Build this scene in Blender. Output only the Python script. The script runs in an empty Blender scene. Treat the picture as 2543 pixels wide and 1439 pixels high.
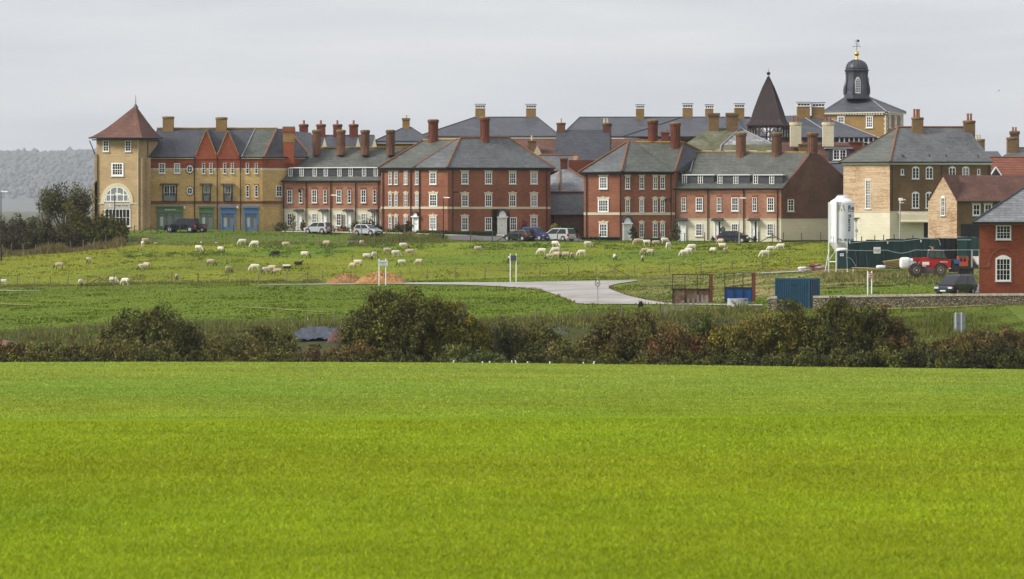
import bpy, bmesh, math, random
import numpy as np
from mathutils import Vector, Matrix
PI = math.pi
rad = math.radians
C = bpy.context.scene.collection
SC = bpy.context.scene
# ---------------------------------------------------------------- camera
F, CX, CY, HOR = 9250.0, 1271.5, 719.5, 520.0
PITCH = math.atan((CY - HOR) / F)
cam = bpy.data.cameras.new('camera')
cam.sensor_width = 36.0
cam.lens = F / 2543.0 * 36.0
cam.clip_start = 0.5
cam.clip_end = 30000
cam.dof.use_dof = True
cam.dof.focus_distance = 440
cam.dof.aperture_fstop = 4.8
camo = bpy.data.objects.new('camera', cam)
camo.rotation_euler = (PI / 2 - PITCH, 0, 0)
C.objects.link(camo)
SC.camera = camo
# ---------------------------------------------------------------- light
SUN_AZ, SUN_EL = rad(72), rad(36)          # azimuth to the left of the camera's back
sdir = Vector((-math.sin(SUN_AZ) * math.cos(SUN_EL), -math.cos(SUN_AZ) * math.cos(SUN_EL), math.sin(SUN_EL)))
W = bpy.data.worlds.new('World')
SC.world = W
W.use_nodes = True
nt = W.node_tree
nt.nodes.clear()
def wn(t, **k):
    n = nt.nodes.new(t)
    for a, b in k.items():
        setattr(n, a, b)
    return n
sky = wn('ShaderNodeTexSky', sky_type='NISHITA', sun_disc=False, sun_elevation=SUN_EL,
         sun_rotation=math.atan2(sdir.x, sdir.y))
bg1 = wn('ShaderNodeBackground'); bg1.inputs[1].default_value = 0.10
nt.links.new(sky.outputs[0], bg1.inputs[0])
tc = wn('ShaderNodeTexCoord')
mp = wn('ShaderNodeMapping'); mp.inputs['Scale'].default_value = (7, 7, 60)
nt.links.new(tc.outputs['Generated'], mp.inputs[0])
nz = wn('ShaderNodeTexNoise'); nz.inputs['Scale'].default_value = 1.0; nz.inputs['Detail'].default_value = 5; nz.inputs['Roughness'].default_value = 0.5
nt.links.new(mp.outputs[0], nz.inputs[0])
cr = wn('ShaderNodeValToRGB')
cr.color_ramp.elements[0].position = 0.36; cr.color_ramp.elements[0].color = (0.60, 0.62, 0.65, 1)
cr.color_ramp.elements[1].position = 0.62; cr.color_ramp.elements[1].color = (0.745, 0.745, 0.75, 1)
nt.links.new(nz.outputs[0], cr.inputs[0])
sx = wn('ShaderNodeSeparateXYZ'); nt.links.new(tc.outputs['Generated'], sx.inputs[0])
mr = wn('ShaderNodeMapRange'); mr.inputs[1].default_value = 0.05; mr.inputs[2].default_value = 0.75; mr.inputs[3].default_value = 1.0; mr.inputs[4].default_value = 1.08
nt.links.new(sx.outputs[2], mr.inputs[0])
bg2 = wn('ShaderNodeBackground')
nt.links.new(cr.outputs[0], bg2.inputs[0]); nt.links.new(mr.outputs[0], bg2.inputs[1])
mx = wn('ShaderNodeMixShader'); mx.inputs[0].default_value = 0.93
nt.links.new(bg1.outputs[0], mx.inputs[1]); nt.links.new(bg2.outputs[0], mx.inputs[2])
wo = wn('ShaderNodeOutputWorld'); nt.links.new(mx.outputs[0], wo.inputs[0])
sun = bpy.data.lights.new('sun', 'SUN'); sun.energy = 3.4; sun.angle = rad(16); sun.color = (1.0, 0.95, 0.86)
suno = bpy.data.objects.new('sun', sun); suno.rotation_euler = sdir.to_track_quat('Z', 'Y').to_euler(); C.objects.link(suno)
SC.view_settings.view_transform = 'Standard'; SC.view_settings.look = 'None'
SC.view_settings.exposure = 0.25; SC.view_settings.gamma = 1.0; SC.view_settings.use_curve_mapping = False
SC.cycles.volume_bounces = 0
SC.cycles.max_bounces = 5; SC.cycles.diffuse_bounces = 3; SC.cycles.transparent_max_bounces = 6
SC.cycles.use_denoising = True
# ---------------------------------------------------------------- projection helpers (photo pixels -> metres)
cp, sp_ = math.cos(PITCH), math.sin(PITCH)
def P(px, py, Y):
    u = (px - CX) / F; v = -(py - CY) / F
    dy = cp + v * sp_; dz = -sp_ + v * cp
    return Vector((u / dy * Y, Y, dz / dy * Y))
def Xp(px, Y): return P(px, HOR, Y).x
def Zp(py, Y): return P(CX, py, Y).z
PXK = [0, 300, 600, 950, 1271, 1700, 2050, 2300, 2543]
T = {  # depth -> picture row of the ground under each column
 6:   [5200]*9, 20: [2150]*9, 30: [1700]*9, 40: [1446]*9, 60: [1200]*9,
 84:  [1054,1052,1050,1048,1046,1042,1039,1037,1035],
 104: [1054,1053,1052,1051,1050,1048,1046,1044,1042],
 128: [1045,1043,1041,1040,1038,1036,1034,1032,1030],
 180: [958,958,958,960,961,965,969,971,974],
 243: [899,898,898,899,901,906,911,914,917],
 262: [945,945,945,945,945,945,945,945,945],
 280: [900,897,894,890,888,886,865,840,828],
 300: [850,838,825,815,807,788,768,760,757],
 325: [812,805,797,785,772,757,727,716,712],
 350: [776,772,764,757,747,727,684,676,672],
 385: [737,732,727,722,710,694,665,655,650],
 400: [723,716,712,708,701,686,655,648,642],
 420: [707,701,697,697,692,674,646,640,635],
 448: [662,655,646,642,637,633,619,609,605],
 468: [634,620,613,610,607,608,603,601,599],
 484: [600,574,573,578,588,601,602,599,597]}
YK = sorted(T)
ZT = np.array([[Zp(v, y) for v in T[y]] for y in YK])
def gz_raw(X, Y):
    X = np.asarray(X, float); Y = np.asarray(Y, float)
    Yc = np.clip(Y, YK[0], YK[-1])
    px = np.clip(CX + F * X / np.maximum(Y, 30.0), PXK[0], PXK[-1])
    fi = np.interp(Yc, YK, np.arange(len(YK))); fj = np.interp(px, PXK, np.arange(len(PXK)))
    i = np.clip(fi.astype(int), 0, len(YK) - 2); j = np.clip(fj.astype(int), 0, len(PXK) - 2)
    a = fi - i; b = fj - j
    return (ZT[i, j] * (1 - a) + ZT[i + 1, j] * a) * (1 - b) + (ZT[i, j + 1] * (1 - a) + ZT[i + 1, j + 1] * a) * b
def gz(X, Y):
    X = np.asarray(X, float); Y = np.asarray(Y, float)
    h = np.clip(Y * 0.012, 0.5, 4)
    r = (gz_raw(X, Y - h) + 2 * gz_raw(X, Y) + gz_raw(X, Y + h)) / 4
    r = r + (np.sin(X * .31 + Y * .17) + np.sin(X * .13 - Y * .23 + 2)) * 0.05 * np.clip((Y - 300) / 50, 0, 1)
    return r
def gzf(x, y): return float(gz(x, y))
_ys = np.arange(256, 520, 0.5)
def gp(px, py, y0=300, default=None):
    """ground point seen at a picture position (first hit at or beyond depth y0)"""
    v = -(py - CY) / F; u = (px - CX) / F
    dy = cp + v * sp_; dz = -sp_ + v * cp
    ys = _ys[_ys >= y0]
    rz = dz / dy * ys; g = gz(u / dy * ys, ys)
    k = np.nonzero(rz <= g)[0]
    y = float(ys[k[0]]) if len(k) else (default or 505.0)
    if len(k) and k[0] > 0:
        a = rz[k[0]-1] - g[k[0]-1]; b = g[k[0]] - rz[k[0]]
        y = float(ys[k[0]-1] + 0.5 * a / max(a + b, 1e-6))
    x = Xp(px, y)
    return Vector((x, y, gzf(x, y)))
# ---------------------------------------------------------------- object helpers
def tag(o, label=None, cat=None, group=None, kind=None):
    if label: o['label'] = label
    if cat: o['category'] = cat
    if group: o['group'] = group
    if kind: o['kind'] = kind
    return o
def thing(name, label, cat, loc=(0, 0, 0), rz=0, group=None):
    o = bpy.data.objects.new(name, None); o.empty_display_size = 0.3
    o.location = loc; o.rotation_euler = (0, 0, rz); C.objects.link(o)
    return tag(o, label, cat, group)
def root_of(o):
    v = Vector((0, 0, 0))
    while o is not None:
        v += Vector(o.location); o = o.parent
    return v
class MB:
    def __init__(s): s.v = []; s.f = []; s.m = []
    def add(s, vs, fs, mi=0):
        b = len(s.v); s.v += [tuple(v) for v in vs]
        for f in fs: s.f.append([b + i for i in f]); s.m.append(mi)
        return s
    def hexa(s, p, mi=0):   # 8 points: bottom 4 ccw, top 4 ccw
        return s.add(p, [(3,2,1,0),(4,5,6,7),(0,1,5,4),(1,2,6,5),(2,3,7,6),(3,0,4,7)], mi)
    def box(s, x0, x1, y0, y1, z0, z1, mi=0):
        return s.hexa([(x0,y0,z0),(x1,y0,z0),(x1,y1,z0),(x0,y1,z0),(x0,y0,z1),(x1,y0,z1),(x1,y1,z1),(x0,y1,z1)], mi)
    def prism(s, pts, z0, z1, mi=0):
        n = len(pts)
        z0s = z0 if isinstance(z0, (list, tuple)) else [z0]*n
        z1s = z1 if isinstance(z1, (list, tuple)) else [z1]*n
        vs = [(p[0], p[1], z0s[i]) for i, p in enumerate(pts)] + [(p[0], p[1], z1s[i]) for i, p in enumerate(pts)]
        fs = [(i, (i+1) % n, n+(i+1) % n, n+i) for i in range(n)] + [tuple(range(n-1, -1, -1)), tuple(range(n, 2*n))]
        return s.add(vs, fs, mi)
    def tube(s, a, b, r0, r1=None, n=6, mi=0):
        a = Vector(a); b = Vector(b); r1 = r0 if r1 is None else r1
        d = (b - a).normalized(); u = d.orthogonal().normalized(); w = d.cross(u)
        vs = [a + (u*math.cos(2*PI*i/n) + w*math.sin(2*PI*i/n))*r0 for i in range(n)] + \
             [b + (u*math.cos(2*PI*i/n) + w*math.sin(2*PI*i/n))*r1 for i in range(n)]
        return s.add(vs, [(i, (i+1) % n, n+(i+1) % n, n+i) for i in range(n)] + [tuple(range(n-1, -1, -1)), tuple(range(n, 2*n))], mi)
    def lathe(s, c, prof, n=12, mi=0, rot=0, sy=1):   # prof: (r, z)
        c = Vector(c); k = len(prof); vs = []
        for r, z in prof:
            for i in range(n):
                a = 2*PI*i/n + rot; vs.append((c.x + r*math.cos(a), c.y + r*math.sin(a)*sy, c.z + z))
        fs = [(j*n+i, j*n+(i+1) % n, (j+1)*n+(i+1) % n, (j+1)*n+i) for j in range(k-1) for i in range(n)]
        fs += [tuple(range(n-1, -1, -1)), tuple(range((k-1)*n, k*n))]
        return s.add(vs, fs, mi)
    def ball(s, c, r, n=10, mi=0, sc=(1, 1, 1)):
        c = Vector(c); vs = []; m = n // 2 + 1
        for j in range(1, m):
            t = PI*j/m
            for i in range(n):
                a = 2*PI*i/n
                vs.append((c.x + r*sc[0]*math.sin(t)*math.cos(a), c.y + r*sc[1]*math.sin(t)*math.sin(a), c.z - r*sc[2]*math.cos(t)))
        fs = [(j*n+i, j*n+(i+1) % n, (j+1)*n+(i+1) % n, (j+1)*n+i) for j in range(m-2) for i in range(n)]
        fs += [tuple(range(n-1, -1, -1)), tuple(range((m-2)*n, (m-1)*n))]
        return s.add(vs, fs, mi)
    def poly(s, pts, mi=0):
        return s.add(pts, [tuple(range(len(pts)))], mi)
    def slab(s, pts, d, mi=0):     # thick polygon, extruded by vector d
        n = len(pts); d = Vector(d)
        vs = [Vector(p) for p in pts] + [Vector(p) + d for p in pts]
        return s.add(vs, [tuple(range(n)), tuple(range(2*n-1, n-1, -1))] + [((i+1) % n, i, n+i, n+(i+1) % n) for i in range(n)], mi)
    def build(s, name, mat, parent=None, world=True, smooth=False, label=None):
        me = bpy.data.meshes.new(name)
        off = root_of(parent) if (world and parent is not None) else Vector((0, 0, 0))
        me.from_pydata([(v[0]-off.x, v[1]-off.y, v[2]-off.z) for v in s.v], [], s.f)
        for m in (mat if isinstance(mat, (list, tuple)) else [mat]): me.materials.append(m)
        if any(s.m): me.polygons.foreach_set('material_index', s.m)
        me.update()
        bm = bmesh.new(); bm.from_mesh(me); bmesh.ops.recalc_face_normals(bm, faces=bm.faces); bm.to_mesh(me); bm.free()
        if smooth: me.polygons.foreach_set('use_smooth', [True]*len(me.polygons))
        o = bpy.data.objects.new(name, me); C.objects.link(o)
        if parent is not None: o.parent = parent
        if label: o['label'] = label
        return o
def fast(name, V, Fq, mat, parent=None, col=None, cname='tint', off=None):
    """numpy mesh: V (n,3), Fq (m,k) faces, col per vertex (n,3)"""
    me = bpy.data.meshes.new(name)
    V = np.asarray(V, np.float32)
    if off is not None: V = V - np.array(off, np.float32)
    n, (m, k) = len(V), Fq.shape
    me.vertices.add(n); me.vertices.foreach_set('co', V.ravel())
    me.loops.add(m*k); me.loops.foreach_set('vertex_index', Fq.astype(np.int32).ravel())
    me.polygons.add(m); me.polygons.foreach_set('loop_start', np.arange(m, dtype=np.int32)*k)
    try: me.polygons.foreach_set('loop_total', np.full(m, k, np.int32))
    except Exception: pass
    if col is not None:
        a = me.color_attributes.new(cname, 'FLOAT_COLOR', 'POINT')
        c4 = np.ones((n, 4), np.float32); c4[:, :3] = col; a.data.foreach_set('color', c4.ravel())
    for q in (mat if isinstance(mat, (list, tuple)) else [mat]): me.materials.append(q)
    me.update(calc_edges=True)
    o = bpy.data.objects.new(name, me); C.objects.link(o)
    if parent is not None: o.parent = parent
    return o
def copy_tree(o, parent=None):
    c = o.copy(); C.objects.link(c); c.parent = parent
    for ch in list(o.children): copy_tree(ch, c)
    return c
# ---------------------------------------------------------------- materials
MAT = {}
def newmat(name):
    m = bpy.data.materials.new(name); m.use_nodes = True
    b = m.node_tree.nodes['Principled BSDF']; MAT[name] = m
    return m, m.node_tree, b
def plain(name, c, r=0.7, metal=0, spec=0.3):
    m, t, b = newmat(name)
    n = t.nodes.new('ShaderNodeTexNoise'); n.inputs['Scale'].default_value = 2.3; n.inputs['Detail'].default_value = 6
    tcn = t.nodes.new('ShaderNodeTexCoord'); t.links.new(tcn.outputs['Object'], n.inputs[0])
    k = t.nodes.new('ShaderNodeMix'); k.data_type = 'RGBA'
    k.inputs[6].default_value = (*[v*0.82 for v in c], 1); k.inputs[7].default_value = (*[min(1, v*1.12) for v in c], 1)
    t.links.new(n.outputs[0], k.inputs[0]); t.links.new(k.outputs[2], b.inputs['Base Color'])
    b.inputs['Roughness'].default_value = r; b.inputs['Metallic'].default_value = metal
    b.inputs['Specular IOR Level'].default_value = spec
    return m
def surf(name, stops, fine=(3, 3, 12), coarse=0.35, mixf=0.5, r=0.85, bump=0.0, rows=None, rowc=None):
    """wall / roof material: fine noise + coarse patches through a colour ramp; rows=(w,h) adds masonry or slate courses"""
    m, t, b = newmat(name)
    N = t.nodes.new; L = t.links.new
    tcn = N('ShaderNodeTexCoord')
    mpn = N('ShaderNodeMapping'); mpn.inputs['Scale'].default_value = fine; L(tcn.outputs['Object'], mpn.inputs[0])
    n1 = N('ShaderNodeTexNoise'); n1.inputs['Scale'].default_value = 1; n1.inputs['Detail'].default_value = 4; n1.inputs['Roughness'].default_value = .65; L(mpn.outputs[0], n1.inputs[0])
    n2 = N('ShaderNodeTexNoise'); n2.inputs['Scale'].default_value = coarse; n2.inputs['Detail'].default_value = 5; L(tcn.outputs['Object'], n2.inputs[0])
    k = N('ShaderNodeMix'); k.inputs[0].default_value = mixf; L(n1.outputs[0], k.inputs[2]); L(n2.outputs[0], k.inputs[3])
    ramp = N('ShaderNodeValToRGB'); L(k.outputs[0], ramp.inputs[0])
    e = ramp.color_ramp.elements
    while len(e) < len(stops): e.new(0.5)
    for i, (p, c) in enumerate(stops): e[i].position = p; e[i].color = (*c, 1)
    out = ramp.outputs[0]
    if rows:
        sx = N('ShaderNodeSeparateXYZ'); L(tcn.outputs['Object'], sx.inputs[0])
        mm = N('ShaderNodeMath'); mm.operation = 'MULTIPLY_ADD'; mm.inputs[1].default_value = 0.8; L(sx.outputs[1], mm.inputs[0]); L(sx.outputs[0], mm.inputs[2])
        cx = N('ShaderNodeCombineXYZ'); L(mm.outputs[0], cx.inputs[0]); L(sx.outputs[2], cx.inputs[1])
        br = N('ShaderNodeTexBrick'); br.inputs['Scale'].default_value = 1.0
        br.inputs['Brick Width'].default_value = rows[0]; br.inputs['Row Height'].default_value = rows[1]
        br.inputs['Mortar Size'].default_value = rows[2] if len(rows) > 2 else 0.012; br.inputs['Mortar Smooth'].default_value = .3
        lo, hi, mo = rowc
        br.inputs['Color1'].default_value = (lo, lo, lo, 1); br.inputs['Color2'].default_value = (hi, hi, hi, 1); br.inputs['Mortar'].default_value = (*mo, 1)
        L(cx.outputs[0], br.inputs[0])
        mu = N('ShaderNodeMix'); mu.data_type = 'RGBA'; mu.blend_type = 'MULTIPLY'; mu.inputs[0].default_value = 1
        L(out, mu.inputs[6]); L(br.outputs[0], mu.inputs[7]); out = mu.outputs[2]
    L(out, b.inputs['Base Color'])
    b.inputs['Roughness'].default_value = r; b.inputs['Specular IOR Level'].default_value = 0.3
    if bump:
        bp = N('ShaderNodeBump'); bp.inputs['Strength'].default_value = bump; bp.inputs['Distance'].default_value = .05
        L(n1.outputs[0], bp.inputs['Height']); L(bp.outputs[0], b.inputs['Normal'])
    return m
def vcol(name, r=0.8, noise=0.25, sc=3.0, trans=0.0, bump=0):
    m, t, b = newmat(name); N = t.nodes.new; L = t.links.new
    a = N('ShaderNodeVertexColor'); a.layer_name = 'tint'
    n = N('ShaderNodeTexNoise'); n.inputs['Scale'].default_value = sc; n.inputs['Detail'].default_value = 6; n.inputs['Roughness'].default_value = .7
    g = N('ShaderNodeNewGeometry'); L(g.outputs['Position'], n.inputs[0])
    mrn = N('ShaderNodeMapRange'); mrn.inputs[1].default_value = .3; mrn.inputs[2].default_value = .7; mrn.inputs[3].default_value = 1-noise; mrn.inputs[4].default_value = 1+noise
    L(n.outputs[0], mrn.inputs[0])
    v = N('ShaderNodeVectorMath'); v.operation = 'SCALE'; L(a.outputs[0], v.inputs[0]); L(mrn.outputs[0], v.inputs['Scale'])
    L(v.outputs[0], b.inputs['Base Color']); b.inputs['Roughness'].default_value = r; b.inputs['Specular IOR Level'].default_value = .15
    if trans:
        tb = N('ShaderNodeBsdfTranslucent'); L(v.outputs[0], tb.inputs[0]); ms = N('ShaderNodeMixShader'); ms.inputs[0].default_value = trans
        L(b.outputs[0], ms.inputs[1]); L(tb.outputs[0], ms.inputs[2]); L(ms.outputs[0], t.nodes['Material Output'].inputs[0])
    if bump:
        bp = N('ShaderNodeBump'); bp.inputs['Strength'].default_value = bump; bp.inputs['Distance'].default_value = .3
        L(n.outputs[0], bp.inputs['Height']); L(bp.outputs[0], b.inputs['Normal'])
    return m
R = 1.0
def br(name, a, b_, c, **k):
    return surf(name, [(0.36, a), (0.5, b_), (0.64, c)], fine=(4, 4, 14), coarse=.35, mixf=.5, rows=(.45, .15, .018), rowc=(.86, 1.12, (.95, .9, .85)), **k)
brick_red = br('brick_red', (.175, .064, .036), (.24, .092, .052), (.31, .13, .076))
brick_deep = br('brick_deep', (.20, .050, .024), (.275, .07, .034), (.33, .095, .048))
brick_pink = br('brick_pink', (.24, .108, .066), (.34, .165, .105), (.44, .245, .165))
brick_gable = br('brick_gable', (.085, .044, .032), (.135, .072, .05), (.19, .108, .076))
brick_yellow = br('brick_yellow', (.43, .28, .11), (.55, .37, .155), (.63, .445, .20))
brick_tower = br('brick_tower', (.33, .235, .13), (.43, .31, .175), (.50, .37, .21))
brick_brown = br('brick_brown', (.11, .068, .034), (.17, .105, .05), (.24, .155, .075))
brick_ochre = br('brick_ochre', (.20, .125, .045), (.27, .17, .062), (.32, .21, .085))
brick_pale = surf('brick_pale', [(0.34, (.22, .10, .05)), (0.45, (.46, .31, .19)), (0.56, (.58, .45, .32)), (.68, (.52, .29, .13))], fine=(3, 3, 9), coarse=.35, mixf=.4, rows=(.45, .15, .02), rowc=(.72, 1.15, (1, .95, .9)))
brick_chim = br('brick_chimney', (.09, .048, .03), (.14, .068, .042), (.20, .10, .062))
brick_chim_red = br('brick_chimney_red', (.09, .028, .016), (.14, .042, .024), (.19, .06, .034))
cream = surf('cream_render', [(.35, (.62, .57, .44)), (.65, (.73, .67, .53))], fine=(1, 1, 3), coarse=.5, rows=(3.0, .42, .012), rowc=(.97, 1.0, (.82, .8, .76)))
cream_plain = surf('cream_stone', [(.35, (.52, .46, .31)), (.65, (.64, .58, .42))], fine=(2, 2, 4))
white = plain('white_paint', (.86, .86, .85), .45)
offwhite = plain('offwhite_paint', (.55, .57, .54), .5)
dark = plain('dark_metal', (.018, .016, .015), .5)
black = plain('black_plinth', (.02, .02, .024), .6)
lead = plain('lead_sheet', (.33, .35, .37), .5)
lead_dark = plain('lead_dark', (.065, .07, .088), .42)
gold = plain('gilding', (.75, .48, .07), .28, .85)
copper = surf('copper_roof', [(.35, (.024, .015, .015)), (.65, (.048, .028, .027))], fine=(3, 3, 1), r=.5)
ridge_o = surf('ridge_lichen', [(.35, (.28, .12, .03)), (.5, (.36, .24, .04)), (.65, (.42, .30, .06))], fine=(2, 2, 6), coarse=.8)
ridge_r = surf('ridge_tile', [(.35, (.17, .075, .04)), (.65, (.27, .13, .065))], fine=(2, 2, 6))
lichen = surf('lichen_cap', [(.35, (.12, .10, .04)), (.65, (.24, .20, .06))], fine=(3, 3, 3))
def slate(name, a, b_, c=None):
    st = [(.36, a), (.64, b_)] if c is None else [(.34, a), (.5, b_), (.66, c)]
    return surf(name, st, fine=(2, 2, 9), coarse=.35, mixf=.45, r=.55, rows=(.5, .20, .022), rowc=(.80, 1.15, (.6, .6, .6)), bump=.15)
slate_blue = slate('slate_blue', (.050, .054, .066), (.078, .083, .098))
slate_new = slate('slate_new', (.065, .070, .085), (.10, .106, .125))
slate_grey = slate('slate_grey', (.07, .076, .082), (.12, .127, .133), (.165, .17, .17))
slate_moss = slate('slate_moss', (.066, .071, .060), (.105, .112, .098), (.15, .155, .142))
slate_old = surf('slate_mossy_old', [(.33, (.07, .06, .03)), (.48, (.12, .125, .07)), (.62, (.17, .17, .12)), (.72, (.42, .42, .42))], fine=(1.5, 1.5, 4), coarse=.5, mixf=.45, r=.7)
slate_light = slate('slate_light', (.14, .145, .155), (.21, .22, .235), (.28, .285, .295))
tile_red = surf('tile_red', [(.35, (.080, .040, .031)), (.5, (.125, .060, .045)), (.65, (.18, .09, .066))], fine=(2.5, 2.5, 7), coarse=.4, rows=(.35, .2, .02), rowc=(.85, 1.1, (.7, .7, .7)))
tile_orange = surf('tile_orange', [(.35, (.17, .058, .036)), (.65, (.26, .098, .06))], fine=(1, 1, 3), rows=(.5, .33, .05), rowc=(.9, 1.1, (.45, .4, .4)))
glass = None
m_, t_, b_g = newmat('window_glass')
b_g.inputs['Base Color'].default_value = (.010, .011, .013, 1); b_g.inputs['Roughness'].default_value = .15; b_g.inputs['Specular IOR Level'].default_value = .25
glass = m_
m_, t_, b_g = newmat('curtain_glass')
b_g.inputs['Base Color'].default_value = (.20, .215, .21, 1); b_g.inputs['Roughness'].default_value = .2
glass_pale = m_
m_, t_, b_g = newmat('netted_glass')
b_g.inputs['Base Color'].default_value = (.06, .064, .066, 1); b_g.inputs['Roughness'].default_value = .25; b_g.inputs['Specular IOR Level'].default_value = .3
glass_mid = m_
green_paint = plain('green_shopfront', (.10, .20, .09), .5)
blue_paint = plain('blue_shopfront', (.085, .20, .42), .5)
terracotta = plain('terracotta', (.30, .10, .06), .7)
wood_post = surf('fence_wood', [(.35, (.10, .085, .055)), (.65, (.24, .20, .13))], fine=(6, 6, 2))
wood_dark = surf('fence_wood_dark', [(.35, (.05, .038, .025)), (.65, (.11, .085, .06))], fine=(6, 6, 2))
wire = plain('fence_wire', (.16, .15, .12), .5)
steel = plain('galvanised', (.38, .40, .42), .45)
# ================================================================ GROUND
rng = np.random.default_rng(7)
random.seed(11)
def vnoise(x, y, sc, seed=0):
    x = np.asarray(x) / sc + seed * 17.3; y = np.asarray(y) / sc + seed * 9.1
    xi = np.floor(x).astype(np.int64); yi = np.floor(y).astype(np.int64)
    fx = x - xi; fy = y - yi; fx = fx*fx*(3-2*fx); fy = fy*fy*(3-2*fy)
    def h(a, b):
        n = (a * 374761393 + b * 668265263 + seed * 982451653) & 0x7fffffff
        n = (n ^ (n >> 13)) * 1274126177 & 0x7fffffff
        return ((n ^ (n >> 16)) & 0xffff) / 65535.0
    return (h(xi, yi)*(1-fx)+h(xi+1, yi)*fx)*(1-fy) + (h(xi, yi+1)*(1-fx)+h(xi+1, yi+1)*fx)*fy
def fbm(x, y, sc, seed=0):
    return (vnoise(x, y, sc, seed)*.5 + vnoise(x, y, sc/2.1, seed+1)*.3 + vnoise(x, y, sc/4.3, seed+2)*.2)
LF = ([0, 400, 700, 800, 1000, 1300, 1530, 1700, 1960, 2060], [712, 704, 700, 703, 697, 690, 688, 682, 669, 664])
UF = ([0, 200, 300, 340, 900, 1000, 1200, 1400, 2060, 2543], [640, 622, 612, 607, 606, 604, 601, 600, 604, 600])
def sstep(a, b, x): t = np.clip((x-a)/(b-a), 0, 1); return t*t*(3-2*t)
def gcol(X, Y, Z):
    px = CX + F*X/np.maximum(Y, 20); py = HOR - Z*F/np.maximum(Y, 20)
    n1 = fbm(X, Y, 9, 3)[..., None]; n2 = fbm(X, Y*.7, 2.6, 8)[..., None]; n3 = fbm(X, Y, 30, 5)[..., None]
    def c(*a): return np.array(a)
    crop = c(.155, .21, .022) * (0.85 + .3*n1) + c(.05, .0, -.004)*(n3 - .5)
    crop = crop*(1+(1-sstep(45, 215, Y))[..., None]*c(.05, .02, -.6))
    rough = c(.045, .055, .016)*(.6+.8*n2) + c(.06, .02, .0)*np.clip(n1-.5, 0, 1)
    lush = c(.105, .152, .008)*(.75+.5*n1) + c(.03, .02, .0)*(n3-.4)
    past = c(.178, .198, .014)*(.74+.52*n1) + c(.05, .015, .0)*(n3-.5)
    past = past * np.where(fbm(X, Y*1.0, 2.0, 21) > .64, .84, 1.0)[..., None]
    past = past*(1 - (c(.35, .10, .0))*sstep(.45, .75, fbm(X, Y, 22, 61))[..., None]*sstep(425, 450, Y)[..., None])
    upper = c(.095, .135, .016)*(.75+.5*n1)
    yard = c(.07, .09, .045)*(.7+.6*n1)
    mound = c(.13, .15, .028)*(.6+.8*n2)
    tan = c(.30, .235, .11)
    mound = mound + (tan-mound)*np.clip((fbm(X, Y, 5, 12)[..., None]-.52)*5, 0, .8)
    col = rough + (crop-rough)*(1-sstep(249, 254, Y))[..., None]
    lu0 = np.interp(px, [0, 600, 1271, 1700, 2200, 2543], [303, 300, 299, 299, 288, 283])
    col = col + (lush-col)*sstep(0, 7, Y-lu0)[..., None]
    lf = np.interp(px, *LF); uf = np.interp(px, *UF)
    isf = sstep(2, -2, py-lf)*(Y > 330)
    right = sstep(2030, 2070, px)
    col = col + (past-col)*(isf*(1-right))[..., None]
    isu = sstep(2, -2, py-uf)*(Y > 430)
    col = col + (upper-col)*isu[..., None]
    mo = sstep(1500, 1620, px)*sstep(326, 330, Y)*(py > lf)*(1-isu)
    col = col + (mound-col)*np.clip(mo, 0, 1)[..., None]
    bank = sstep(2180, 2300, px)*(Y > 276)*(Y < 299)
    col = col + (c(.11, .15, .02)*(.6+.8*n2)-col)*(bank*.9)[..., None]
    col = col + (yard-col)*sstep(500, 506, Y)[..., None]
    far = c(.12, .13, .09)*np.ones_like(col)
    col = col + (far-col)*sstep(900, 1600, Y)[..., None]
    return np.clip(col, .004, 1)
ys = np.concatenate([np.arange(2, 30, 2.), np.arange(30, 240, 1.5), np.arange(240, 300, .75), np.arange(300, 520, .8), np.geomspace(520, 15000, 70)])
ts = np.concatenate([np.linspace(-1, -.42, 60, endpoint=False), np.linspace(-.42, .42, 340, endpoint=False), np.linspace(.42, 1, 60)])
YY, TT = np.meshgrid(ys, ts, indexing='ij')
WW = 95 + YY*.25
XX = TT*WW + np.sin(YY*.3)*.01
ZZ = gz(XX, YY)
ZZ = np.where(YY > 520, ZZ*1.0 - np.clip((YY-520)/300, 0, 1)*(ZZ+3.6), ZZ)
nr, nc_ = XX.shape
idx = np.arange(nr*nc_).reshape(nr, nc_)
Fq = np.stack([idx[:-1, :-1], idx[:-1, 1:], idx[1:, 1:], idx[1:, :-1]], -1).reshape(-1, 4)
ground_mat = vcol('ground_turf', .95, .22, 1.6, bump=.25)
g = fast('ground', np.stack([XX, YY, ZZ], -1).reshape(-1, 3), Fq, ground_mat, col=gcol(XX, YY, ZZ).reshape(-1, 3))
tag(g, kind='structure'); g.data.polygons.foreach_set('use_smooth', [True]*len(g.data.polygons))
# ---- hills far behind
hx = np.linspace(-2700, 900, 90); hy = np.linspace(0, 1, 40)
HX, HT = np.meshgrid(hx, hy)
def hill_top(px): return np.interp(px, [-1500, -300, 0, 100, 235, 420, 700, 1100], [392, 386, 388, 386, 377, 380, 430, 524])
def hill_z(X, t):
    pxx = CX + F*X/9900
    top = (HOR - hill_top(pxx))*11160/F
    return -6 + (top+6)*(np.sin(np.clip(t, 0, 1)*PI/2)**1.1) + (fbm(X, t*1400, 280, 4)-.5)*12*t
HZ = hill_z(HX, HT)
HYY = 7740 + HT*3420
back = np.stack([HX[-1], HYY[-1]+900, HZ[-1]*0-10], -1)
V = np.concatenate([np.stack([HX, HYY, HZ], -1).reshape(-1, 3), back]); nn = 90
ii = np.arange(41*90).reshape(41, 90)
Fh = np.stack([ii[:-1, :-1], ii[:-1, 1:], ii[1:, 1:], ii[1:, :-1]], -1).reshape(-1, 4)
hill_mat = surf('hill_hazed_turf', [(.35, (.11, .125, .11)), (.65, (.14, .14, .13))], fine=(.01, .01, .02), coarse=.006)  # pale grey base colour: part of the distance haze is painted in
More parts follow.
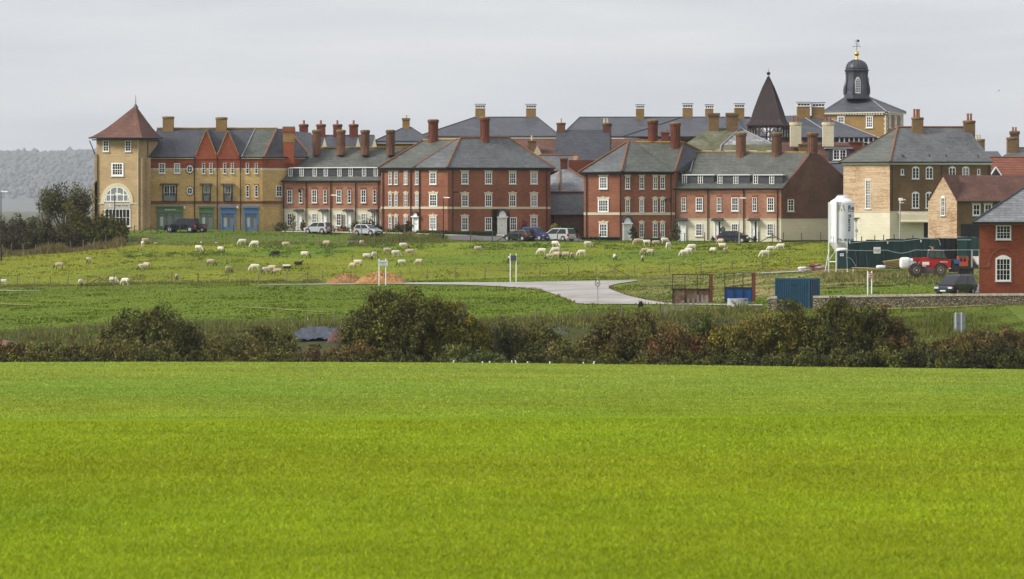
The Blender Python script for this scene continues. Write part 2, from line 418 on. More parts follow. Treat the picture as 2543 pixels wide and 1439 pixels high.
tag(fast('hills', V, Fh, hill_mat), kind='structure')
# woodland covering the hill: one far-off mass
ico = bmesh.new(); bmesh.ops.create_icosphere(ico, subdivisions=1, radius=1)
iv = np.array([v.co[:] for v in ico.verts]); it = np.array([[v.index for v in f.verts] for f in ico.faces]); ico.free()
nT = 5200
tx = rng.uniform(-1800, -850, nT); tt = rng.uniform(.12, 1.0, nT); tt[:1500] = rng.uniform(.93, 1.0, 1500)
tz = hill_z(tx, tt); ty = 7740 + tt*3420
rs = rng.uniform(4, 9, nT)*np.where(rng.random(nT) < .03, 1.7, 1.0)
blob = iv[None]*np.stack([rs, rs, rs*rng.uniform(.8, 1.5, nT)], -1)[:, None, :]*rng.uniform(.7, 1.25, (nT, len(iv), 1)) + np.stack([tx, ty, tz+rs*.3], -1)[:, None, :]
base = np.array([[.125, .135, .125], [.130, .132, .130], [.120, .130, .128]])[rng.integers(0, 3, nT)]  # tree tones paled and evened, painting distance haze into the leaf colour
wood_mat = vcol('woodland_hazed_leaf', .9, .2, .05)
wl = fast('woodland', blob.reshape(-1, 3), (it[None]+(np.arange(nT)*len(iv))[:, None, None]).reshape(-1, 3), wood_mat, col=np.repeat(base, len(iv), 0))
tag(wl, 'hazy wooded hillside rising beyond the hedge on the left', 'woodland', kind='stuff')
# ---- roads and paths laid on the ground
def strip(name, cols, mat, n=6, lift=.07, y0=300, kind='structure'):
    V = []
    for px, t, b in cols:
        a = gp(px, b, y0); c_ = gp(px, t, y0)
        for i in range(n+1):
            y = a.y + (c_.y-a.y)*i/n; x = Xp(px, y); V.append((x, y, gzf(x, y)+lift))
    Fs = []
    for k in range(len(cols)-1):
        for i in range(n):
            Fs.append((k*(n+1)+i, (k+1)*(n+1)+i, (k+1)*(n+1)+i+1, k*(n+1)+i+1))
    o = MB().add(V, Fs).build(name, mat, smooth=True); tag(o, kind=kind); return o
def dense(cols, step=12):
    a = np.array(cols, float); xs = np.arange(a[0, 0], a[-1, 0]+.1, step)
    return [(x, np.interp(x, a[:, 0], a[:, 1]), np.interp(x, a[:, 0], a[:, 2])) for x in xs]
road_mat = surf('road_concrete', [(.35, (.22, .19, .165)), (.5, (.34, .315, .295)), (.65, (.43, .405, .39))], fine=(.35, .5, 1), coarse=.2, r=.55)
path_mat = surf('path_gravel', [(.35, (.22, .19, .08)), (.65, (.32, .27, .13))], fine=(1, 1, 1))
tarmac = surf('tarmac', [(.35, (.10, .10, .11)), (.65, (.17, .165, .175))], fine=(1, .4, 1), r=.6)
strip('road', dense([(640, 708.9, 709.6), (760, 706.8, 708.6), (1000, 703.5, 707), (1150, 703, 709), (1240, 703, 712.5), (1300, 702.5, 717), (1345, 701.5, 722), (1375, 700.5, 732), (1400, 700, 741), (1430, 699.5, 755), (1460, 699, 757), (1512, 698.5, 757)], 8), road_mat, 14)
strip('road', dense([(1510, 698.5, 713), (1530, 698, 707), (1585, 696.5, 699)], 8), road_mat, 5)
strip('road', dense([(1510, 718, 757), (1525, 724, 757), (1560, 736, 757), (1600, 746, 757.5), (1650, 754, 758), (1780, 757, 759.5), (1900, 758, 761)], 8), road_mat, 8)
strip('path', dense([(0, 722, 723.6), (60, 723.3, 724.6), (100, 724.5, 725)], 10), road_mat, 2)
strip('path', dense([(0, 755.5, 757), (60, 758, 759.3), (95, 760.3, 760.8)], 8), path_mat, 2)
strip('path', dense([(590, 764.3, 764.8), (640, 765.2, 766.6), (700, 769, 770.6), (790, 775.2, 776.6), (830, 777.4, 777.8)], 8), path_mat, 2)
strip('path', dense([(1830, 681, 683), (1900, 678.5, 680.5), (1990, 674.5, 676.5)], 8), road_mat, 2)
strip('path', dense([(2180, 768, 770), (2290, 766, 768), (2400, 762, 763.5), (2500, 757.5, 759)], 10), path_mat, 2, y0=284)
strip('street', dense([(1095, 588, 589), (1130, 586, 597.5), (1250, 586, 599.5), (1450, 591, 600.5)], 10), tarmac, 6, .05, 440)
strip('pavement', dense([(1035, 581.5, 583), (1112, 584.8, 587), (1240, 585, 587), (1455, 589, 591)], 10), cream_plain, 3, .10, 440)
strip('pavement', dense([(700, 576, 577.5), (800, 577, 579), (1000, 580, 582)], 10), cream_plain, 2, .08, 440)
strip('street', dense([(2390, 690, 727), (2418, 700, 729), (2440, 705, 729)], 8), tarmac, 5, .05, 302)
# ================================================================ GRASS (uncountable: stuff)
leaf_mat = vcol('grass_blade', .7, .12, 2.0, trans=.12); crop_mat = vcol('crop_blade', .7, .12, 2.0, trans=.34)
def blades(name, X, Y, h, w, col, lean=.5, lift=0.0, mat=leaf_mat, zf=gz):
    n = len(X); Z = zf(X, Y)+lift
    a = rng.uniform(0, 2*PI, n); d = rng.uniform(0, 2*PI, n); l = rng.uniform(.1, 1, n)*lean*h
    dx, dy = np.cos(a)*w*.5, np.sin(a)*w*.25
    v0 = np.stack([X-dx, Y-dy, Z-.02], -1); v1 = np.stack([X+dx, Y+dy, Z-.02], -1)
    v2 = np.stack([X+np.cos(d)*l, Y+np.sin(d)*l, Z+h], -1)
    V = np.stack([v0, v1, v2], 1).reshape(-1, 3)
    c3 = np.repeat(col, 3, 0); c3[0::3] *= .9; c3[1::3] *= .9
    return fast(name, V, np.arange(n*3).reshape(-1, 3), mat, col=c3)
# young cereal crop in the foreground field
nb = 900000
u = rng.random(nb)
Yb = 33*(254/33.)**u                      # density falls with distance, blades cover the same picture area
Xb = rng.uniform(-1, 1, nb)*(Yb*.1375*1.22+1.5)
hb = rng.uniform(.025, .06, nb)
wb = np.clip(Yb*.00062, .020, .13)*rng.uniform(.6, 1.4, nb)
p1 = fbm(Xb, Yb*.45, 3.0, 31); p2 = fbm(Xb, Yb*.3, 14, 33)
rows_ = np.sin((Yb + .18*Xb)*2.1)*.5
cb = np.array([.290, .385, .044])*np.clip(.84+.32*p1+.05*rows_, .5, 1.4)[:, None]
cb = cb*(1+(p2-.5)[:, None]*np.array([.34, .12, .0]))
near = (1-sstep(45, 215, Yb+(p1-.5)*20))[:, None]
cb = cb*(1+near*np.array([-.02, -.02, -.76]))
cb = cb*rng.uniform(.78, 1.24, (nb, 1))*(1+.26*(fbm(Xb*.22, Yb, 9, 71)-.5)+.22*(fbm(Xb*.5, Yb, 2.2, 73)-.5))[:, None]; cb[:, 0] *= 1.03+.32*(fbm(Xb*.2, Yb, 12, 77)-.5); pale = rng.random(nb) < .08
cb[pale] = cb[pale]*np.array([1.35, 1.25, 2.2])
tag(blades('crop_grass', Xb, Yb, hb, wb, cb, 2.4, mat=crop_mat), 'bright green young cereal crop covering the foreground field', 'crop', kind='stuff')
# pasture turf and coarse tufts
nb = 210000
Yb = rng.uniform(300, 486, nb); Xb = rng.uniform(-1, 1, nb)*(Yb*.1375*1.15)
cb = gcol(Xb, Yb, gz(Xb, Yb))*rng.uniform(.65, 1.5, (nb, 1))
clump = fbm(Xb, Yb, 3.2, 21); hb = rng.uniform(.02, .07, nb) + np.where(clump > .62, .10, 0)
keep = (cb.max(1) > 0) & ~((Yb > 466) & (np.abs(CX+F*Xb/Yb-1275) < 185))
# keep blades off the concrete junction
pxb = CX+F*Xb/Yb; pyb = HOR-gz(Xb, Yb)*F/Yb
onroad = (pyb > np.interp(pxb, [620, 1000, 1300, 1585], [708, 702, 701, 696])) & (pyb < np.interp(pxb, [620, 1000, 1240, 1345, 1400, 1430, 1512, 1513, 1585], [711, 708, 713, 723, 742, 758, 758, 720, 699])) & (pxb > 620) & (pxb < 1590)
onroad |= (pxb > 1505) & (pxb < 1905) & (pyb > np.interp(pxb, [1505, 1560, 1600, 1650, 1900], [714, 735, 745, 753, 757])) & (pyb < 762)
keep &= ~onroad
tag(blades('pasture_grass', Xb[keep], Yb[keep], hb[keep], rng.uniform(.10, .30, keep.sum()), cb[keep], 1.2), 'cropped green turf of the sheep pasture and verges', 'grass', kind='stuff')
# docks and thistles: darker leafy patches in the pasture
def patch_pts(px0, px1, py0, py1, n, th=.55, sc=2.2):
    X, Y = [], []
    for _ in range(n):
        p = gp(random.uniform(px0, px1), random.uniform(py0, py1), 330)
        
        if px0 == 1500 and p.x*F/p.y+CX < 1500+40*abs(p.y-352)/20+95: continue
        X.append(p.x); Y.append(p.y)
    X = np.array(X); Y = np.array(Y); k = fbm(X, Y*.6, sc, 44) > th
    return X[k], Y[k]
PX = [patch_pts(*a) for a in [(1180, 2000, 605, 622, 1500, .5), (540, 1180, 608, 622, 700, .52), (300, 1000, 622, 640, 700, .55), (250, 700, 630, 655, 500, .6), (0, 600, 645, 690, 350, .62), (1400, 1950, 640, 662, 250, .62), (1500, 1700, 700, 745, 300, .5), (2050, 2430, 690, 728, 900, .5)]]
Xw = np.concatenate([a[0] for a in PX]); Yw = np.concatenate([a[1] for a in PX])
rep = 7; Xw = np.repeat(Xw, rep)+rng.normal(0, .22, len(Xw)*rep); Yw = np.repeat(Yw, rep)+rng.normal(0, .22, len(Yw)*rep)
cb = np.array([.075, .125, .02])*rng.uniform(.6, 1.5, (len(Xw), 1))
tag(blades('pasture_weeds', Xw, Yw, rng.uniform(.05, .2, len(Xw)), rng.uniform(.08, .18, len(Xw)), cb, .8), 'dark leafy weed patches in the sheep pasture', 'weeds', kind='stuff')
# rough grass along the fence lines
def rline(pts, n, spread, hr, cols, y0=300):
    xs, yz, hh, cc = [], [], [], []
    pts3 = [gp(a, b, y0) for a, b in pts]
    seg = np.array([0]+[(pts3[i+1]-pts3[i]).length for i in range(len(pts3)-1)]).cumsum()
    s = rng.uniform(0, seg[-1], n)
    X = np.interp(s, seg, [p.x for p in pts3]); Y = np.interp(s, seg, [p.y for p in pts3])+rng.normal(0, spread, n)
    Y = np.maximum(Y, 256.) if y0 < 270 else Y
    h = rng.uniform(*hr, n)*(.15+1.3*vnoise(X, Y, 1.8, 55)**1.5)
    c = np.array(cols)[rng.integers(0, len(cols), n)]*rng.uniform(.6, 1.3, (n, 1))
    return X, Y, h, c
TAN, OLV, GRN, BRN = (.32, .26, .12), (.165, .17, .035), (.11, .155, .03), (.14, .09, .035)
RG = [rline([(0, 713), (400, 705), (700, 701), (800, 703)], 6000, .8, (.15, .5), [TAN, OLV, OLV, BRN], 380),
      rline([(1240, 713), (1300, 717), (1345, 722), (1400, 741), (1432, 756), (1512, 758), (1660, 759), (1900, 762)], 3500, .5, (.05, .3), [OLV, TAN, GRN], 305),
      rline([(1511, 715), (1530, 724), (1600, 745), (1660, 753), (1900, 757)], 2600, .4, (.05, .3), [OLV, TAN, BRN], 305),
      rline([(1000, 698), (1300, 691), (1530, 689), (1700, 683), (1960, 670)], 2600, .7, (.05, .25), [OLV, GRN, TAN], 380),
      rline([(300, 608), (700, 606), (1000, 604), (1200, 601)], 5000, .8, (.1, .4), [OLV, GRN, TAN], 430),
      rline([(1150, 601), (1500, 602), (2050, 604)], 3500, .7, (.1, .32), [OLV, GRN], 430),
      rline([(870, 600), (960, 598), (1110, 596)], 5200, 3.0, (.3, .9), [OLV, GRN, (.16, .15, .05)], 430),
      rline([(0, 632), (150, 626), (310, 609)], 9000, 1.2, (.4, 1.3), [TAN, (.20, .14, .08), OLV, BRN], 430),
      rline([(0, 835), (270, 820), (560, 815), (880, 808)], 22000, 3.4, (.15, .75), [TAN, OLV, OLV, GRN, GRN, GRN, (.18, .14, .06)], 296),
      rline([(1190, 806), (1450, 798), (1700, 782), (1900, 770)], 16000, 2.8, (.15, .65), [TAN, OLV, GRN, GRN, OLV, BRN], 294),
      rline([(2040, 690), (2430, 690)], 5000, 5.0, (.1, .45), [TAN, OLV, GRN, TAN], 325),
      rline([(2230, 806), (2543, 800)], 16000, 5.5, (.03, .25), [(.11, .16, .02), (.13, .17, .02), GRN, (.16, .20, .03)], 278),
      rline([(0, 880), (600, 878), (1300, 872), (2100, 850), (2543, 850)], 70000, 11.0, (.1, .6), [OLV, GRN, OLV, BRN, (.10, .10, .035)], 264),
      rline([(2000, 668), (2430, 668)], 1500, .8, (.1, .35), [OLV, GRN], 350)]
cat = [np.concatenate([a[i] for a in RG]) for i in range(4)]
qx = CX+F*cat[0]/cat[1]; kq = ~((qx > 722) & (qx < 885) & (cat[1] > 282) & (cat[1] < 302)); cat = [a[kq] for a in cat]
tag(blades('rough_grass', cat[0], cat[1], cat[2], rng.uniform(.04, .13, len(cat[0])), cat[3], .6), 'long rough tan and green grass along the fence lines', 'rough grass', kind='stuff')
# ================================================================ VEGETATION
bark = surf('bark', [(.35, (.06, .045, .03)), (.65, (.16, .13, .09))], fine=(6, 6, 3))
foliage_mat = vcol('leaf', .75, .2, 1.2)
def limb_mesh(pts_r, n=5):
    mb = MB()
    for (a, b, r0, r1) in pts_r: mb.tube(a, b, r0, r1, n)
    return mb
def crown(cx, cy, zb, w, d, h, n, cols, leaf=.13, gap=.35, up=0.5, seed=0, bright=.0, lump=1.):
    """leaf-sized faces gathered in clumps through an uneven crown; returns V, F, colour"""
    r = np.random.default_rng(seed+100)
    K = max(24, int(w*h*4.5))
    # clump centres: mostly on an uneven shell
    th = r.uniform(0, 2*PI, K); rr = r.random(K)**.5
    cxk = np.cos(th)*rr*w/2; cyk = np.sin(th)*rr*d/2
    top = h*(1-.55*rr**3)*(.84+lump*(.13*np.sin(cxk*2.1+seed)+.07*np.sin(cxk*5.3+cyk*4+seed*2)+r.normal(0, .06, K)))
    czk = top*r.random(K)**.5
    kcol = np.array(cols)[r.integers(0, len(cols), K)]; kcol = (kcol*.6+kcol.mean(0)*.4)*r.uniform(.7, 1.3, (K, 1))
    ks = r.uniform(.55, 1.25, K)*min(.62, min(w, h)*.26)
    k = r.integers(0, K, n); dirv = r.normal(0, 1, (n, 3)); dirv /= np.linalg.norm(dirv, axis=1)[:, None]
    rad_ = ks[k]*r.uniform(.2, 1, n)**.5
    p = np.stack([cxk[k], cyk[k], czk[k]], -1) + dirv*rad_[:, None]*np.array([1, 1, 1+up*.5])
    p[:, 2] = np.where(p[:, 2] < 0.02, r.uniform(0.02, h*.3, n), p[:, 2])
    p[:, 2] = np.minimum(p[:, 2], h*1.05)
    a = r.normal(0, 1, (n, 3))+np.array([0, 0, up*2]); a /= np.linalg.norm(a, axis=1)[:, None]
    b = np.cross(a, r.normal(0, 1, (n, 3))); b /= np.linalg.norm(b, axis=1)[:, None]
    s = leaf*r.uniform(.5, 1.5, n)
    A = a*s[:, None]*(1+up*.6); B = b*s[:, None]*.42
    c = p + np.array([cx, cy, zb])
    V = np.stack([c-A, c+B, c+A, c-B], 1).reshape(-1, 3)
    col = kcol[k]*r.uniform(.55, 1.5, (n, 1))
    if bright > 0:
        q = r.random(n) < bright; col[q] = np.array([.55, .52, .38])*r.uniform(.5, 1.0, (q.sum(), 1)); s[q] *= .5; A = a*s[:, None]*(1+up*.6); B = b*s[:, None]*.42; V = np.stack([c-A, c+B, c+A, c-B], 1).reshape(-1, 3)
    return V, np.arange(n*4).reshape(-1, 4), np.repeat(np.clip(col, .004, .9), 4, 0)
def bush(name, label, cat, px, top, wpx, Y, cols, dens=1.0, leaf=.09, group=None, zb=None, depth=None, trunk=True, up=.5, bright=0, stems=5, light_stems=False, seed=None, lump=1.):
    x = Xp(px, Y); z0 = gzf(x, Y) if zb is None else zb
    h = Zp(top, Y)-z0; w = wpx*Y/F; d = depth or max(1.2, w*.62)
    sd = seed if seed is not None else int(px*7+top)
    t = thing(name, label, cat, (x, Y, z0), group=group)
    n = int(min(60000, max(250, w*h*(.6+.4*min(d, 4)/3)*420*dens*(.13/leaf)**1.6)))
    V, Fc, col = crown(0, 0, 0, w, d, h, n, cols, leaf, seed=sd, up=up, bright=bright, lump=lump)
    fast('crown', V, Fc, foliage_mat, parent=t, col=col)
    if trunk:
        rr = random.Random(sd); L = []
        for i in range(stems):
            a = rr.uniform(0, 2*PI); s = rr.uniform(.1, .42)
            b0 = Vector((rr.uniform(-.15, .15)*w*.4, rr.uniform(-.1, .1)*d*.4, -.1)); m1 = Vector((b0.x+math.cos(a)*w*s*.45, b0.y+math.sin(a)*d*s*.4, h*rr.uniform(.35, .5)))
            r0 = .018*h+.01
            L.append((b0, m1, r0, r0*.6))
            for j in range(4):
                a2 = a+rr.uniform(-1, 1); e = Vector((m1.x+math.cos(a2)*w*rr.uniform(.1, .28), m1.y+math.sin(a2)*d*rr.uniform(.05, .25), h*rr.uniform(.7, 1.0)))
                L.append((m1, e, r0*.5, .006))
        limb_mesh(L).build('trunk', bark if not light_stems else wood_post, t, world=False)
    return t
OL = (.130, .130, .022); DK = (.070, .080, .020); BR_ = (.145, .112, .034); GO = (.20, .155, .022); RU = (.135, .085, .028); GG = (.11, .12, .06); GR = (.085, .12, .026)
HG = 'bushes of the roadside hedge'
B = [ # px, top, width, Y, colours, label
 (20, 852, 130, 277, [BR_, OL, RU], 'low brown hedge bush in the hedge at the far left edge'),
 (120, 848, 150, 276, [OL, BR_, GR], 'low olive hedge bush left of the round dark hedge bush'),
 (215, 850, 130, 274, [BR_, OL], 'brown scrubby hedge bush tucked against the left side of the round dark bush'),
 (375, 756, 215, 274, [OL, DK, (.085, .08, .026)], 'large round dark olive hedge bush left of the blue tarpaulin'),
 (330, 835, 190, 268, [BR_, OL, DK], 'low brown bush at the foot of the large round olive bush'),
 (545, 826, 150, 277, [OL, BR_, TAN], 'brownish hedge bush on the right side of the round olive bush'),
 (655, 815, 150, 276, [OL, BR_, DK], 'olive brown hedge bush directly left of the blue tarpaulin'),
 (620, 845, 200, 268, [BR_, DK, OL], 'low dark bush in front of the hedge below the left end of the tarpaulin'),
 (800, 862, 170, 270, [RU, (.13, .09, .04), OL], 'low russet scrub growing below the blue tarpaulin'),
 (885, 850, 110, 270, [RU, BR_], 'small russet bush between the tarpaulin and the tallest hedge bush'),
 (1000, 696, 245, 273, [OL, DK, OL, (.09, .08, .022)], 'tallest dark green hedge bush standing below the white two-post notice board'),
 (1112, 728, 165, 273, [GO, (.13, .11, .022), OL, OL], 'golden brown bush growing on the right flank of the tallest hedge bush'),
 (1225, 786, 95, 276, [DK, OL, GG], 'narrow dark hedge bush right of the golden brown bush'),
 (1315, 796, 130, 277, [OL, BR_, DK], 'dark olive hedge bush beside the narrow dark one'),
 (1395, 842, 120, 272, [BR_, OL, DK], 'low hedge bush in the dip below the green rubble heap'),
 (1478, 830, 120, 276, [OL, BR_, RU], 'low brown hedge bush left of the wide brown bush'),
 (1570, 772, 190, 276, [(.07, .06, .025), BR_, OL], 'wide brown hedge bush below the black dog'),
 (1675, 806, 120, 272, [RU, (.16, .07, .03), BR_], 'reddish russet hedge bush below the rusty mesh frame'),
 (1745, 786, 120, 277, [OL, GR, DK], 'green topped hedge bush below the blue panelled frame'),
 (1850, 778, 150, 276, [OL, BR_, GO], 'olive bush with pale bare stems left of the blue container'),
 (1975, 742, 150, 276, [OL, GO, (.075, .08, .02)], 'yellowish green hedge bush growing in front of the blue container'),
 (2095, 738, 170, 275, [DK, OL, (.06, .055, .02)], 'tall dark hedge bush right of the blue container'),
 (2195, 765, 120, 275, [BR_, DK, RU], 'dark brown bush at the right end of the tall hedge'),
 (2290, 845, 120, 274, [OL, DK, GG], 'low green scrub bush beside the grassy bank'),
 (2385, 836, 130, 272, [RU, BR_, OL], 'low russet scrub in front of the grey metal sign back'),
 (2490, 812, 150, 274, [RU, BR_, (.10, .08, .03)], 'reddish brown scrub bush at the right edge of the photo'),
]
for px, top, w, Y, cols, lab in B:
    bush('hedge_bush', lab, 'bush', px, top, w*1.22, Y, cols, group=HG, light_stems=('pale bare' in lab), dens=.9, lump=.35 if px in (375, 1000, 1112) else .9)
BRM = 'brambles along the field edge'
B2 = [(60, 876, 180, 'leftmost dark bramble at the field edge'), (240, 880, 170, 'dark bramble left of the round olive bush foot'),
 (430, 872, 190, 'dark bramble in front of the right side of the round bush'), (620, 880, 170, 'dark bramble at the field edge under the left end of the tarpaulin'),
 (800, 884, 170, 'dark bramble at the field edge under the russet scrub'), (965, 872, 170, 'dark bramble at the foot of the tallest bush'),
 (1170, 862, 130, 'grey green bramble behind the leftmost gull'), (1320, 878, 180, 'dark bramble behind the middle gulls'), (1490, 880, 170, 'dark bramble behind the upright gull on the right'),
 (1660, 876, 180, 'dark bramble at the foot of the russet bush'), (1840, 870, 180, 'dark bramble at the foot of the pale stemmed bush'), (2000, 868, 160, 'bramble dotted with pale flower heads below the container'),
 (2150, 864, 180, 'bramble dotted with pale seed heads below the tall dark bush'), (2320, 868, 180, 'dark bramble below the grassy bank'), (2490, 862, 170, 'dark bramble at the right edge of the field')]
for px, top, w, lab in B2:
    g_ = 'grey green' in lab; pale_ = 'pale' in lab
    bush('bramble', lab, 'bramble', px, top, w*1.35, 263, [GG, GR, OL] if g_ else [DK, (.03, .028, .014), OL], group=BRM, dens=1.1, trunk=False, up=.3, bright=.03 if pale_ else .006, depth=3)
# upper left hedge
UH = 'upper left hedge'
for px, top, w, Y, cols, lab in [
 (25, 535, 150, 474, [(.10, .07, .05), (.05, .045, .02)], 'dark purplish hedge bush by the left lamp post'),
 (85, 545, 110, 474, [(.11, .085, .04), DK], 'low dark hedge bush just left of the small tree'),
 (205, 522, 120, 475, [(.12, .09, .05), OL], 'brown hedge bush right of the small tree'),
 (272, 524, 95, 475, [OL, DK, (.09, .06, .02)], 'green brown hedge bush covering the foot of the tower'),
 (140, 552, 150, 473, [(.07, .05, .035), DK], 'dark bush in front of the small tree'), (40, 565, 170, 472, [(.065, .05, .035), DK], 'lowest dark bush behind the far left fence'), (250, 562, 110, 474, [OL, DK], 'dark bush at the right end of the upper left hedge')]:
    bush('hedge_bush', lab, 'bush', px, top, w, Y, cols, dens=.6, leaf=.11, group=UH)
def tree(name, label, px, top, wpx, Y, cols, n, seed, leaf=.14):
    x = Xp(px, Y); z0 = gzf(x, Y); h = Zp(top, Y)-z0; w = wpx*Y/F
    t = thing(name, label, 'tree', (x, Y, z0))
    rr = random.Random(seed); L = []; tips = []
    for i in range(15):
        a = 2*PI*i*.382*2; s = rr.uniform(.15, .62)
        b0 = Vector((0, 0, h*rr.uniform(.0, .15))); m1 = Vector((math.cos(a)*w*s*.5, math.sin(a)*w*s*.4, h*(.62-.35*s)*rr.uniform(.85, 1.1)))
        L.append((b0, m1, .10, .055))
        for j in range(5):
            a2 = a+rr.uniform(-.9, .9); e = Vector((m1.x+math.cos(a2)*w*rr.uniform(.08, .28), m1.y+math.sin(a2)*w*rr.uniform(.05, .22), h*rr.uniform(.62, .97)*(1-.30*min(1, s/.62)**2)))
            e.x = max(-w*.5, min(w*.5, e.x)); L.append((m1, e, .04, .012)); tips += [e, m1.lerp(e, .6)]
    limb_mesh(L).build('trunk', bark, t, world=False)
    r = np.random.default_rng(seed); tp = np.array([v[:] for v in tips]); k = r.integers(0, len(tp), n)
    p = tp[k]+r.normal(0, 1, (n, 3))*np.array([.36, .36, .45]); p[:, 2] = np.minimum(p[:, 2], h*1.02)
    a = r.normal(0, 1, (n, 3))+np.array([0, 0, 1]); a /= np.linalg.norm(a, axis=1)[:, None]
    b = np.cross(a, r.normal(0, 1, (n, 3))); b /= np.linalg.norm(b, axis=1)[:, None]; s = leaf*r.uniform(.5, 1.4, n)
    V = np.stack([p-a*s[:, None], p+b*s[:, None]*.45, p+a*s[:, None], p-b*s[:, None]*.45], 1).reshape(-1, 3)
    kc = (np.array(cols)[r.integers(0, len(cols), len(tp))]*r.uniform(.6, 1.4, (len(tp), 1)))[k]
    fast('crown', V, np.arange(n*4).reshape(-1, 4), foliage_mat, parent=t, col=np.repeat(kc*r.uniform(.6, 1.4, (n, 1)), 4, 0))
tree('small_tree', 'round topped olive green tree rising from the upper left hedge', 160, 456, 150, 476, [(.10, .095, .03), (.12, .10, .035), (.085, .11, .035)], 9500, 5)
tree('small_tree', 'thin bare grey tree leaning out on the left of the olive tree', 112, 505, 55, 474, [(.09, .09, .05)], 420, 9, .12)
# ================================================================ BUILDINGS
class Face:
    """a vertical wall plane between two ground points, addressed by photo column and row"""
    def __init__(s, px0, Y0, px1, Y1):
        s.A = Vector((Xp(px0, Y0), Y0, 0)); s.B = Vector((Xp(px1, Y1), Y1, 0))
        s.u = (s.B - s.A).normalized(); s.n = Vector((s.u.y, -s.u.x, 0)); s.px0, s.px1 = px0, px1
    def base(s, px):
        k = (px - CX) / F / cp
        t = (k * s.A.y - s.A.x) / (s.u.x - k * s.u.y)
        return s.A + s.u * t
    def p(s, px, py, out=0.0):
        q = s.base(px); q = Vector((q.x, q.y, Zp(py, q.y))); return q + s.n * out
    def box(s, mb, x0, x1, y0, y1, o0, o1, mi=0):   # picture columns x0..x1, rows y0 (top)..y1 (bottom), out o0..o1
        q0 = s.base(x0); q1 = s.base(x1); ym = (q0.y + q1.y) / 2
        zt, zb = Zp(y0, ym), Zp(y1, ym)
        pts = []
        for z in (zb, zt):
            for q, o in ((q0, o1), (q1, o1), (q1, o0), (q0, o0)):
                pts.append(Vector((q.x, q.y, z)) + s.n * o)
        return mb.hexa(pts, mi)
    def yaw(s): return math.atan2(s.u.y, s.u.x)
def window(face, x0, x1, y0, y1, parent, cols=2, rows=4, sill=True, lintel=None, gl=None, sash=True, arch=False, fr=None, name='window', bars=None):
    """framed sash window with glazing bars; glass, sill and lintel are its sub-parts"""
    w = x1 - x0; b = fr or max(1.0, w * .12); t = .45
    if gl is None:
        q = random.Random(int(x0*13+y0*7)).random(); gl = glass_pale if q < .10 else (glass_mid if q < .30 else glass)
    mb = MB()
    face.box(mb, x0, x0+b, y0, y1, .02, .10); face.box(mb, x1-b, x1, y0, y1, .02, .10)
    face.box(mb, x0+b, x1-b, y0, y0+b*.8, .02, .10); face.box(mb, x0+b, x1-b, y1-b*1.2, y1, .02, .10)
    ym = (y0+y1)/2
    if sash: face.box(mb, x0+b, x1-b, ym-.7, ym+.7, .03, .095)
    for i in range(1, cols):
        x = x0+b+(w-2*b)*i/cols; tt = bars if (bars and i*2 == cols) else t
        face.box(mb, x-tt, x+tt, y0+b*.8, y1-b*1.2, .03, .085)
    for j in range(1, rows):
        y = y0+b*.8+(y1-y0-2*b)*j/rows
        if sash and abs(y-ym) < 1.5: continue
        face.box(mb, x0+b, x1-b, y-.3, y+.3, .03, .08)
    if arch:
        pts = [face.p(x0+w*k/8, y0+.3-(w*.22)*math.sin(PI*k/8), .02) for k in range(9)]
        mb.slab(pts, face.n*.07)
    o = mb.build(name, white, parent)
    g_ = MB(); face.box(g_, x0+b*.5, x1-b*.5, y0+b*.4, y1-b*.6, .0, .045)
    g_.build('glass', gl or glass, o)
    if sill:
        s_ = MB(); face.box(s_, x0-1.6, x1+1.6, y1, y1+1.9, .0, .16); s_.build('sill', offwhite if lintel != 'brown' else brick_brown, o)
    if lintel in ('flat', 'key'):
        l_ = MB()
        hh = 6.2
        pts = [face.p(x0-.5, y0-.6, .01), face.p(x1+.5, y0-.6, .01), face.p(x1+3, y0-hh, .01), face.p(x0-3, y0-hh, .01)]
        l_.slab(pts, face.n*.05)
        if lintel == 'key':
            cxx = (x0+x1)/2; face.box(l_, cxx-2.6, cxx+2.6, y0-hh-2, y0-.3, .0, .10)
        l_.build('lintel', cream_plain, o)
    elif lintel == 'red':
        l_ = MB(); l_.slab([face.p(x0-.3, y0-.4, .01), face.p(x1+.3, y0-.4, .01), face.p(x1+2, y0-6.3, .01), face.p(x0-2, y0-6.3, .01)], face.n*.03)
        l_.build('lintel', brick_deep, o)
    elif lintel == 'cream':
        l_ = MB(); face.box(l_, x0-2.5, x1+2.5, y0-5.5, y0-.4, .0, .05); l_.build('lintel', cream_plain, o)
    elif lintel == 'dark':
        l_ = MB(); face.box(l_, x0-1.5, x1+1.5, y0-3.2, y0-.3, .0, .04); l_.build('lintel', brick_chim, o)
    return o
def band(face, x0, x1, y0, y1, mat, parent, name, o1=.05, o0=0.0):
    mb = MB(); face.box(mb, x0, x1, y0, y1, o0, o1); return mb.build(name, mat, parent)
def bldg(name, label, px, Y, group=None, zb=None):
    z = gzf(Xp(px, Y), Y) if zb is None else zb
    return thing(name, label, 'building', (Xp(px, Y), Y, z), group=group)
def walls(parent, fp, levels, sub=.6):
    """fp: [(px, Y)...] footprint, levels: [(row_top, row_bottom, material)] measured at the first point's depth"""
    pts = [(Xp(a, y), y) for a, y in fp]; Y0 = min(y for _, y in fp)
    n = len(levels); first = None
    for i, (a, b, m) in enumerate(levels):
        zb = Zp(b, Y0)-(sub if i == n-1 else 0)
        mb = MB().prism(pts, zb, Zp(a, Y0)); o = mb.build('wall', m, parent)
    return o
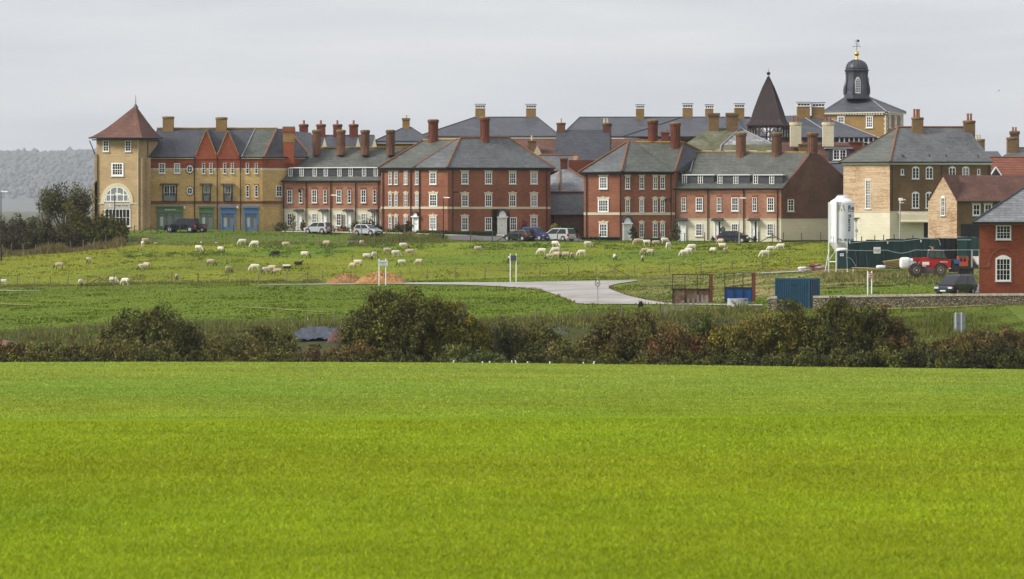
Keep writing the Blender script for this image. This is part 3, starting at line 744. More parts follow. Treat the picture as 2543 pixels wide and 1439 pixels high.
def roof(parent, faces, mat, name='roof', thick=.12):
    """faces given as lists of (px, row, Y) points; each becomes a thick roof slope"""
    mb = MB()
    for f in faces:
        pts = [P(*q) for q in f]
        n = (pts[1]-pts[0]).cross(pts[2]-pts[0]).normalized()
        if n.z < 0: n = -n
        mb.slab(pts, -n*thick if abs(n.z) > .15 else Vector((0, .1, 0)))
    return mb.build(name, mat, parent)
def ridges(parent, lines, mat=None, r=.13, name='ridge_tiles'):
    mb = MB()
    for a, b in lines: mb.tube(P(*a)+Vector((0, -.03, .03)), P(*b)+Vector((0, -.03, .03)), r, r, 6)
    return mb.build(name, mat or ridge_r, parent)
def gutter(parent, pts, mat=None, r=.09, oy=-.05):
    mb = MB()
    q = [P(*a)+Vector((0, oy, -.04)) for a in pts]
    for i in range(len(q)-1): mb.tube(q[i], q[i+1], r, r, 6)
    return mb.build('gutter', mat or dark, parent)
def pipe(parent, face, xs, y0, y1, mat=None, r=.065):
    for x in xs:
        mb = MB(); mb.tube(face.p(x, y0, .12), face.p(x, y1, .12), r, r, 6)
        mb.tube(face.p(x, y0+1, .12), face.p(x, y0, .45), r, r, 5)
        mb.build('downpipe', mat or dark, parent)
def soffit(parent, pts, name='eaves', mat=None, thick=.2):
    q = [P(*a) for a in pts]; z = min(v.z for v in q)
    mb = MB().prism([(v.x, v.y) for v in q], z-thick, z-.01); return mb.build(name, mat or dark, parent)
def chimney(parent, x0, x1, yt, yb, Y, mat, style='plain', pots=(), potmat=None, pot_top=None, cap=None, top_mat=None, depth=None):
    cxp = (x0+x1)/2; xc = Xp(cxp, Y); w = (x1-x0)*Y/F; d = depth or w*.75
    zt, zb = Zp(yt, Y), Zp(yb, Y)-.8; H = Zp(yt, Y)-Zp(yb, Y)
    mb = MB()
    if style == 'oct':
        a = w*.40; n = 8
        mb.lathe((xc, Y, zb), [(a*1.08, 0), (a*1.08, .8+H*.12), (a, .8+H*.14), (a, .8+H*.80), (a*1.12, .8+H*.84), (a*1.25, .8+H*.89), (a*1.27, .8+H*.97)], n, rot=PI/8)
        # engaged ribs give the fluted outline
        for i in range(8):
            an = PI/4*i; mb.box(xc+math.cos(an)*a*.93-.06, xc+math.cos(an)*a*.93+.06, Y+math.sin(an)*a*.93-.06, Y+math.sin(an)*a*.93+.06, zb+.8+H*.1, zb+.8+H*.82)
        o = mb.build('chimney', mat, parent)
        MB().lathe((xc, Y, zb+.8+H*.97), [(a*1.25, 0), (a*1.2, H*.03), (a*.9, H*.055)], 8, rot=PI/8).build('cap', cap or lichen, o)
    elif style == 'slot':
        mb.box(xc-w*.43, xc+w*.43, Y-d/2, Y+d/2, zb, zb+.8+H*.68)
        o = mb.build('chimney', mat, parent)
        c2 = MB(); z1 = zb+.8+H*.68
        c2.box(xc-w*.47, xc+w*.47, Y-d*.55, Y+d*.55, z1, z1+H*.07)
        for i in range(5):
            xx = xc-w*.42+w*.84*i/4; c2.box(xx-.05, xx+.05, Y-d*.5, Y-d*.5+.1, z1+H*.07, zt-H*.09); c2.box(xx-.05, xx+.05, Y+d*.5-.1, Y+d*.5, z1+H*.07, zt-H*.09)
        c2.box(xc-w*.42, xc+w*.42, Y-.1, Y+.1, z1+H*.07, zt-H*.12, 1)
        c2.box(xc-w*.5, xc+w*.5, Y-d*.58, Y+d*.58, zt-H*.09, zt-H*.045); c2.box(xc-w*.49, xc+w*.49, Y-d*.57, Y+d*.57, zt-H*.045, zt, 1)
        c2.build('cowl', [white, dark], o)
    else:
        k = .9 if style == 'round' else 1
        mb.box(xc-w*.42, xc+w*.42, Y-d/2, Y+d/2, zb, zt-H*.22)
        if style == 'round':
            mb.lathe((xc, Y, zt-H*.22), [(w*.42, 0), (w*.5, H*.07), (w*.5, H*.19)], 14, sy=.8)
        else:
            mb.box(xc-w*.46, xc+w*.46, Y-d*.55, Y+d*.55, zt-H*.22, zt-H*.16)
            mb.box(xc-w*.5, xc+w*.5, Y-d*.6, Y+d*.6, zt-H*.16, zt-H*.06)
        o = mb.build('chimney', mat, parent)
        if style != 'round': MB().prism([(xc-w*.48, Y-d*.57), (xc+w*.48, Y-d*.57), (xc+w*.48, Y+d*.57), (xc-w*.48, Y+d*.57)], zt-H*.06, zt).build('cap', cap or lichen, o)
        else: MB().lathe((xc, Y, zt-H*.03), [(w*.49, 0), (w*.42, H*.04)], 14, sy=.8).build('cap', cap or lichen, o)
        if top_mat:
            MB().box(xc-w*.44, xc+w*.44, Y-d*.53, Y+d*.53, zt-H*.5, zt-H*.221).build('upper_band', top_mat, o)
    for q in pots:
        x = Xp(q, Y); zp = Zp(pot_top, Y)
        MB().lathe((x, Y, zt-.02), [(.16, 0), (.13, (zp-zt)*.8), (.17, (zp-zt)*.86), (.15, zp-zt)], 8).build('chimney_pot', potmat or terracotta, o)
    return o
def dormer_row(parent, face, x0, x1, wins, yt, yb, roof_y_bottom, mat=None):
    """long flat dormer: slate cheeks, white fascia, a row of small casements"""
    mb = MB(); face.box(mb, x0+1.5, x1-1.5, yt+1, yb+3, -3.2, -.55)
    o = mb.build('dormer', mat or slate_blue, parent)
    f_ = MB(); face.box(f_, x0, x1, yt-1.3, yt+.8, -3.3, -.35); f_.build('fascia', white, o)
    return o
def rail(parent, face, x0, x1, y0, y1):
    mb = MB(); face.box(mb, x0, x1, y0, y0+.8, .28, .34); face.box(mb, x0, x1, y1-.8, y1, .28, .34)
    n = int((x1-x0)/1.6)
    for i in range(n+1):
        x = x0+(x1-x0)*i/n; face.box(mb, x-.18, x+.18, y0, y1, .29, .33)
    face.box(mb, x0-.2, x0+.5, y0, y1, 0, .34); face.box(mb, x1-.5, x1+.2, y0, y1, 0, .34)
    return mb.build('balcony_rail', dark, parent)
def front_door(face, x0, x1, y0, y1, parent, style='canopy', gl=False, canopy_y=None):
    mb = MB(); b = (x1-x0)*.16
    face.box(mb, x0, x0+b, y0, y1, 0, .25); face.box(mb, x1-b, x1, y0, y1, 0, .25); face.box(mb, x0-1.5, x1+1.5, y0-2.5, y0, 0, .4)
    o = mb.build('door_surround', white, parent)
    d = MB(); face.box(d, x0+b, x1-b, y0, y1-.5, .02, .10)
    xm = (x0+x1)/2; w = x1-x0-2*b
    for i in (0, 1):
        for (q0, q1) in ((.08, .42), (.50, .92)):
            xa = x0+b+w*(.10+.45*i); face.box(d, xa, xa+w*.34, y0+(y1-y0)*q0, y0+(y1-y0)*q1, .10, .125)
    d.build('door', white, parent)
    if gl: band(face, x0+b+w*.62, x1-b, y0+2, y1-2, glass, o, 'sidelight', .135, .05)
    if style == 'canopy':
        cyy = canopy_y or (y0-4)
        c2 = MB(); q = [face.p(x0-4, cyy+2.5, 0), face.p(x1+4, cyy+2.5, 0), face.p(x1+4, cyy+3.5, .9), face.p(x0-4, cyy+3.5, .9)]
        c2.slab(q, (0, 0, -.08)); c2.slab([face.p(x0-3, cyy-2, 0), face.p(x1+3, cyy-2, 0), face.p(x1+4.4, cyy+2.4, .95), face.p(x0-4.4, cyy+2.4, .95)], (0, 0, -.07))
        c2.build('canopy', slate_blue, o)
    else:
        hd = MB(); ww = (x1-x0)
        pts = [face.p(x0+ww/2+math.cos(a)*ww*.42, y0-1.5-math.sin(a)*ww*.62, 0) for a in [PI*k/12 for k in range(13)]]
        hd.slab(pts, face.n*.35); face.box(hd, x0-1, x1+1, y0-2, y0+1, 0, .55)
        hd.build('door_hood', white, o)
        hd = MB()
        for k in range(12):
            a0, a1 = PI*k/12, PI*(k+1)/12; g2 = lambda a, s: face.p(x0+ww/2+math.cos(a)*ww*s, y0-1.5-math.sin(a)*ww*s*1.42, 0)
            hd.slab([g2(a0, .46), g2(a1, .46), g2(a1, .58), g2(a0, .58)], face.n*.55)
        hd.build('hood_arch', slate_blue, o)
        kn = MB(); face.box(kn, xm-1.5, xm+1.5, y0+(y1-y0)*.45, y0+(y1-y0)*.48, .12, .15); kn.build('letterbox', black, o)
    return o
def lamp_head(parent, q, dx=.35, mat=None):
    mb = MB(); mb.hexa([q+Vector((-.05, -.12, -.05)), q+Vector((dx*2, -.12, -.03)), q+Vector((dx*2, .12, -.03)), q+Vector((-.05, .12, -.05)), q+Vector((.0, -.09, .10)), q+Vector((dx*2-.1, -.07, .07)), q+Vector((dx*2-.1, .07, .07)), q+Vector((.0, .09, .10))])
    return mb.build('lamp_head', mat or steel, parent)
def textmesh(s, size, sx=1.0):
    c = bpy.data.curves.new('txt', 'FONT'); c.body = s; c.size = size; c.resolution_u = 2; c.offset = .022
    o = bpy.data.objects.new('txt', c); C.objects.link(o)
    dg = bpy.context.evaluated_depsgraph_get(); dg.update()
    me = o.evaluated_get(dg).to_mesh()
    V = [(v.co.x*sx, v.co.y) for v in me.vertices]; Fs = [tuple(p.vertices) for p in me.polygons]
    o.evaluated_get(dg).to_mesh_clear(); bpy.data.objects.remove(o); bpy.data.curves.remove(c)
    return V, Fs
def facetext(face, s, px, py, hpx, wpx, out, mat, parent, name='lettering'):
    V, Fs = textmesh(s, 1.0); xs = [v[0] for v in V]; ysv = [v[1] for v in V]
    x0, x1 = min(xs), max(xs); y0, y1 = min(ysv), max(ysv)
    mb = MB(); mb.add([face.p(px-wpx/2+(v[0]-x0)/(x1-x0)*wpx, py+hpx/2-(v[1]-y0)/(y1-y0)*hpx, out) for v in V], Fs)
    return mb.build(name, mat, parent)

# ---------------------------------------------------------------- corner tower
tw = bldg('tower_building', 'yellow brick corner tower with flared red tiled pyramid roof and big arched window', 300, 497)
fA = Face(240, 497.2, 342, 494.6); fB = Face(342, 494.6, 392, 500.2)
walls(tw, [(240, 497.2), (342, 494.6), (392, 500.2), (290, 503)], [(343, 574, brick_tower)])
# arched opening
def arch_pts(cxp, cyp, rx, ry, n=18): return [(cxp+math.cos(PI-PI*k/n)*rx, cyp-math.sin(PI-PI*k/n)*ry) for k in range(n+1)]
mb = MB(); o_ = arch_pts(292, 502, 40, 47); i_ = arch_pts(292, 502, 32, 38)
for k in range(18):
    mb.slab([fA.p(*o_[k]), fA.p(*o_[k+1]), fA.p(*i_[k+1]), fA.p(*i_[k])], fA.n*.10)
fA.box(mb, 252, 260, 502, 507, 0, .10); fA.box(mb, 324, 332, 502, 507, 0, .10)
mb.build('arch_surround', cream_plain, tw)
mb = MB(); mb.slab([fA.p(*q) for q in arch_pts(292, 502, 31.7, 37.7)], fA.n*.03)
ag = mb.build('arched_window', glass_pale, tw)
mb = MB()
for xx in (276, 292, 308): fA.box(mb, xx-1.1, xx+1.1, 466 if xx == 292 else 470, 501, .03, .08)
for xx in (265, 319): fA.box(mb, xx-.8, xx+.8, 484 if xx > 0 else 0, 501, .03, .08)
for yy in (484.5, 500.5): fA.box(mb, 260.5, 323.5, yy-1.1, yy+1.1, .03, .085)
for k in range(18):
    o2 = arch_pts(292, 502, 32, 38); i2 = arch_pts(292, 502, 30.3, 36); mb.slab([fA.p(*o2[k]), fA.p(*o2[k+1]), fA.p(*i2[k+1]), fA.p(*i2[k])], fA.n*.085)
mb.build('frame', white, ag)
sg = band(fA, 260, 325, 505, 518, plain('sign_grey', (.42, .40, .36), .5), tw, 'shop_sign', .07)
facetext(fA, 'C', 274, 511, 6, 5, .085, white, sg); facetext(fA, 'Design Studio', 303, 511.5, 4.5, 34, .085, lead_dark, sg)
sw = window(fA, 261, 325, 519, 563, tw, cols=7, rows=2, sash=False, sill=True, fr=2)
for a, b in ((240, 252), (332, 342)): band(fA, a, b, 505, 507.5, cream_plain, tw, 'string_course', .08)
window(fA, 257, 272, 350, 377, tw, rows=4); window(fA, 312, 327, 350, 377, tw, rows=4)
window(fA, 278, 308, 405, 438, tw, cols=4, rows=4)
# buttresses
mb = MB()
for f, x0, x1, y0, d in ((fA, 236, 241, 388, .7), (fA, 229.5, 241, 462, 1.0)):
    q = f.base(241); w = (x1-x0)*497/F
    z1 = Zp(y0, 497); mb.hexa([(q.x-w, q.y-.3, Zp(576, 497)), (q.x+.05, q.y-.3, Zp(576, 497)), (q.x+.05, q.y+.9, Zp(576, 497)), (q.x-w, q.y+.9, Zp(576, 497)),
                               (q.x-w, q.y-.3, z1), (q.x+.05, q.y-.3, z1+w*1.1), (q.x+.05, q.y+.9, z1+w*1.1), (q.x-w, q.y+.9, z1)])
fB.box(mb, 345, 352, 392, 574, 0, .55); fB.box(mb, 352, 360, 392, 574, 0, .9)
mb.build('buttress', brick_tower, tw)
pipe(tw, fA, [344.5], 346, 572, cream_plain, .06); pipe(tw, fB, [366], 346, 400, dark, .05)
MB().tube(fA.p(226, 350, .3), fA.p(238, 384, .1), .07).build('eaves_bracket', dark, tw)
mb = MB()
for a, b, z0, z1 in (()): pass
# flared pyramid roof, four concave sides
ap = P(337, 262, 499); cor = [(220, 342.5, 496.6), (353, 342.5, 492.3), (404, 342.5, 500.5), (272, 342.5, 505.5)]
mb = MB()
for k in range(4):
    a = P(*cor[k]); b = P(*cor[(k+1) % 4]); prev = (a, b)
    for s, zz in ((.10, .06), (.22, .155), (.38, .30), (.6, .54), (1.0, 1.0)):
        na = a.lerp(ap, s); nb_ = b.lerp(ap, s); na.z = a.z+(ap.z-a.z)*zz; nb_.z = b.z+(ap.z-b.z)*zz
        mb.poly([prev[0], prev[1], nb_, na]); prev = (na, nb_)
mb.poly([P(*q) for q in cor]); mb.build('roof', tile_red, tw)
MB().lathe(ap+Vector((0, 0, -.35)), [(.4, 0), (.1, .5), (.05, .6), (.02, 1.75)], 8).build('finial', lead_dark, tw)
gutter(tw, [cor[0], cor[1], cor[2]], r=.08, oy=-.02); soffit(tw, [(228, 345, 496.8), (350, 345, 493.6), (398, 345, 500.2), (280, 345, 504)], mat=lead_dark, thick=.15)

# ---------------------------------------------------------------- shop block
sb = bldg('shop_building', 'long yellow and red brick shop building with two steep gables and painted shopfronts', 510, 497)
s1 = Face(366, 497.5, 652, 497.5); s2 = Face(652, 497.5, 772, 503)
walls(sb, [(366, 497.5), (652, 497.5), (772, 503), (772, 512), (366, 509)], [(391, 418, brick_deep), (418, 574, brick_yellow)])
for f, a, b in ((s1, 366, 652), (s2, 652, 760)):
    band(f, a, b, 418.3, 424, cream_plain, sb, 'frieze', .04)
    for a2, b2 in (((366, 485.5), (598, 652)) if f is s1 else ((a, b),)): band(f, a2, b2, 391.5, 395, cream_plain, sb, 'cornice', .12)
    band(f, a, b, 499.5, 503, brick_brown, sb, 'string_course', .14); band(f, a, b, 503, 509, brick_red, sb, 'string_course', .09); band(f, a, b, 509, 510.3, cream_plain, sb, 'string_course', .12)
mb = MB()
for k in range(34): s1.box(mb, 370+k*8.3, 372+k*8.3, 420, 422.3, .03, .055)
for k in range(70): (s1.box(mb, 368+k*4.05, 369.6+k*4.05, 395, 397.5, .0, .07) if not 484 < 368+k*4.05 < 597 else None)
mb.build('brick_dots', brick_chim, sb)
Yr = 503.5
roof(sb, [[(366, 391, 497.44), (600, 391, 497.44), (634, 320, Yr), (390, 320, Yr)]], slate_blue)
roof(sb, [[(600, 391, 497.44), (655, 391, 497.44), (688, 320, Yr), (634, 320, Yr)]], slate_moss)
roof(sb, [[(655, 391, 497.44), (776, 391, 502.8), (716, 322, 506), (688, 320, Yr)], [(716, 322, 506), (776, 391, 502.8), (776, 391, 513)], [(366, 391, 509.5), (776, 391, 513), (700, 320, 506), (390, 320, Yr)]], slate_blue)
roof(sb, [[(366, 391, 497.44), (390, 320, Yr), (366, 391, 509.5)]], slate_blue)
ridges(sb, [((390, 319.5, Yr), (688, 319.5, Yr))], ridge_o, .11); ridges(sb, [((688, 320, Yr), (655, 391, 497.1)), ((716, 321, 506), (774, 390, 502.8))], ridge_r)
ridges(sb, [((634, 320, Yr), (600, 390, 497.1))], lead, .06, 'valley_flashing')
for gx, ga, gb, ay in ((513.5, 486.5, 538.5, 324), (566, 540.5, 594.5, 327)):
    mb = MB(); tri = [s1.p(ga, 396, .10), s1.p(gb, 396, .10), s1.p(gx, ay, .10)]
    mb.slab([tri[0], tri[1], s1.p(gb, 385, .10), tri[2], s1.p(ga, 385, .10)], (0, .3, 0)); gb_ = mb.build('gable', brick_deep, sb)
    A, B_, T_ = s1.p(ga, 385, .10), s1.p(gb, 385, .10), tri[2]; bk = Vector((0, 6.2, 0)); mb = MB()
    for e in (A, B_):
        sgn = -1 if e is A else 1
        mb.slab([e+Vector((sgn*.08, -.08, 0)), T_+Vector((0, -.08, .1)), T_+bk+Vector((0, 0, .1)), e+bk*.05+Vector((sgn*.08, 0, 0))], (sgn*.05, 0, .05))
    mb.build('gable_roof', slate_blue, sb)
    mb = MB()
    for e in (A, B_): mb.tube(e+Vector((0, -.12, .02)), T_+Vector((0, -.12, .12)), .03, .03, 5)
    mb.build('verge', brick_yellow, sb)
gutter(sb, [(366, 391, 497.1), (486, 391, 497.1)]); gutter(sb, [(597, 391, 497.1), (655, 391, 497.1), (772, 391, 502.7)])
for a, b in ((395, 411), (433, 448)): window(s1, a, b, 406, 431, sb, lintel=None)
for a in (502.5, 521, 555, 574.3, 611.5, 633.5): window(s1, a, a+7.3, 405.5, 431.5, sb, cols=1)
for a in (611.5, 633.5): window(s1, a, a+7.3, 461, 489, sb, cols=1, arch=True, lintel='dark')
window(s2, 685, 700, 462, 489, sb)
for a, b in ((404, 440), (503, 524), (555, 578)):
    w = window(s1, a+3.5, b-3.5, 461, 499, sb, cols=4 if b-a > 30 else 3, rows=2, sash=False, sill=False, fr=1.6, name='balcony_window', bars=1.2)
    band(s1, a+4.5, b-4.5, 486, 498.5, offwhite, w, 'lower_panel', .11, .05)
    band(s1, a, a+3.5, 459, 501, wood_dark, sb, 'shutter', .12); band(s1, b-3.5, b, 459, 501, wood_dark, sb, 'shutter', .12)
    rail(sb, s1, a+2, b-2, 480, 501)
    mb = MB(); mb.slab([s1.p(a-5, 456, 0), s1.p(b+4, 456, 0), s1.p(b+5, 459, .7), s1.p(a-6, 459, .7)], (0, 0, -.08)); cn = mb.build('canopy', slate_blue, sb)
    band(s1, a-4, b+4, 459, 460.5, white, cn, 'canopy_edge', .68)
for cyv in (420.5, 474.5):
    mb = MB()
    for k in range(20):
        a0, a1 = 2*PI*k/20, 2*PI*(k+1)/20; g2 = lambda a, r_: s1.p(472+math.cos(a)*r_, cyv+math.sin(a)*r_*1.18, .05)
        mb.slab([g2(a0, 8), g2(a1, 8), g2(a1, 6.3), g2(a0, 6.3)], s1.n*.06)
    s1.box(mb, 471.5, 472.5, cyv-8, cyv+8, .05, .10); s1.box(mb, 465, 479, cyv-.5, cyv+.5, .05, .10)
    rw = mb.build('round_window', white, sb)
    MB().slab([s1.p(472+math.cos(2*PI*k/20)*6.8, cyv+math.sin(2*PI*k/20)*8, .03) for k in range(20)], s1.n*.04).build('glass', glass, rw)
    mb = MB()
    for k in range(22):
        a = 2*PI*k/22; c_, s_ = math.cos(a), math.sin(a)
        if k % 2: continue
        pts = [(472+c_*r_-s_*w_, cyv+(s_*r_+c_*w_)*1.18) for r_, w_ in ((8.6, -.9), (8.6, .9), (12, 1.1), (12, -1.1))]
        mb.slab([s1.p(x, y, .0) for x, y in pts], s1.n*.04)
    mb.build('brick_rays', brick_chim, rw)
pipe(sb, s1, [483.5, 540, 598], 392, 572)
def shopfront(x0, x1, y0, y1, mat, parts, sign=None):
    mb = MB(); f = s1; w = x1-x0
    f.box(mb, x0, x0+4, y0, y1, 0, .28); f.box(mb, x1-4, x1, y0, y1, 0, .28)
    f.box(mb, x0+4, x1-4, y0, y0+12, 0, .26); f.box(mb, x0-2, x1+2, y0-3.2, y0, 0, .50); f.box(mb, x0-.5, x1+.5, y0+12, y0+13.2, 0, .34)
    f.box(mb, x0+4, x1-4, y1-9, y1, 0, .14); f.box(mb, x0+4, x1-4, y0+20, y0+21, .0, .16)
    for k in range(1, parts):
        x = x0+4+(w-8)*k/parts; f.box(mb, x-1, x+1, y0+13, y1-9, 0, .17)
    # timber brackets
    for x in (x0, x1-3): f.box(mb, x, x+3, y0-1, y0+4, 0, .42)
    if parts == 3:
        xa = x0+4+(w-8)/3; xb = x0+4+(w-8)*2/3
        f.box(mb, xa+1, xa+2.6, y0+22, y1-1, 0, .15); f.box(mb, xb-2.6, xb-1, y0+22, y1-1, 0, .15)
    o = mb.build('shopfront', mat, sb)
    g_ = MB(); f.box(g_, x0+4, x1-4, y0+13, y1-9, 0, .05); g_.build('glass', glass_pale, o)
    c_ = MB(); f.box(c_, x0+8, x0+15, y0+24, y1-10, .05, .07); c_.build('blind', offwhite, o)
    if sign: facetext(f, sign, (x0+x1)/2+2, y0+6.5, 3.6, 26, .28, white, o)
    return o
shopfront(390.5, 454, 515, 572, green_paint, 3, 'Bodyworks'); shopfront(494.5, 531, 516, 573, green_paint, 2)
shopfront(548, 585, 517, 574, blue_paint, 2); shopfront(605.5, 642, 517, 574.5, blue_paint, 2)
for x in (458.5, 590.5): MB().ball(s1.p(x, 516, .2), .14, 8, sc=(1, 1, 1.7)).build('alarm_box', white, sb)
chimney(sb, 403, 434, 290, 321, Yr, brick_ochre, 'round'); chimney(sb, 535, 566, 292, 321, Yr, brick_ochre, 'round')
chimney(sb, 702, 733, 315, 392, 500.5, brick_deep, 'plain', top_mat=brick_ochre)

# ---------------------------------------------------------------- left terrace
def terrace(root, fac, fp, eave, base, split, ridge, roofpts, gable_side=None): pass
lt = bldg('terraced_houses', 'row of four brick and cream terraced houses with eight small dormer windows', 823, 497)
fT = Face(702, 499.5, 946, 495.5)
walls(lt, [(702, 499.5), (946, 495.5), (962, 503.5), (718, 507.5)], [(449, 520, brick_pink), (520, 577, cream)])
roof(lt, [[(698, 450, 499.2), (949, 449, 495.2), (1030, 367.5, 500.5), (776, 368, 503.8)]], slate_moss)
roof(lt, [[(718, 450, 508.2), (985, 449, 504.5), (1030, 367.5, 500.5), (776, 368, 503.8)]], slate_moss)
MB().slab([P(702, 450, 499.5), P(718, 450, 507.5), P(776, 369, 503.8)], (.2, 0, 0)).build('gable', brick_pink, lt)
ridges(lt, [((776, 367.5, 503.8), (1028, 367, 500.5))], ridge_o, .10)
band(fT, 702, 946, 518.8, 521, cream_plain, lt, 'string_course', .07)
gutter(lt, [(698, 450, 499.1), (949, 449.5, 495.1)])
pipe(lt, fT, [705.5, 761, 822, 883.6, 940], 451, 574)
d = dormer_row(lt, fT, 716, 941, [], 417, 437, 449)
fD = Face(702, 499.5, 946, 495.5); fD.A -= fD.n*.58; fD.B -= fD.n*.58
for x in (722, 750, 782.5, 810, 843.6, 871.6, 905, 934): window(fD, x-5, x+5, 418, 438.5, lt, cols=2, rows=3, sash=False, sill=False, fr=1.3)
for i in range(4):
    a = (714, 775, 836, 897)[i]; b = (743.5, 804, 864.5, 927)[i]
    window(fT, a, a+12.5, 472, 504, lt, lintel='red'); window(fT, b, b+7.8, 472, 504, lt, cols=1, lintel='red')
    window(fT, (714, 775, 836, 897)[i], (714, 775, 836, 897)[i]+12, 531, 561, lt, gl=glass_pale if i % 2 else glass)
    dx = (738, 799.5, 860.5, 922.5)[i]; front_door(fT, dx, dx+13, 526, (573, 574, 575, 576)[i], lt, 'canopy', gl=(i == 3), canopy_y=521)
for a, b in ((774, 799), (834, 860), (894, 920), (957, 983)): chimney(lt, a, b, 324, 371, 502.5-(a-774)*.016, brick_chim, 'oct')
# garden trellis between window and door of the third house
mb = MB()
for k in range(8): fT.box(mb, 849, 856, 535+k*4, 536+k*4, .05, .09)
fT.box(mb, 849, 849.8, 533, 566, .05, .1); fT.box(mb, 855.2, 856, 533, 566, .05, .1); mb.build('trellis', wood_dark, lt)

# ---------------------------------------------------------------- red corner block
rb = bldg('brick_corner_block', 'large three storey red brick corner block with slate hipped roof and arched white door', 1160, 492)
f1 = Face(946, 494.5, 1112, 489.5); f2 = Face(1112, 489.5, 1367, 495.5)
walls(rb, [(946, 494.5), (1112, 489.5), (1367, 495.5), (1367, 505), (1112, 500), (960, 504.5)], [(416, 586, brick_red)])
roof(rb, [[(938, 417, 494.4), (1026, 416.5, 491.7), (1136, 347, 497.5), (1050, 349.5, 499.5)]], slate_moss)
roof(rb, [[(1026, 416.5, 491.7), (1110, 416, 489.1), (1143, 343, 495), (1136, 347, 497.5)]], slate_grey)
roof(rb, [[(1110, 416, 489.1), (1379, 417, 495.4), (1262, 342, 498), (1143, 343, 495)]], slate_grey)
roof(rb, [[(938, 417, 494.4), (1050, 349.5, 499.5), (960, 417, 505)], [(1050, 349.5, 499.5), (1136, 347, 497.5), (1143, 343, 495), (1112, 417, 501), (960, 417, 505)], [(1379, 417, 495.4), (1379, 417, 505.6), (1262, 342, 498)], [(1112, 417, 500.6), (1379, 417, 505.6), (1262, 342, 498), (1143, 343, 495)]], slate_blue)
ridges(rb, [((938, 417, 494.3), (1050, 349, 499.5)), ((1110, 416, 489), (1143, 343, 495)), ((1262, 342, 498), (1379, 417, 495.3)), ((1026, 416, 491.6), (1136, 346.5, 497.4)), ((1143, 342.5, 495), (1262, 341.5, 498))], ridge_r, .12)
ridges(rb, [((1050, 349, 499.5), (1136, 346.5, 497.5))], ridge_o, .12)
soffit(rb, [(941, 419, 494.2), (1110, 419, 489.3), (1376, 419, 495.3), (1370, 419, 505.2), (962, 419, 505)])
gutter(rb, [(938, 417.5, 494.3), (1110, 417, 489), (1379, 417.5, 495.3)])
band(f1, 946, 1112, 513.5, 519.5, cream_plain, rb, 'string_course', .06); band(f2, 1112, 1367, 514, 519.5, cream_plain, rb, 'string_course', .06)
for a, b, c_ in ((966, 974, 1), (980, 988, 1), (1004, 1012.5, 1), (1032, 1040, 1), (1067.5, 1084.5, 3)):
    window(f1, a, b, 429, 458.5, rb, cols=c_+0 if c_ > 1 else 2, lintel='flat')
    window(f1, a-(0 if c_ == 1 else 1), b+(0 if c_ == 1 else 2), 483, 513.5, rb, cols=3 if c_ > 1 else 2, lintel='key', sill=False)
    if a != 1032: window(f1, a, b, 539.5, 571, rb, cols=3 if c_ > 1 else 2, lintel='key')
front_door(f1, 1026.5, 1041.5, 539, 577.5, rb, 'hood')
for a in (1145.5, 1204, 1264, 1317):
    window(f2, a, a+17.3, 429.5, 457.5, rb, cols=3, lintel='flat'); window(f2, a, a+17.3, 484, 514, rb, cols=3, lintel='key', sill=False)
for a, lt_ in ((1145.5, 'key'), (1204, None), (1266, None), (1317, 'key')): window(f2, a, a+17, 540, 573, rb, cols=3, lintel=lt_)
front_door(f2, 1233.5, 1257, 540, 583.5, rb, 'hood')
pipe(rb, f1, [952, 1021, 1040 if False else 1043], 418, 577); pipe(rb, f2, [1124, 1357], 418, 582)
chimney(rb, 1061, 1091, 298, 352, 498.8, brick_chim_red, 'oct'); chimney(rb, 1190, 1218, 292, 348, 496.2, brick_chim_red, 'oct')
band(f2, 1127, 1138, 476, 479, dark, rb, 'name_plate', .05)

# ---------------------------------------------------------------- low link house between the two red blocks
lk = bldg('link_house', 'low brick link house with stepped slate roofs between the two red brick blocks', 1410, 498)
fl = Face(1362, 499, 1456, 499)
walls(lk, [(1362, 499), (1456, 499), (1456, 512), (1362, 512)], [(533, 596, brick_gable)])
roof(lk, [[(1360, 534, 498.6), (1456, 534, 498.6), (1456, 479, 504), (1360, 479, 504)]], slate_grey)
ridges(lk, [((1360, 478, 503.9), (1456, 478, 503.9))], ridge_r, .14)
roof(lk, [[(1360, 478, 504), (1391, 478, 504), (1391, 424, 509), (1360, 440, 509)]], slate_light)
roof(lk, [[(1391, 478, 504), (1456, 478, 504), (1456, 448, 507), (1412, 420, 509), (1391, 422, 509)]], slate_light)
ridges(lk, [((1391, 478, 503.9), (1390, 424, 508.8)), ((1412, 419, 509), (1456, 447, 507))], ridge_r, .13)
chimney(lk, 1390, 1411, 393, 428, 509.5, brick_chim_red, 'plain')
gutter(lk, [(1362, 534, 498.4), (1454, 534, 498.4)]); pipe(lk, fl, [1375], 535, 592)

# ---------------------------------------------------------------- second red block
r2 = bldg('brick_corner_block', 'right hand three storey red brick block with left bay, slate hip and wall lamp', 1560, 490)
g1 = Face(1450, 489.5, 1543, 487.5); g2f = Face(1543, 487.5, 1676, 489)
walls(r2, [(1450, 489.5), (1543, 487.5), (1676, 489), (1690, 492), (1690, 501), (1543, 499), (1462, 500)], [(425, 602, brick_red)])
roof(r2, [[(1436, 429, 489.4), (1543, 426.5, 487), (1561, 351, 493)]], slate_grey)
roof(r2, [[(1543, 426.5, 487), (1676, 427, 488.7), (1698, 355, 494), (1580, 354, 494), (1561, 351, 493)]], slate_moss)
roof(r2, [[(1676, 427, 488.7), (1722, 425, 493), (1746, 379, 495), (1698, 355, 494)], [(1436, 429, 489.4), (1561, 351, 493), (1580, 354, 494), (1560, 427, 501), (1450, 429, 501)], [(1560, 427, 501), (1580, 354, 494), (1698, 355, 494), (1746, 379, 495), (1722, 425, 502)]], slate_blue)
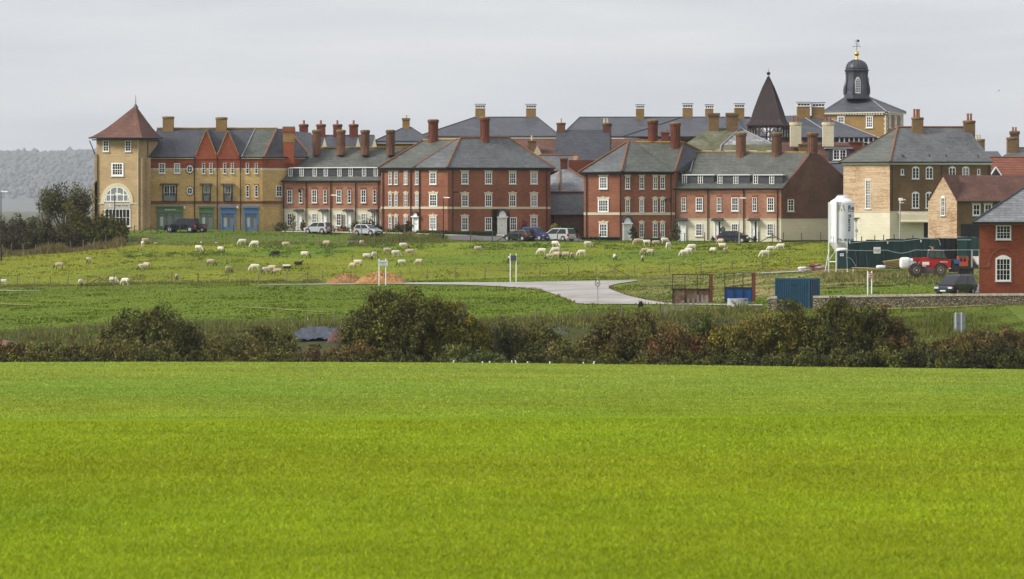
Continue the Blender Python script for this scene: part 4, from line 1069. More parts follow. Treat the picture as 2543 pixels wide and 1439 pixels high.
ridges(r2, [((1436, 428, 489.3), (1561, 350.5, 493)), ((1561, 350.5, 493), (1543, 426, 487)), ((1698, 354.5, 494), (1676, 426, 488.6)), ((1698, 354.5, 494), (1746, 378, 495))], ridge_r, .12)
ridges(r2, [((1580, 354, 494), (1698, 354.5, 494))], ridge_o, .13); ridges(r2, [((1576, 356, 493.6), (1547, 426, 487))], lead_dark, .08, 'valley_flashing')
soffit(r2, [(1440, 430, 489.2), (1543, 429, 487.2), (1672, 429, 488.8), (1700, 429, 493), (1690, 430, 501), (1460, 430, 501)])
gutter(r2, [(1436, 429, 489.3), (1543, 427, 486.9), (1676, 427.5, 488.6)])
band(g1, 1450, 1543, 528, 534.5, cream_plain, r2, 'string_course', .06); band(g2f, 1543, 1676, 528, 534.5, cream_plain, r2, 'string_course', .06)
window(g1, 1488, 1509, 440.5, 470, r2, cols=4, lintel='flat'); window(g1, 1485, 1512, 496, 528, r2, cols=5, lintel='key', sill=False); window(g1, 1488, 1509, 556, 590, r2, cols=4, lintel='key')
for a in (1553, 1588, 1621.5, 1639.5):
    window(g2f, a, a+10.8, 440.5, 470, r2, cols=2, lintel='flat'); window(g2f, a, a+10.8, 496.5, 528, r2, cols=2, lintel='key', sill=False)
    if a > 1560: window(g2f, a, a+10.8, 556, 590, r2, cols=2, lintel='key')
front_door(g2f, 1546, 1568.5, 556, 600, r2, 'hood')
pipe(r2, g1, [1457, 1541], 429, 598); pipe(r2, g2f, [1666], 429, 598)
chimney(r2, 1606, 1636, 299, 356, 494.5, brick_chim_red, 'oct'); chimney(r2, 1662, 1692, 305.5, 362, 493.5, brick_chim_red, 'oct')

# ---------------------------------------------------------------- right terrace
rt = bldg('terraced_houses', 'row of three brick and cream terraced houses ending in a tall windowed brown gable', 1810, 487)
h1 = Face(1674, 489.5, 1940, 484.5); h2 = Face(1940, 484.5, 2094, 490.5)
walls(rt, [(1674, 489.5), (1940, 484.5), (1946, 485), (1690, 499)], [(467, 545, brick_pink), (545, 601, cream)])
# gable block
zE = lambda py, Y: Zp(py, Y)
def gable_wall(y_top_left, y_bot, mat, name='gable'):
    pts = [h2.p(1940, y_bot), h2.p(2094, y_bot), h2.p(2094, y_top_left if name != 'gable' else 441)]
    if name == 'gable': pts += [h2.p(2033, 385), h2.p(2010, 384), h2.p(1946, 467), h2.p(1940, 467)]
    else: pts += [h2.p(1940, y_top_left)]
    q = h2.n*(-12)
    mb = MB(); mb.slab(pts, Vector((-3.0, 9.5, 0))); return mb.build(name, mat, rt)
gable_wall(545, 545, brick_gable, 'gable'); gable_wall(545, 603, cream, 'wall')
band(h2, 1940, 2094, 543.5, 546, cream_plain, rt, 'string_course', .05); band(h2, 1940, 2094, 597, 603, black, rt, 'plinth', .06)
band(h1, 1674, 1940, 543.5, 546, cream_plain, rt, 'string_course', .07)
roof(rt, [[(1668, 469, 489.2), (1944, 468, 484.2), (2012, 380, 489), (1728, 378, 494.5)]], slate_moss)
roof(rt, [[(1728, 378, 494.5), (2012, 380, 489), (2034, 384, 491), (2098, 441, 490.3), (2080, 441, 500), (1790, 440, 502)]], slate_moss)
ridges(rt, [((1728, 377.5, 494.5), (2003, 379.5, 489.3))], ridge_o, .11)
ridges(rt, [((1945, 467, 484.2), (2012, 380, 489)), ((2033, 384, 490), (2097, 441, 490.3))], brick_gable, .10, 'verge')
ridges(rt, [((1726, 379, 494.3), (1714, 427, 491))], lead, .07, 'valley_flashing')
gutter(rt, [(1668, 469, 489.1), (1944, 468.5, 484.1)]); pipe(rt, h1, [1677.5, 1758, 1847, 1930.5], 470, 597)
hD = Face(1674, 489.5, 1940, 484.5); hD.A -= hD.n*.58; hD.B -= hD.n*.58
for a, b in ((1691, 1771), (1780, 1860), (1870, 1951)): dormer_row(rt, h1, a, b-(9 if b > 1940 else 0), [], 435, 455, 467)
for a in (1700, 1739.5, 1788, 1827.5, 1876.5, 1916.5): window(hD, a-6, a+6, 434.5, 457.5, rt, cols=2, rows=3, sash=False, sill=False, fr=1.4, bars=.9)
for a in (1693, 1780.7, 1869): window(h1, a, a+10.5, 491, 525, rt, cols=2, lintel='red')
for a in (1728, 1816.5, 1905): window(h1, a, a+17.5, 491, 525, rt, cols=3, lintel='red'); window(h1, a-.5, a+16.5, 556, 587, rt, cols=3)
for a in (1685, 1774, 1864): front_door(h1, a, a+19, 549, 600, rt, 'canopy', gl=(a > 1700), canopy_y=544)
window(h2, 1955, 1970.5, 496, 525.5, rt, cols=2, lintel='red')
for a, b, yy in ((1824.5, 1855, 492), (1913, 1944, 490.5), (2001.5, 2033, 490.5)): chimney(rt, a, b, 330.5, 386, yy, brick_chim, 'oct', depth=1.2)
# ---------------------------------------------------------------- brown brick block on the right
db = bldg('brown_brick_block', 'brown brick block with pale patchy side wall, tall stair window and grey slate hip', 2270, 470)
d1 = Face(2094, 471, 2210, 466); d2 = Face(2210, 466, 2461, 470)
walls(db, [(2094, 471), (2120, 469.9), (2210, 466), (2461, 470), (2461, 484), (2210, 480), (2112, 484)], [(403, 526, brick_brown), (526, 594, cream)])
band(d1, 2094.5, 2209.5, 410, 525.5, brick_pale, db, 'pale_brickwork', .03)
for f, a, b in ((d1, 2094, 2210), (d2, 2210, 2461)):
    band(f, a-1, b+1, 404, 407, white, db, 'fascia', .35); band(f, a, b, 407, 410, offwhite, db, 'fascia', .2); band(f, a, b, 524.8, 527, cream_plain, db, 'string_course', .06)
roof(db, [[(2083, 403, 471), (2210, 402, 465.4), (2229, 317, 474.5)]], slate_moss)
roof(db, [[(2210, 402, 465.4), (2466, 402, 469.8), (2402, 317, 477), (2229, 317, 474.5)]], slate_grey)
roof(db, [[(2466, 402, 469.8), (2466, 402, 485), (2402, 317, 477)], [(2083, 403, 471), (2229, 317, 474.5), (2402, 317, 477), (2466, 402, 485), (2105, 403, 484.6)]], slate_grey)
ridges(db, [((2229, 317, 474.4), (2210, 402, 465.3)), ((2229, 316.5, 474.5), (2402, 316.5, 477))], ridge_r, .12); ridges(db, [((2083, 402.5, 471), (2229, 317, 474.5))], brick_gable, .08)
gutter(db, [(2083, 403.5, 470.9), (2210, 402.5, 465.3), (2466, 402.5, 469.7)])
window(d1, 2149.5, 2162, 448, 519, db, cols=3, rows=10, lintel='cream')
for a in (2264, 2298): window(d2, a, a+17.5, 417, 445, db, cols=2, rows=3, sash=False, arch=True, bars=1.1, fr=2)
for a in (2355, 2388.5): window(d2, a, a+17, 417, 445, db, cols=2, rows=3, sash=False, arch=True, bars=1.1, fr=2)
for a in (2236, 2425.5): window(d2, a, a+7.5, 420, 435, db, cols=1, rows=1, sash=False, fr=1.8)
for a in (2264, 2298): window(d2, a, a+17.5, 480, 518, db, cols=2, rows=4, sash=False, arch=True, bars=1.1, fr=2)
pipe(db, d2, [2214, 2337, 2455], 404, 524)
# coved porch along the ground floor
mb = MB()
prof = [(0, 0), (.35, -.12), (.6, -.4), (.9, -1.05), (1.3, -1.25)]
for k in range(4):
    a, b = prof[k], prof[k+1]
    q = [d2.p(2229, 526, a[0])+Vector((0, 0, a[1])), d2.p(2309, 526, a[0])+Vector((0, 0, a[1])), d2.p(2309, 526, b[0])+Vector((0, 0, b[1])), d2.p(2229, 526, b[0])+Vector((0, 0, b[1]))]
    mb.slab(q, (0, 0, -.12))
mb.build('coved_canopy', cream_plain, db)
band(d2, 2294, 2308, 552, 590, black, db, 'doorway', .04)
chimney(db, 2262, 2294, 292, 324, 474.2, brick_brown, 'round', (2270, 2277, 2281), terracotta, 271)
chimney(db, 2390, 2422.5, 300, 336, 476.5, brick_brown, 'round', (2403, 2410.5), terracotta, 282)
for a in (2241, 2307, 2349, 2428): MB().tube(P(a, 384, 467.5), P(a+1.5, 389, 466.8)+Vector((0, -.2, 0)), .09).build('roof_vent', black, db)

# ---------------------------------------------------------------- small gabled annexe with lancet window
an = bldg('gabled_annexe', 'small annexe with pale brick gable, lancet window and long dark red tiled roof', 2370, 440)
e1 = Face(2306.6, 441, 2376, 438.5); e2 = Face(2376, 438.5, 2560, 444)
mb = MB().slab([e1.p(2306.6, 592), e1.p(2376, 592), e1.p(2376, 499), e1.p(2341, 437), e1.p(2306.6, 496)], (.9, 9, 0)); mb.build('gable', brick_pale, an)
walls(an, [(2376, 438.5), (2560, 444), (2560, 452), (2330, 448.5)], [(499, 592, brick_brown)])
roof(an, [[(2378, 501, 438), (2580, 501, 444), (2580, 436, 449), (2340, 436, 443)]], tile_red)
roof(an, [[(2340, 436, 443), (2580, 436, 449), (2580, 501, 456), (2312, 498, 450)]], tile_red)
mb = MB(); 
for a, b in (((2304, 499), (2341, 435.5)), ((2378, 501), (2341, 435.5))): mb.slab([e1.p(*a, .15), e1.p(*b, .15), e1.p(*b, -3.5), e1.p(*a, -.4)], (0, 0, .1))
mb.build('verge', tile_red, an)
gutter(an, [(2378, 500.5, 437.9), (2575, 500.5, 443.9)])
wl_ = window(e1, 2337, 2347, 492, 536, an, cols=2, rows=5, sash=True, sill=True)
mb = MB(); mb.slab([e1.p(2337, 492.5, .02), e1.p(2347, 492.5, .02), e1.p(2346, 489, .02), e1.p(2342, 485.5, .02), e1.p(2338, 489, .02)], e1.n*.08); mb.build('pointed_head', white, wl_)
for a in (2414, 2443): window(e2, a, a+19, 508, 536, an, cols=2, rows=2, lintel='cream', fr=2.4)
band(e2, 2386, 2434, 557, 591, black, an, 'garage_door', .05)

# ---------------------------------------------------------------- near red house
nh = bldg('red_brick_house', 'near orange red brick house with low slate roof at the right edge', 2490, 305)
n1 = Face(2432, 305, 2640, 306)
walls(nh, [(2432, 305), (2640, 306), (2640, 314), (2432, 313)], [(553, 730, brick_deep)])
roof(nh, [[(2414, 552, 304.2), (2660, 552, 305.2), (2610, 440, 309.6), (2584, 440, 309.5)], [(2414, 552, 304.2), (2584, 440, 309.5), (2414, 552, 314)], [(2660, 552, 305.2), (2660, 552, 315), (2610, 440, 309.6)], [(2414, 552, 314), (2584, 440, 309.5), (2610, 440, 309.6), (2660, 552, 315)]], slate_light)
ridges(nh, [((2414, 551.5, 304.2), (2584, 439.5, 309.5))], lead_dark, .07)
gutter(nh, [(2414, 552.5, 304.1), (2660, 552.5, 305.1)]); band(n1, 2430, 2640, 554, 557.5, offwhite, nh, 'fascia', .25)
for y0, y1 in ((560, 596), (642, 699)):
    w = window(n1, 2472, 2510, y0, y1, nh, cols=4, rows=4 if y0 < 600 else 4, fr=3.2, arch=(y0 > 600))
mb = MB()
for k in range(20):
    a0, a1 = PI-PI*k/20, PI-PI*(k+1)/20; q2 = lambda a, r_: n1.p(2491+math.cos(a)*r_, 662-math.sin(a)*r_*1.15*1.1, 0)
    mb.slab([q2(a0, 34), q2(a1, 34), q2(a1, 37), q2(a0, 37)], n1.n*.05)
mb.build('blind_arch', brick_red, nh)
for yy in (662,): 
    for a, b in ((2433, 2454), (2528, 2540)): band(n1, a, b, yy, yy+3, brick_red, nh, 'string_course', .05)

# ---------------------------------------------------------------- buildings behind
def back_hip(label, fl, fr, ye, rl, rr_, yr, Yf, Yb, mat, wall=None, yb=560, chims=(), name='slate_roofed_building', hip_lines=True):
    b = bldg(name, label, (fl+fr)/2, Yf, zb=-3.6)
    Ym = (Yf+Yb)/2
    walls(b, [(fl+3, Yf+.3), (fr-3, Yf+.3), (fr-3, Yb-.3), (fl+3, Yb-.3)], [(ye, yb, wall or brick_ochre)])
    roof(b, [[(fl, ye, Yf), (fr, ye, Yf), (rr_, yr, Ym), (rl, yr, Ym)], [(fl, ye, Yf), (rl, yr, Ym), (fl, ye, Yb)], [(fr, ye, Yf), (fr, ye, Yb), (rr_, yr, Ym)], [(fl, ye, Yb), (rl, yr, Ym), (rr_, yr, Ym), (fr, ye, Yb)]], mat)
    if hip_lines: ridges(b, [((fl, ye, Yf-.05), (rl, yr, Ym)), ((rr_, yr, Ym), (fr, ye, Yf-.05)), ((rl, yr, Ym), (rr_, yr, Ym))], lead_dark, .06)
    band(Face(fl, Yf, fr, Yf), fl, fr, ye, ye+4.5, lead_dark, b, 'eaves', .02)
    band(Face(fl, Yf, fr, Yf), fl+1, fr-1, ye+4.5, ye+7, offwhite, b, 'fascia', .0, -.2)
    return b
b = back_hip('big slate hipped roof building with two slotted chimneys rising behind the red corner block', 1040, 1392, 338, 1180, 1334, 291.5, 545, 563, slate_new)
for a in (1178.5, 1304.5): chimney(b, a, a+28.5, 259, 294, 554.5, brick_ochre, 'slot')
b = back_hip('longest slate hipped roof building with four slotted chimneys behind the right hand blocks', 1392, 1905, 338, 1440, 1862, 291.5, 548, 566, slate_new)
for a, w_ in ((1577.5, 23.5), (1693, 28.5), (1749.5, 23), (1821.5, 28)): chimney(b, a, a+w_, 260 if w_ < 25 else 257.5, 294, 556.5, brick_ochre, 'slot')
# projecting wing of the long roof
roof(b, [[(1548, 339, 546), (1860, 339, 546), (1830, 292, 556), (1694, 292, 556)]], slate_new, 'wing_roof'); ridges(b, [((1548, 339, 545.9), (1694, 291.5, 556))], lead_dark, .06)
# red tiled houses in the middle distance
b = bldg('red_tiled_house', 'low red tiled house roof below the big slate roof left of the dark slate gable', 1330, 530, zb=-3.6)
walls(b, [(1262, 530), (1395, 530), (1395, 540), (1262, 540)], [(386, 560, brick_chim_red)])
roof(b, [[(1258, 387, 529.7), (1398, 387, 529.7), (1396, 345, 535), (1262, 345, 535)], [(1262, 345, 535), (1396, 345, 535), (1398, 387, 540.3), (1258, 387, 540.3)]], tile_red); ridges(b, [((1262, 344.5, 535), (1396, 344.5, 535))], cream_plain, .08)
chimney(b, 1309, 1333, 349, 368, 530.5, brick_brown, 'plain', (1321,), cream_plain, 337)
MB().slab([P(1322, 386, 529), P(1347, 386, 529), P(1334, 362, 529)], (0, .4, 0)).build('gable', cream_plain, b)
b = bldg('dark_slate_house', 'dark slate gabled house with yellow pot chimneys standing between the red brick blocks', 1448, 520, zb=-3.6)
walls(b, [(1383, 521), (1512, 521), (1512, 531), (1383, 531)], [(398, 560, brick_red)])
roof(b, [[(1376, 399, 520.6), (1516, 399, 520.6), (1514, 323, 526), (1382, 323, 526)], [(1382, 323, 526), (1514, 323, 526), (1516, 399, 531.5), (1376, 399, 531.5)]], slate_blue)
MB().slab([P(1514, 399, 521), P(1514, 399, 531), P(1512, 324, 526)], (.25, 0, 0)).build('gable', brick_chim, b)
chimney(b, 1381, 1405.5, 305.5, 330, 526, brick_chim, 'round', (1393,), cream_plain, 294); chimney(b, 1495, 1520, 306, 345, 526, brick_chim, 'round', (1501, 1508.5), cream_plain, 294)
b = bldg('slate_cottage', 'small slate cottage roof with orange ridge tucked beside the dark slate gable', 1395, 514, zb=-3.6)
walls(b, [(1345, 514), (1424, 514), (1424, 521), (1345, 521)], [(424, 560, brick_chim_red)])
roof(b, [[(1340, 425, 513.6), (1424, 425, 513.6), (1424, 386, 517.5), (1340, 386, 517.5)], [(1340, 386, 517.5), (1424, 386, 517.5), (1424, 425, 521.4), (1340, 425, 521.4)]], slate_grey)
ridges(b, [((1340, 385.5, 517.5), (1434, 385.5, 517.5))], ridge_r, .11)
MB().slab([P(1424, 425, 513.6), P(1450, 430, 516), P(1436, 387, 517.5), P(1424, 386, 517.5)], (0, .2, 0)).build('gable', brick_pink, b)
b = bldg('red_tiled_house', 'red tiled house roof with pale ridge showing between dark slate gable and fluted chimneys', 1600, 530, zb=-3.6)
walls(b, [(1512, 528), (1690, 528), (1690, 540), (1512, 540)], [(400, 560, brick_red)])
roof(b, [[(1508, 401, 527.6), (1694, 401, 527.6), (1690, 346, 534), (1512, 346, 534)], [(1512, 346, 534), (1690, 346, 534), (1694, 401, 540.4), (1508, 401, 540.4)]], tile_red); ridges(b, [((1512, 345.5, 534), (1550, 345.5, 534))], cream_plain, .09)
chimney(b, 1640, 1663, 328, 352, 533, brick_chim_red, 'plain', (1656,), terracotta, 322)
b = bldg('red_tiled_house', 'brick house whose red roof fills the gap above the slate link roofs', 1430, 513, zb=-3.6)
walls(b, [(1412, 512), (1470, 512), (1470, 518), (1412, 518)], [(398, 560, brick_chim_red)])
# row with four red chimneys
b = bldg('slate_gabled_row', 'row of grey slate cross gables with four slim potted red chimneys behind the left terrace', 840, 520, zb=-3.6)
walls(b, [(735, 520), (935, 520), (935, 530), (735, 530)], [(366, 560, brick_ochre)])
roof(b, [[(728, 367, 519.7), (936, 367, 519.7), (930, 335, 525), (738, 335, 525)], [(738, 335, 525), (930, 335, 525), (936, 367, 530.5), (728, 367, 530.5)]], slate_blue)
for gx in (806, 889, 930):
    MB().slab([P(gx-6, 366, 519.4), P(gx+6, 366, 519.4), P(gx, 342, 519.6)], (0, .3, 0)).build('gable', cream_plain, b)
for a, c_ in ((742, 755), (785, 797), (826, 838), (866, 878.5)): chimney(b, a, a+25, 309, 345, 524.5, brick_chim_red, 'round', (c_,), terracotta, 299)
b = back_hip('small slate hip roof with a single yellow pot chimney behind the left terrace', 930, 1072, 350, 1003, 1021, 317, 528, 538, slate_new, name='slate_roofed_house')
chimney(b, 998, 1019, 294, 321, 533, brick_ochre, 'plain', (1009,), cream_plain, 286)
b = bldg('slate_roofed_house', 'dark slate roof slope just right of the shop building ridge', 750, 512, zb=-3.6)
walls(b, [(715, 512), (800, 512), (800, 520), (715, 520)], [(375, 560, brick_deep)])
roof(b, [[(705, 376, 511.6), (806, 376, 511.6), (772, 330, 516), (727, 326, 516)], [(727, 326, 516), (772, 330, 516), (806, 376, 520.4), (705, 376, 520.4)], [(806, 376, 511.6), (806, 376, 520.4), (772, 330, 516)]], slate_blue)
# mansard
b = bldg('mansard_house', 'moss covered mansard roofed house with two broad brown chimneys behind the right terrace', 1800, 505, zb=-3.6)
walls(b, [(1700, 506), (1915, 506), (1915, 518), (1700, 518)], [(378, 560, brick_gable)])
roof(b, [[(1692, 379, 505.5), (1786, 379, 505.5), (1790, 361, 506.5), (1697, 361, 506.5)], [(1786, 379, 505.5), (1925, 379, 505.5), (1918, 358, 506.5), (1790, 361, 506.5)], [(1697, 361, 506.5), (1790, 361, 506.5), (1838, 320, 511), (1762, 318, 511)]], slate_old)
roof(b, [[(1790, 361, 506.5), (1918, 358, 506.5), (1838, 320, 511)], [(1692, 379, 505.5), (1762, 318, 511), (1838, 320, 511), (1925, 379, 518.5), (1692, 379, 518.5)], [(1918, 358, 506.5), (1925, 379, 518), (1838, 320, 511)]], surf('slate_bleached', [(.36, (.12, .13, .12)), (.5, (.22, .22, .22)), (.66, (.46, .46, .47))], fine=(2, 2, 3), coarse=.6), 'bleached_roof')
ridges(b, [((1787, 379, 505.3), (1791, 361, 506.3)), ((1791, 361, 506.3), (1838, 319.5, 511)), ((1838, 319.5, 511), (1918, 357, 506.5))], lead, .08, 'hip_flashing')
for a, c_ in ((1745, 1768), (1800, 1830), (1860, 1880), (1905, 1916)):
    MB().box(Xp(a, 505.2), Xp(c_, 505.2), 504.9, 506, Zp(379, 505), Zp(374.5, 505)).build('dormer_head', white, b)
chimney(b, 1756.5, 1787.5, 281.5, 322, 510.8, brick_brown, 'plain'); chimney(b, 1801.5, 1834.5, 281, 322, 510.8, brick_brown, 'plain')
# spire
sp = bldg('spire_tower', 'open timber belfry tower with a dark copper witch hat spire and ball finial', 1908, 535, zb=-3.6)
Ys = 535; xs_ = Xp(1908, Ys); mb = MB(); k4 = 51*Ys/F
rot = rad(45-17); zc = lambda py: Zp(py, Ys)
prof = [(58, 313), (50.5, 306), (45.5, 299), (38, 275), (26.5, 244), (15.5, 217), (2, 190)]
mb.lathe((xs_, Ys, 0), [(r_*Ys/F*1.16, zc(py)) for r_, py in prof], 4, rot=rot); mb.build('spire', copper, sp)
mb = MB()
for q in range(4):       # standing seams
    a0 = rot+q*PI/2; a1 = a0+PI/2
    for j in range(1, 9):
        s = j/9; pr = None
        for r_, py in prof:
            r2_ = r_*Ys/F*1.165; p0 = Vector((math.cos(a0)*r2_, math.sin(a0)*r2_, 0)).lerp(Vector((math.cos(a1)*r2_, math.sin(a1)*r2_, 0)), s)+Vector((xs_, Ys, zc(py)))
            if pr is not None: mb.tube(pr, p0, .035, .035, 4)
            pr = p0
mb.build('standing_seams', copper, sp)
MB().ball((xs_, Ys, zc(183)), .27, 12).build('ball_finial', copper, sp); MB().tube((xs_, Ys, zc(190)), (xs_, Ys, zc(168)), .03, .012).build('finial_rod', dark, sp)
mb = MB(); hw = 42*Ys/F; cR, sR = math.cos(rad(-17)), math.sin(rad(-17))
def rp(x, y): return Vector((xs_+x*cR-y*sR, Ys+x*sR+y*cR, 0))
for ix in (-1, -.33, .33, 1):
    for iy in (-1, -.33, .33, 1):
        if abs(ix) < .9 and abs(iy) < .9: continue
        c_ = rp(ix*hw, iy*hw); mb.tube(c_+Vector((0, 0, zc(362))), c_+Vector((0, 0, zc(313))), .15, .15, 4)
for iy in (-1, 1):
    for k in range(3):
        x0 = -1+k*.667; x1 = x0+.667
        for side in (0, 1):
            for s, t_ in ((0, .5), (1, .5)):
                f_ = lambda q, zz: (rp(q*hw, iy*hw) if side == 0 else rp(iy*hw, q*hw))+Vector((0, 0, zz))
                mb.tube(f_(x0 if s == 0 else x1, zc(332)), f_((x0+x1)/2, zc(316)), .07, .07, 4)
for q in ((-1, -1, 1, -1), (1, -1, 1, 1), (1, 1, -1, 1), (-1, 1, -1, -1)):
    for zz in (315, 352): mb.tube(rp(q[0]*hw, q[1]*hw)+Vector((0, 0, zc(zz))), rp(q[2]*hw, q[3]*hw)+Vector((0, 0, zc(zz))), .14, .14, 4)
mb.build('belfry_frame', wood_dark, sp)
mb = MB().prism([(rp(*q).x, rp(*q).y) for q in ((-hw, -hw), (hw, -hw), (hw, hw), (-hw, hw))], -3.6, zc(354)); mb.build('wall', brick_gable, sp)
# slate building with the white mullioned band
b = bldg('slate_roofed_hall', 'wide slate roofed hall with twin slotted chimneys and a white mullioned clerestory', 2060, 540, zb=-3.6)
fH = Face(1960, 541, 2186, 541)
walls(b, [(1925, 541), (2186, 541), (2186, 556), (1925, 556)], [(341, 560, lead_dark)])
roof(b, [[(1905, 341, 540.5), (2060, 341, 540.5), (1988, 286.5, 549), (1950, 288, 549)], [(2060, 341, 540.5), (2178, 341, 540.5), (2046, 290, 549), (1988, 286.5, 549)], [(2178, 341, 540.5), (2178, 341, 557), (2046, 290, 549)], [(1905, 341, 557), (1950, 288, 549), (2046, 290, 549), (2178, 341, 557)]], slate_new)
ridges(b, [((1988, 286, 549), (2045, 322, 543)), ((2046, 289.5, 549), (2178, 340.5, 540.4))], lead, .06)
mb = MB()
fH.box(mb, 2076, 2184, 340.5, 343, .0, .25)
for k in range(9): fH.box(mb, 2082+k*12, 2085.5+k*12, 343, 366, .0, .22)
fH.box(mb, 2076, 2184, 353.5, 355, 0, .1); cl = mb.build('clerestory', white, b)
band(fH, 2077, 2183, 343, 366, glass, cl, 'glass', .05)
chimney(b, 1976.5, 2012.5, 254, 290, 548.5, brick_ochre, 'slot'); chimney(b, 2013.5, 2048.5, 255, 293, 548.8, brick_ochre, 'slot')
# red dormered house with cream chimneys
b = bldg('dormered_house', 'dark red tiled house with white dormer window and two cream stacks of twin pots', 2060, 512, zb=-3.6)
fW = Face(1960, 508, 2150, 508)
walls(b, [(1945, 508.3), (2150, 508.3), (2150, 520), (1945, 520)], [(404, 560, brick_chim_red)])
roof(b, [[(1935, 405, 507.9), (2155, 405, 507.9), (2146, 354, 514), (1942, 354, 514)], [(1942, 354, 514), (2146, 354, 514), (2155, 405, 520.4), (1935, 405, 520.4)]], tile_red)
mb = MB(); fW.box(mb, 2058, 2112, 370, 400, -4, -.4); dm = mb.build('dormer', slate_blue, b)
mb = MB(); fW.box(mb, 2051, 2118, 367, 369.5, -4.2, -.2); mb.build('fascia', lead, dm)
fW2 = Face(1960, 508, 2150, 508); fW2.A -= fW2.n*.42; fW2.B -= fW2.n*.42
window(fW2, 2068, 2101, 372, 398, b, cols=4, rows=3, sash=False, fr=2, bars=1.8)
band(fW, 2050, 2150, 402, 405.5, lead, b, 'fascia', .1)
for x0_, pz in ((1959.5, (1969, 1979.5)), (2040, (2051, 2061.5))): chimney(b, x0_, x0_+32, 303.5, 350, 511.5, cream_plain, 'round', pz, terracotta, 290, cap=lichen)
chimney(b, 1982, 2006, 358, 378, 509, brick_brown, 'plain', (1993,), terracotta, 350); chimney(b, 2107, 2143, 352, 376, 510, brick_chim_red, 'plain')
b = bldg('slate_cottage', 'sliver of blue slate cottage roof between the brown gable and the pale brick wall', 2085, 497, zb=-3.6)
walls(b, [(2062, 497), (2110, 497), (2110, 503), (2062, 503)], [(455, 560, brick_red)])
roof(b, [[(2058, 456, 496.6), (2114, 456, 496.6), (2112, 408, 500), (2060, 408, 500)], [(2060, 408, 500), (2112, 408, 500), (2114, 456, 503.5), (2058, 456, 503.5)]], slate_new)

# cupola building
cb_ = bldg('cupola_building', 'ochre brick building under a slate pyramid roof crowned by a lead cupola and gilded ball', 2150, 575, zb=-3.6)
c1 = Face(2040, 579, 2200, 572); c2f = Face(2200, 572, 2243, 581)
walls(cb_, [(2040, 579), (2200, 572), (2243, 581), (2090, 590)], [(284, 560, brick_ochre)])
roof(cb_, [[(2036, 280, 579), (2202, 278.5, 571.5), (2156, 241, 580), (2098, 241, 581)], [(2202, 278.5, 571.5), (2251, 279, 581), (2160, 241, 582), (2156, 241, 580)], [(2251, 279, 581), (2085, 280, 591), (2098, 241, 583), (2160, 241, 582)], [(2085, 280, 591), (2036, 280, 579), (2098, 241, 581)]], slate_new)
ridges(cb_, [((2202, 278, 571.4), (2156, 241, 580)), ((2251, 278.5, 581), (2158, 241, 582))], lead, .06)
for f, a, b2 in ((c1, 2040, 2200), (c2f, 2200, 2243)):
    band(f, a, b2, 279.5, 282.5, cream_plain, cb_, 'cornice', .5)
    mb = MB(); n_ = int((b2-a)/6.5); f.box(mb, a+1, b2-1, 282.5, 285.5, 0, .1)
    for k in range(n_): f.box(mb, a+2+k*6.5, a+4.6+k*6.5, 282.5, 285.5, 0, .4)
    mb.build('dentils', white, cb_)
mb = MB()
for k in range(11):
    w = 5.2 if k % 2 else 3.2; c1.box(mb, 2200-w, 2200, 287+k*6, 292.6+k*6, 0, .06); c2f.box(mb, 2200, 2200+w*.6, 287+k*6, 292.6+k*6, 0, .06)
mb.build('quoins', cream_plain, cb_)
window(c1, 2150.5, 2167.5, 290, 318, cb_, cols=3, rows=4, lintel='cream'); window(c1, 2080, 2097, 290, 318, cb_, cols=3, rows=4, lintel='cream')
for a in (2206, 2220.5, 2235): window(c2f, a, a+4.2, 291, 318, cb_, cols=1, rows=3, lintel='cream')
Yc = 579; xc_ = Xp(2127, Yc); zq = lambda py: Zp(py, Yc); k_ = Yc/F
cup = MB()
body = [(32, 246), (32, 236), (29.5, 234), (28.5, 228), (28.5, 218), (27.5, 208), (26.3, 198), (25.8, 187), (26.5, 181), (29, 178.5), (31.5, 175), (29, 173.5)]
cup.lathe((xc_, Yc, 0), [(r_*k_*1.03, zq(py)) for r_, py in body], 8, rot=PI/8); lan = cup.build('lantern', lead_dark, cb_)
dome = [(27.5, 174), (27, 168), (24.5, 161), (19.5, 155), (12, 151), (5, 149)]
cup = MB(); cup.lathe((xc_, Yc, 0), [(r_*k_, zq(py)) for r_, py in dome], 16); dm = cup.build('dome', lead_dark, cb_, smooth=True)
mb = MB()
for q in range(16):
    a = 2*PI*q/16; pr = None
    for r_, py in dome:
        p0 = Vector((xc_+math.cos(a)*r_*k_, Yc+math.sin(a)*r_*k_, zq(py)+.02))
        if pr is not None: mb.tube(pr, p0, .05, .05, 4)
        pr = p0
mb.build('dome_ribs', lead_dark, dm)
for q in range(8):      # scrolled corner consoles
    a = PI/8+q*PI/4
    mb = MB(); prs = [(33.5, 236), (35, 228), (34, 218), (31, 207), (28.5, 196), (28, 186), (29.5, 180)]; pr = None
    for r_, py in prs:
        p0 = Vector((xc_+math.cos(a)*r_*k_*.93, Yc+math.sin(a)*r_*k_*.93, zq(py)))
        if pr is not None: mb.tube(pr, p0, .17, .17, 6)
        pr = p0
    mb.build('console', lead_dark, lan)
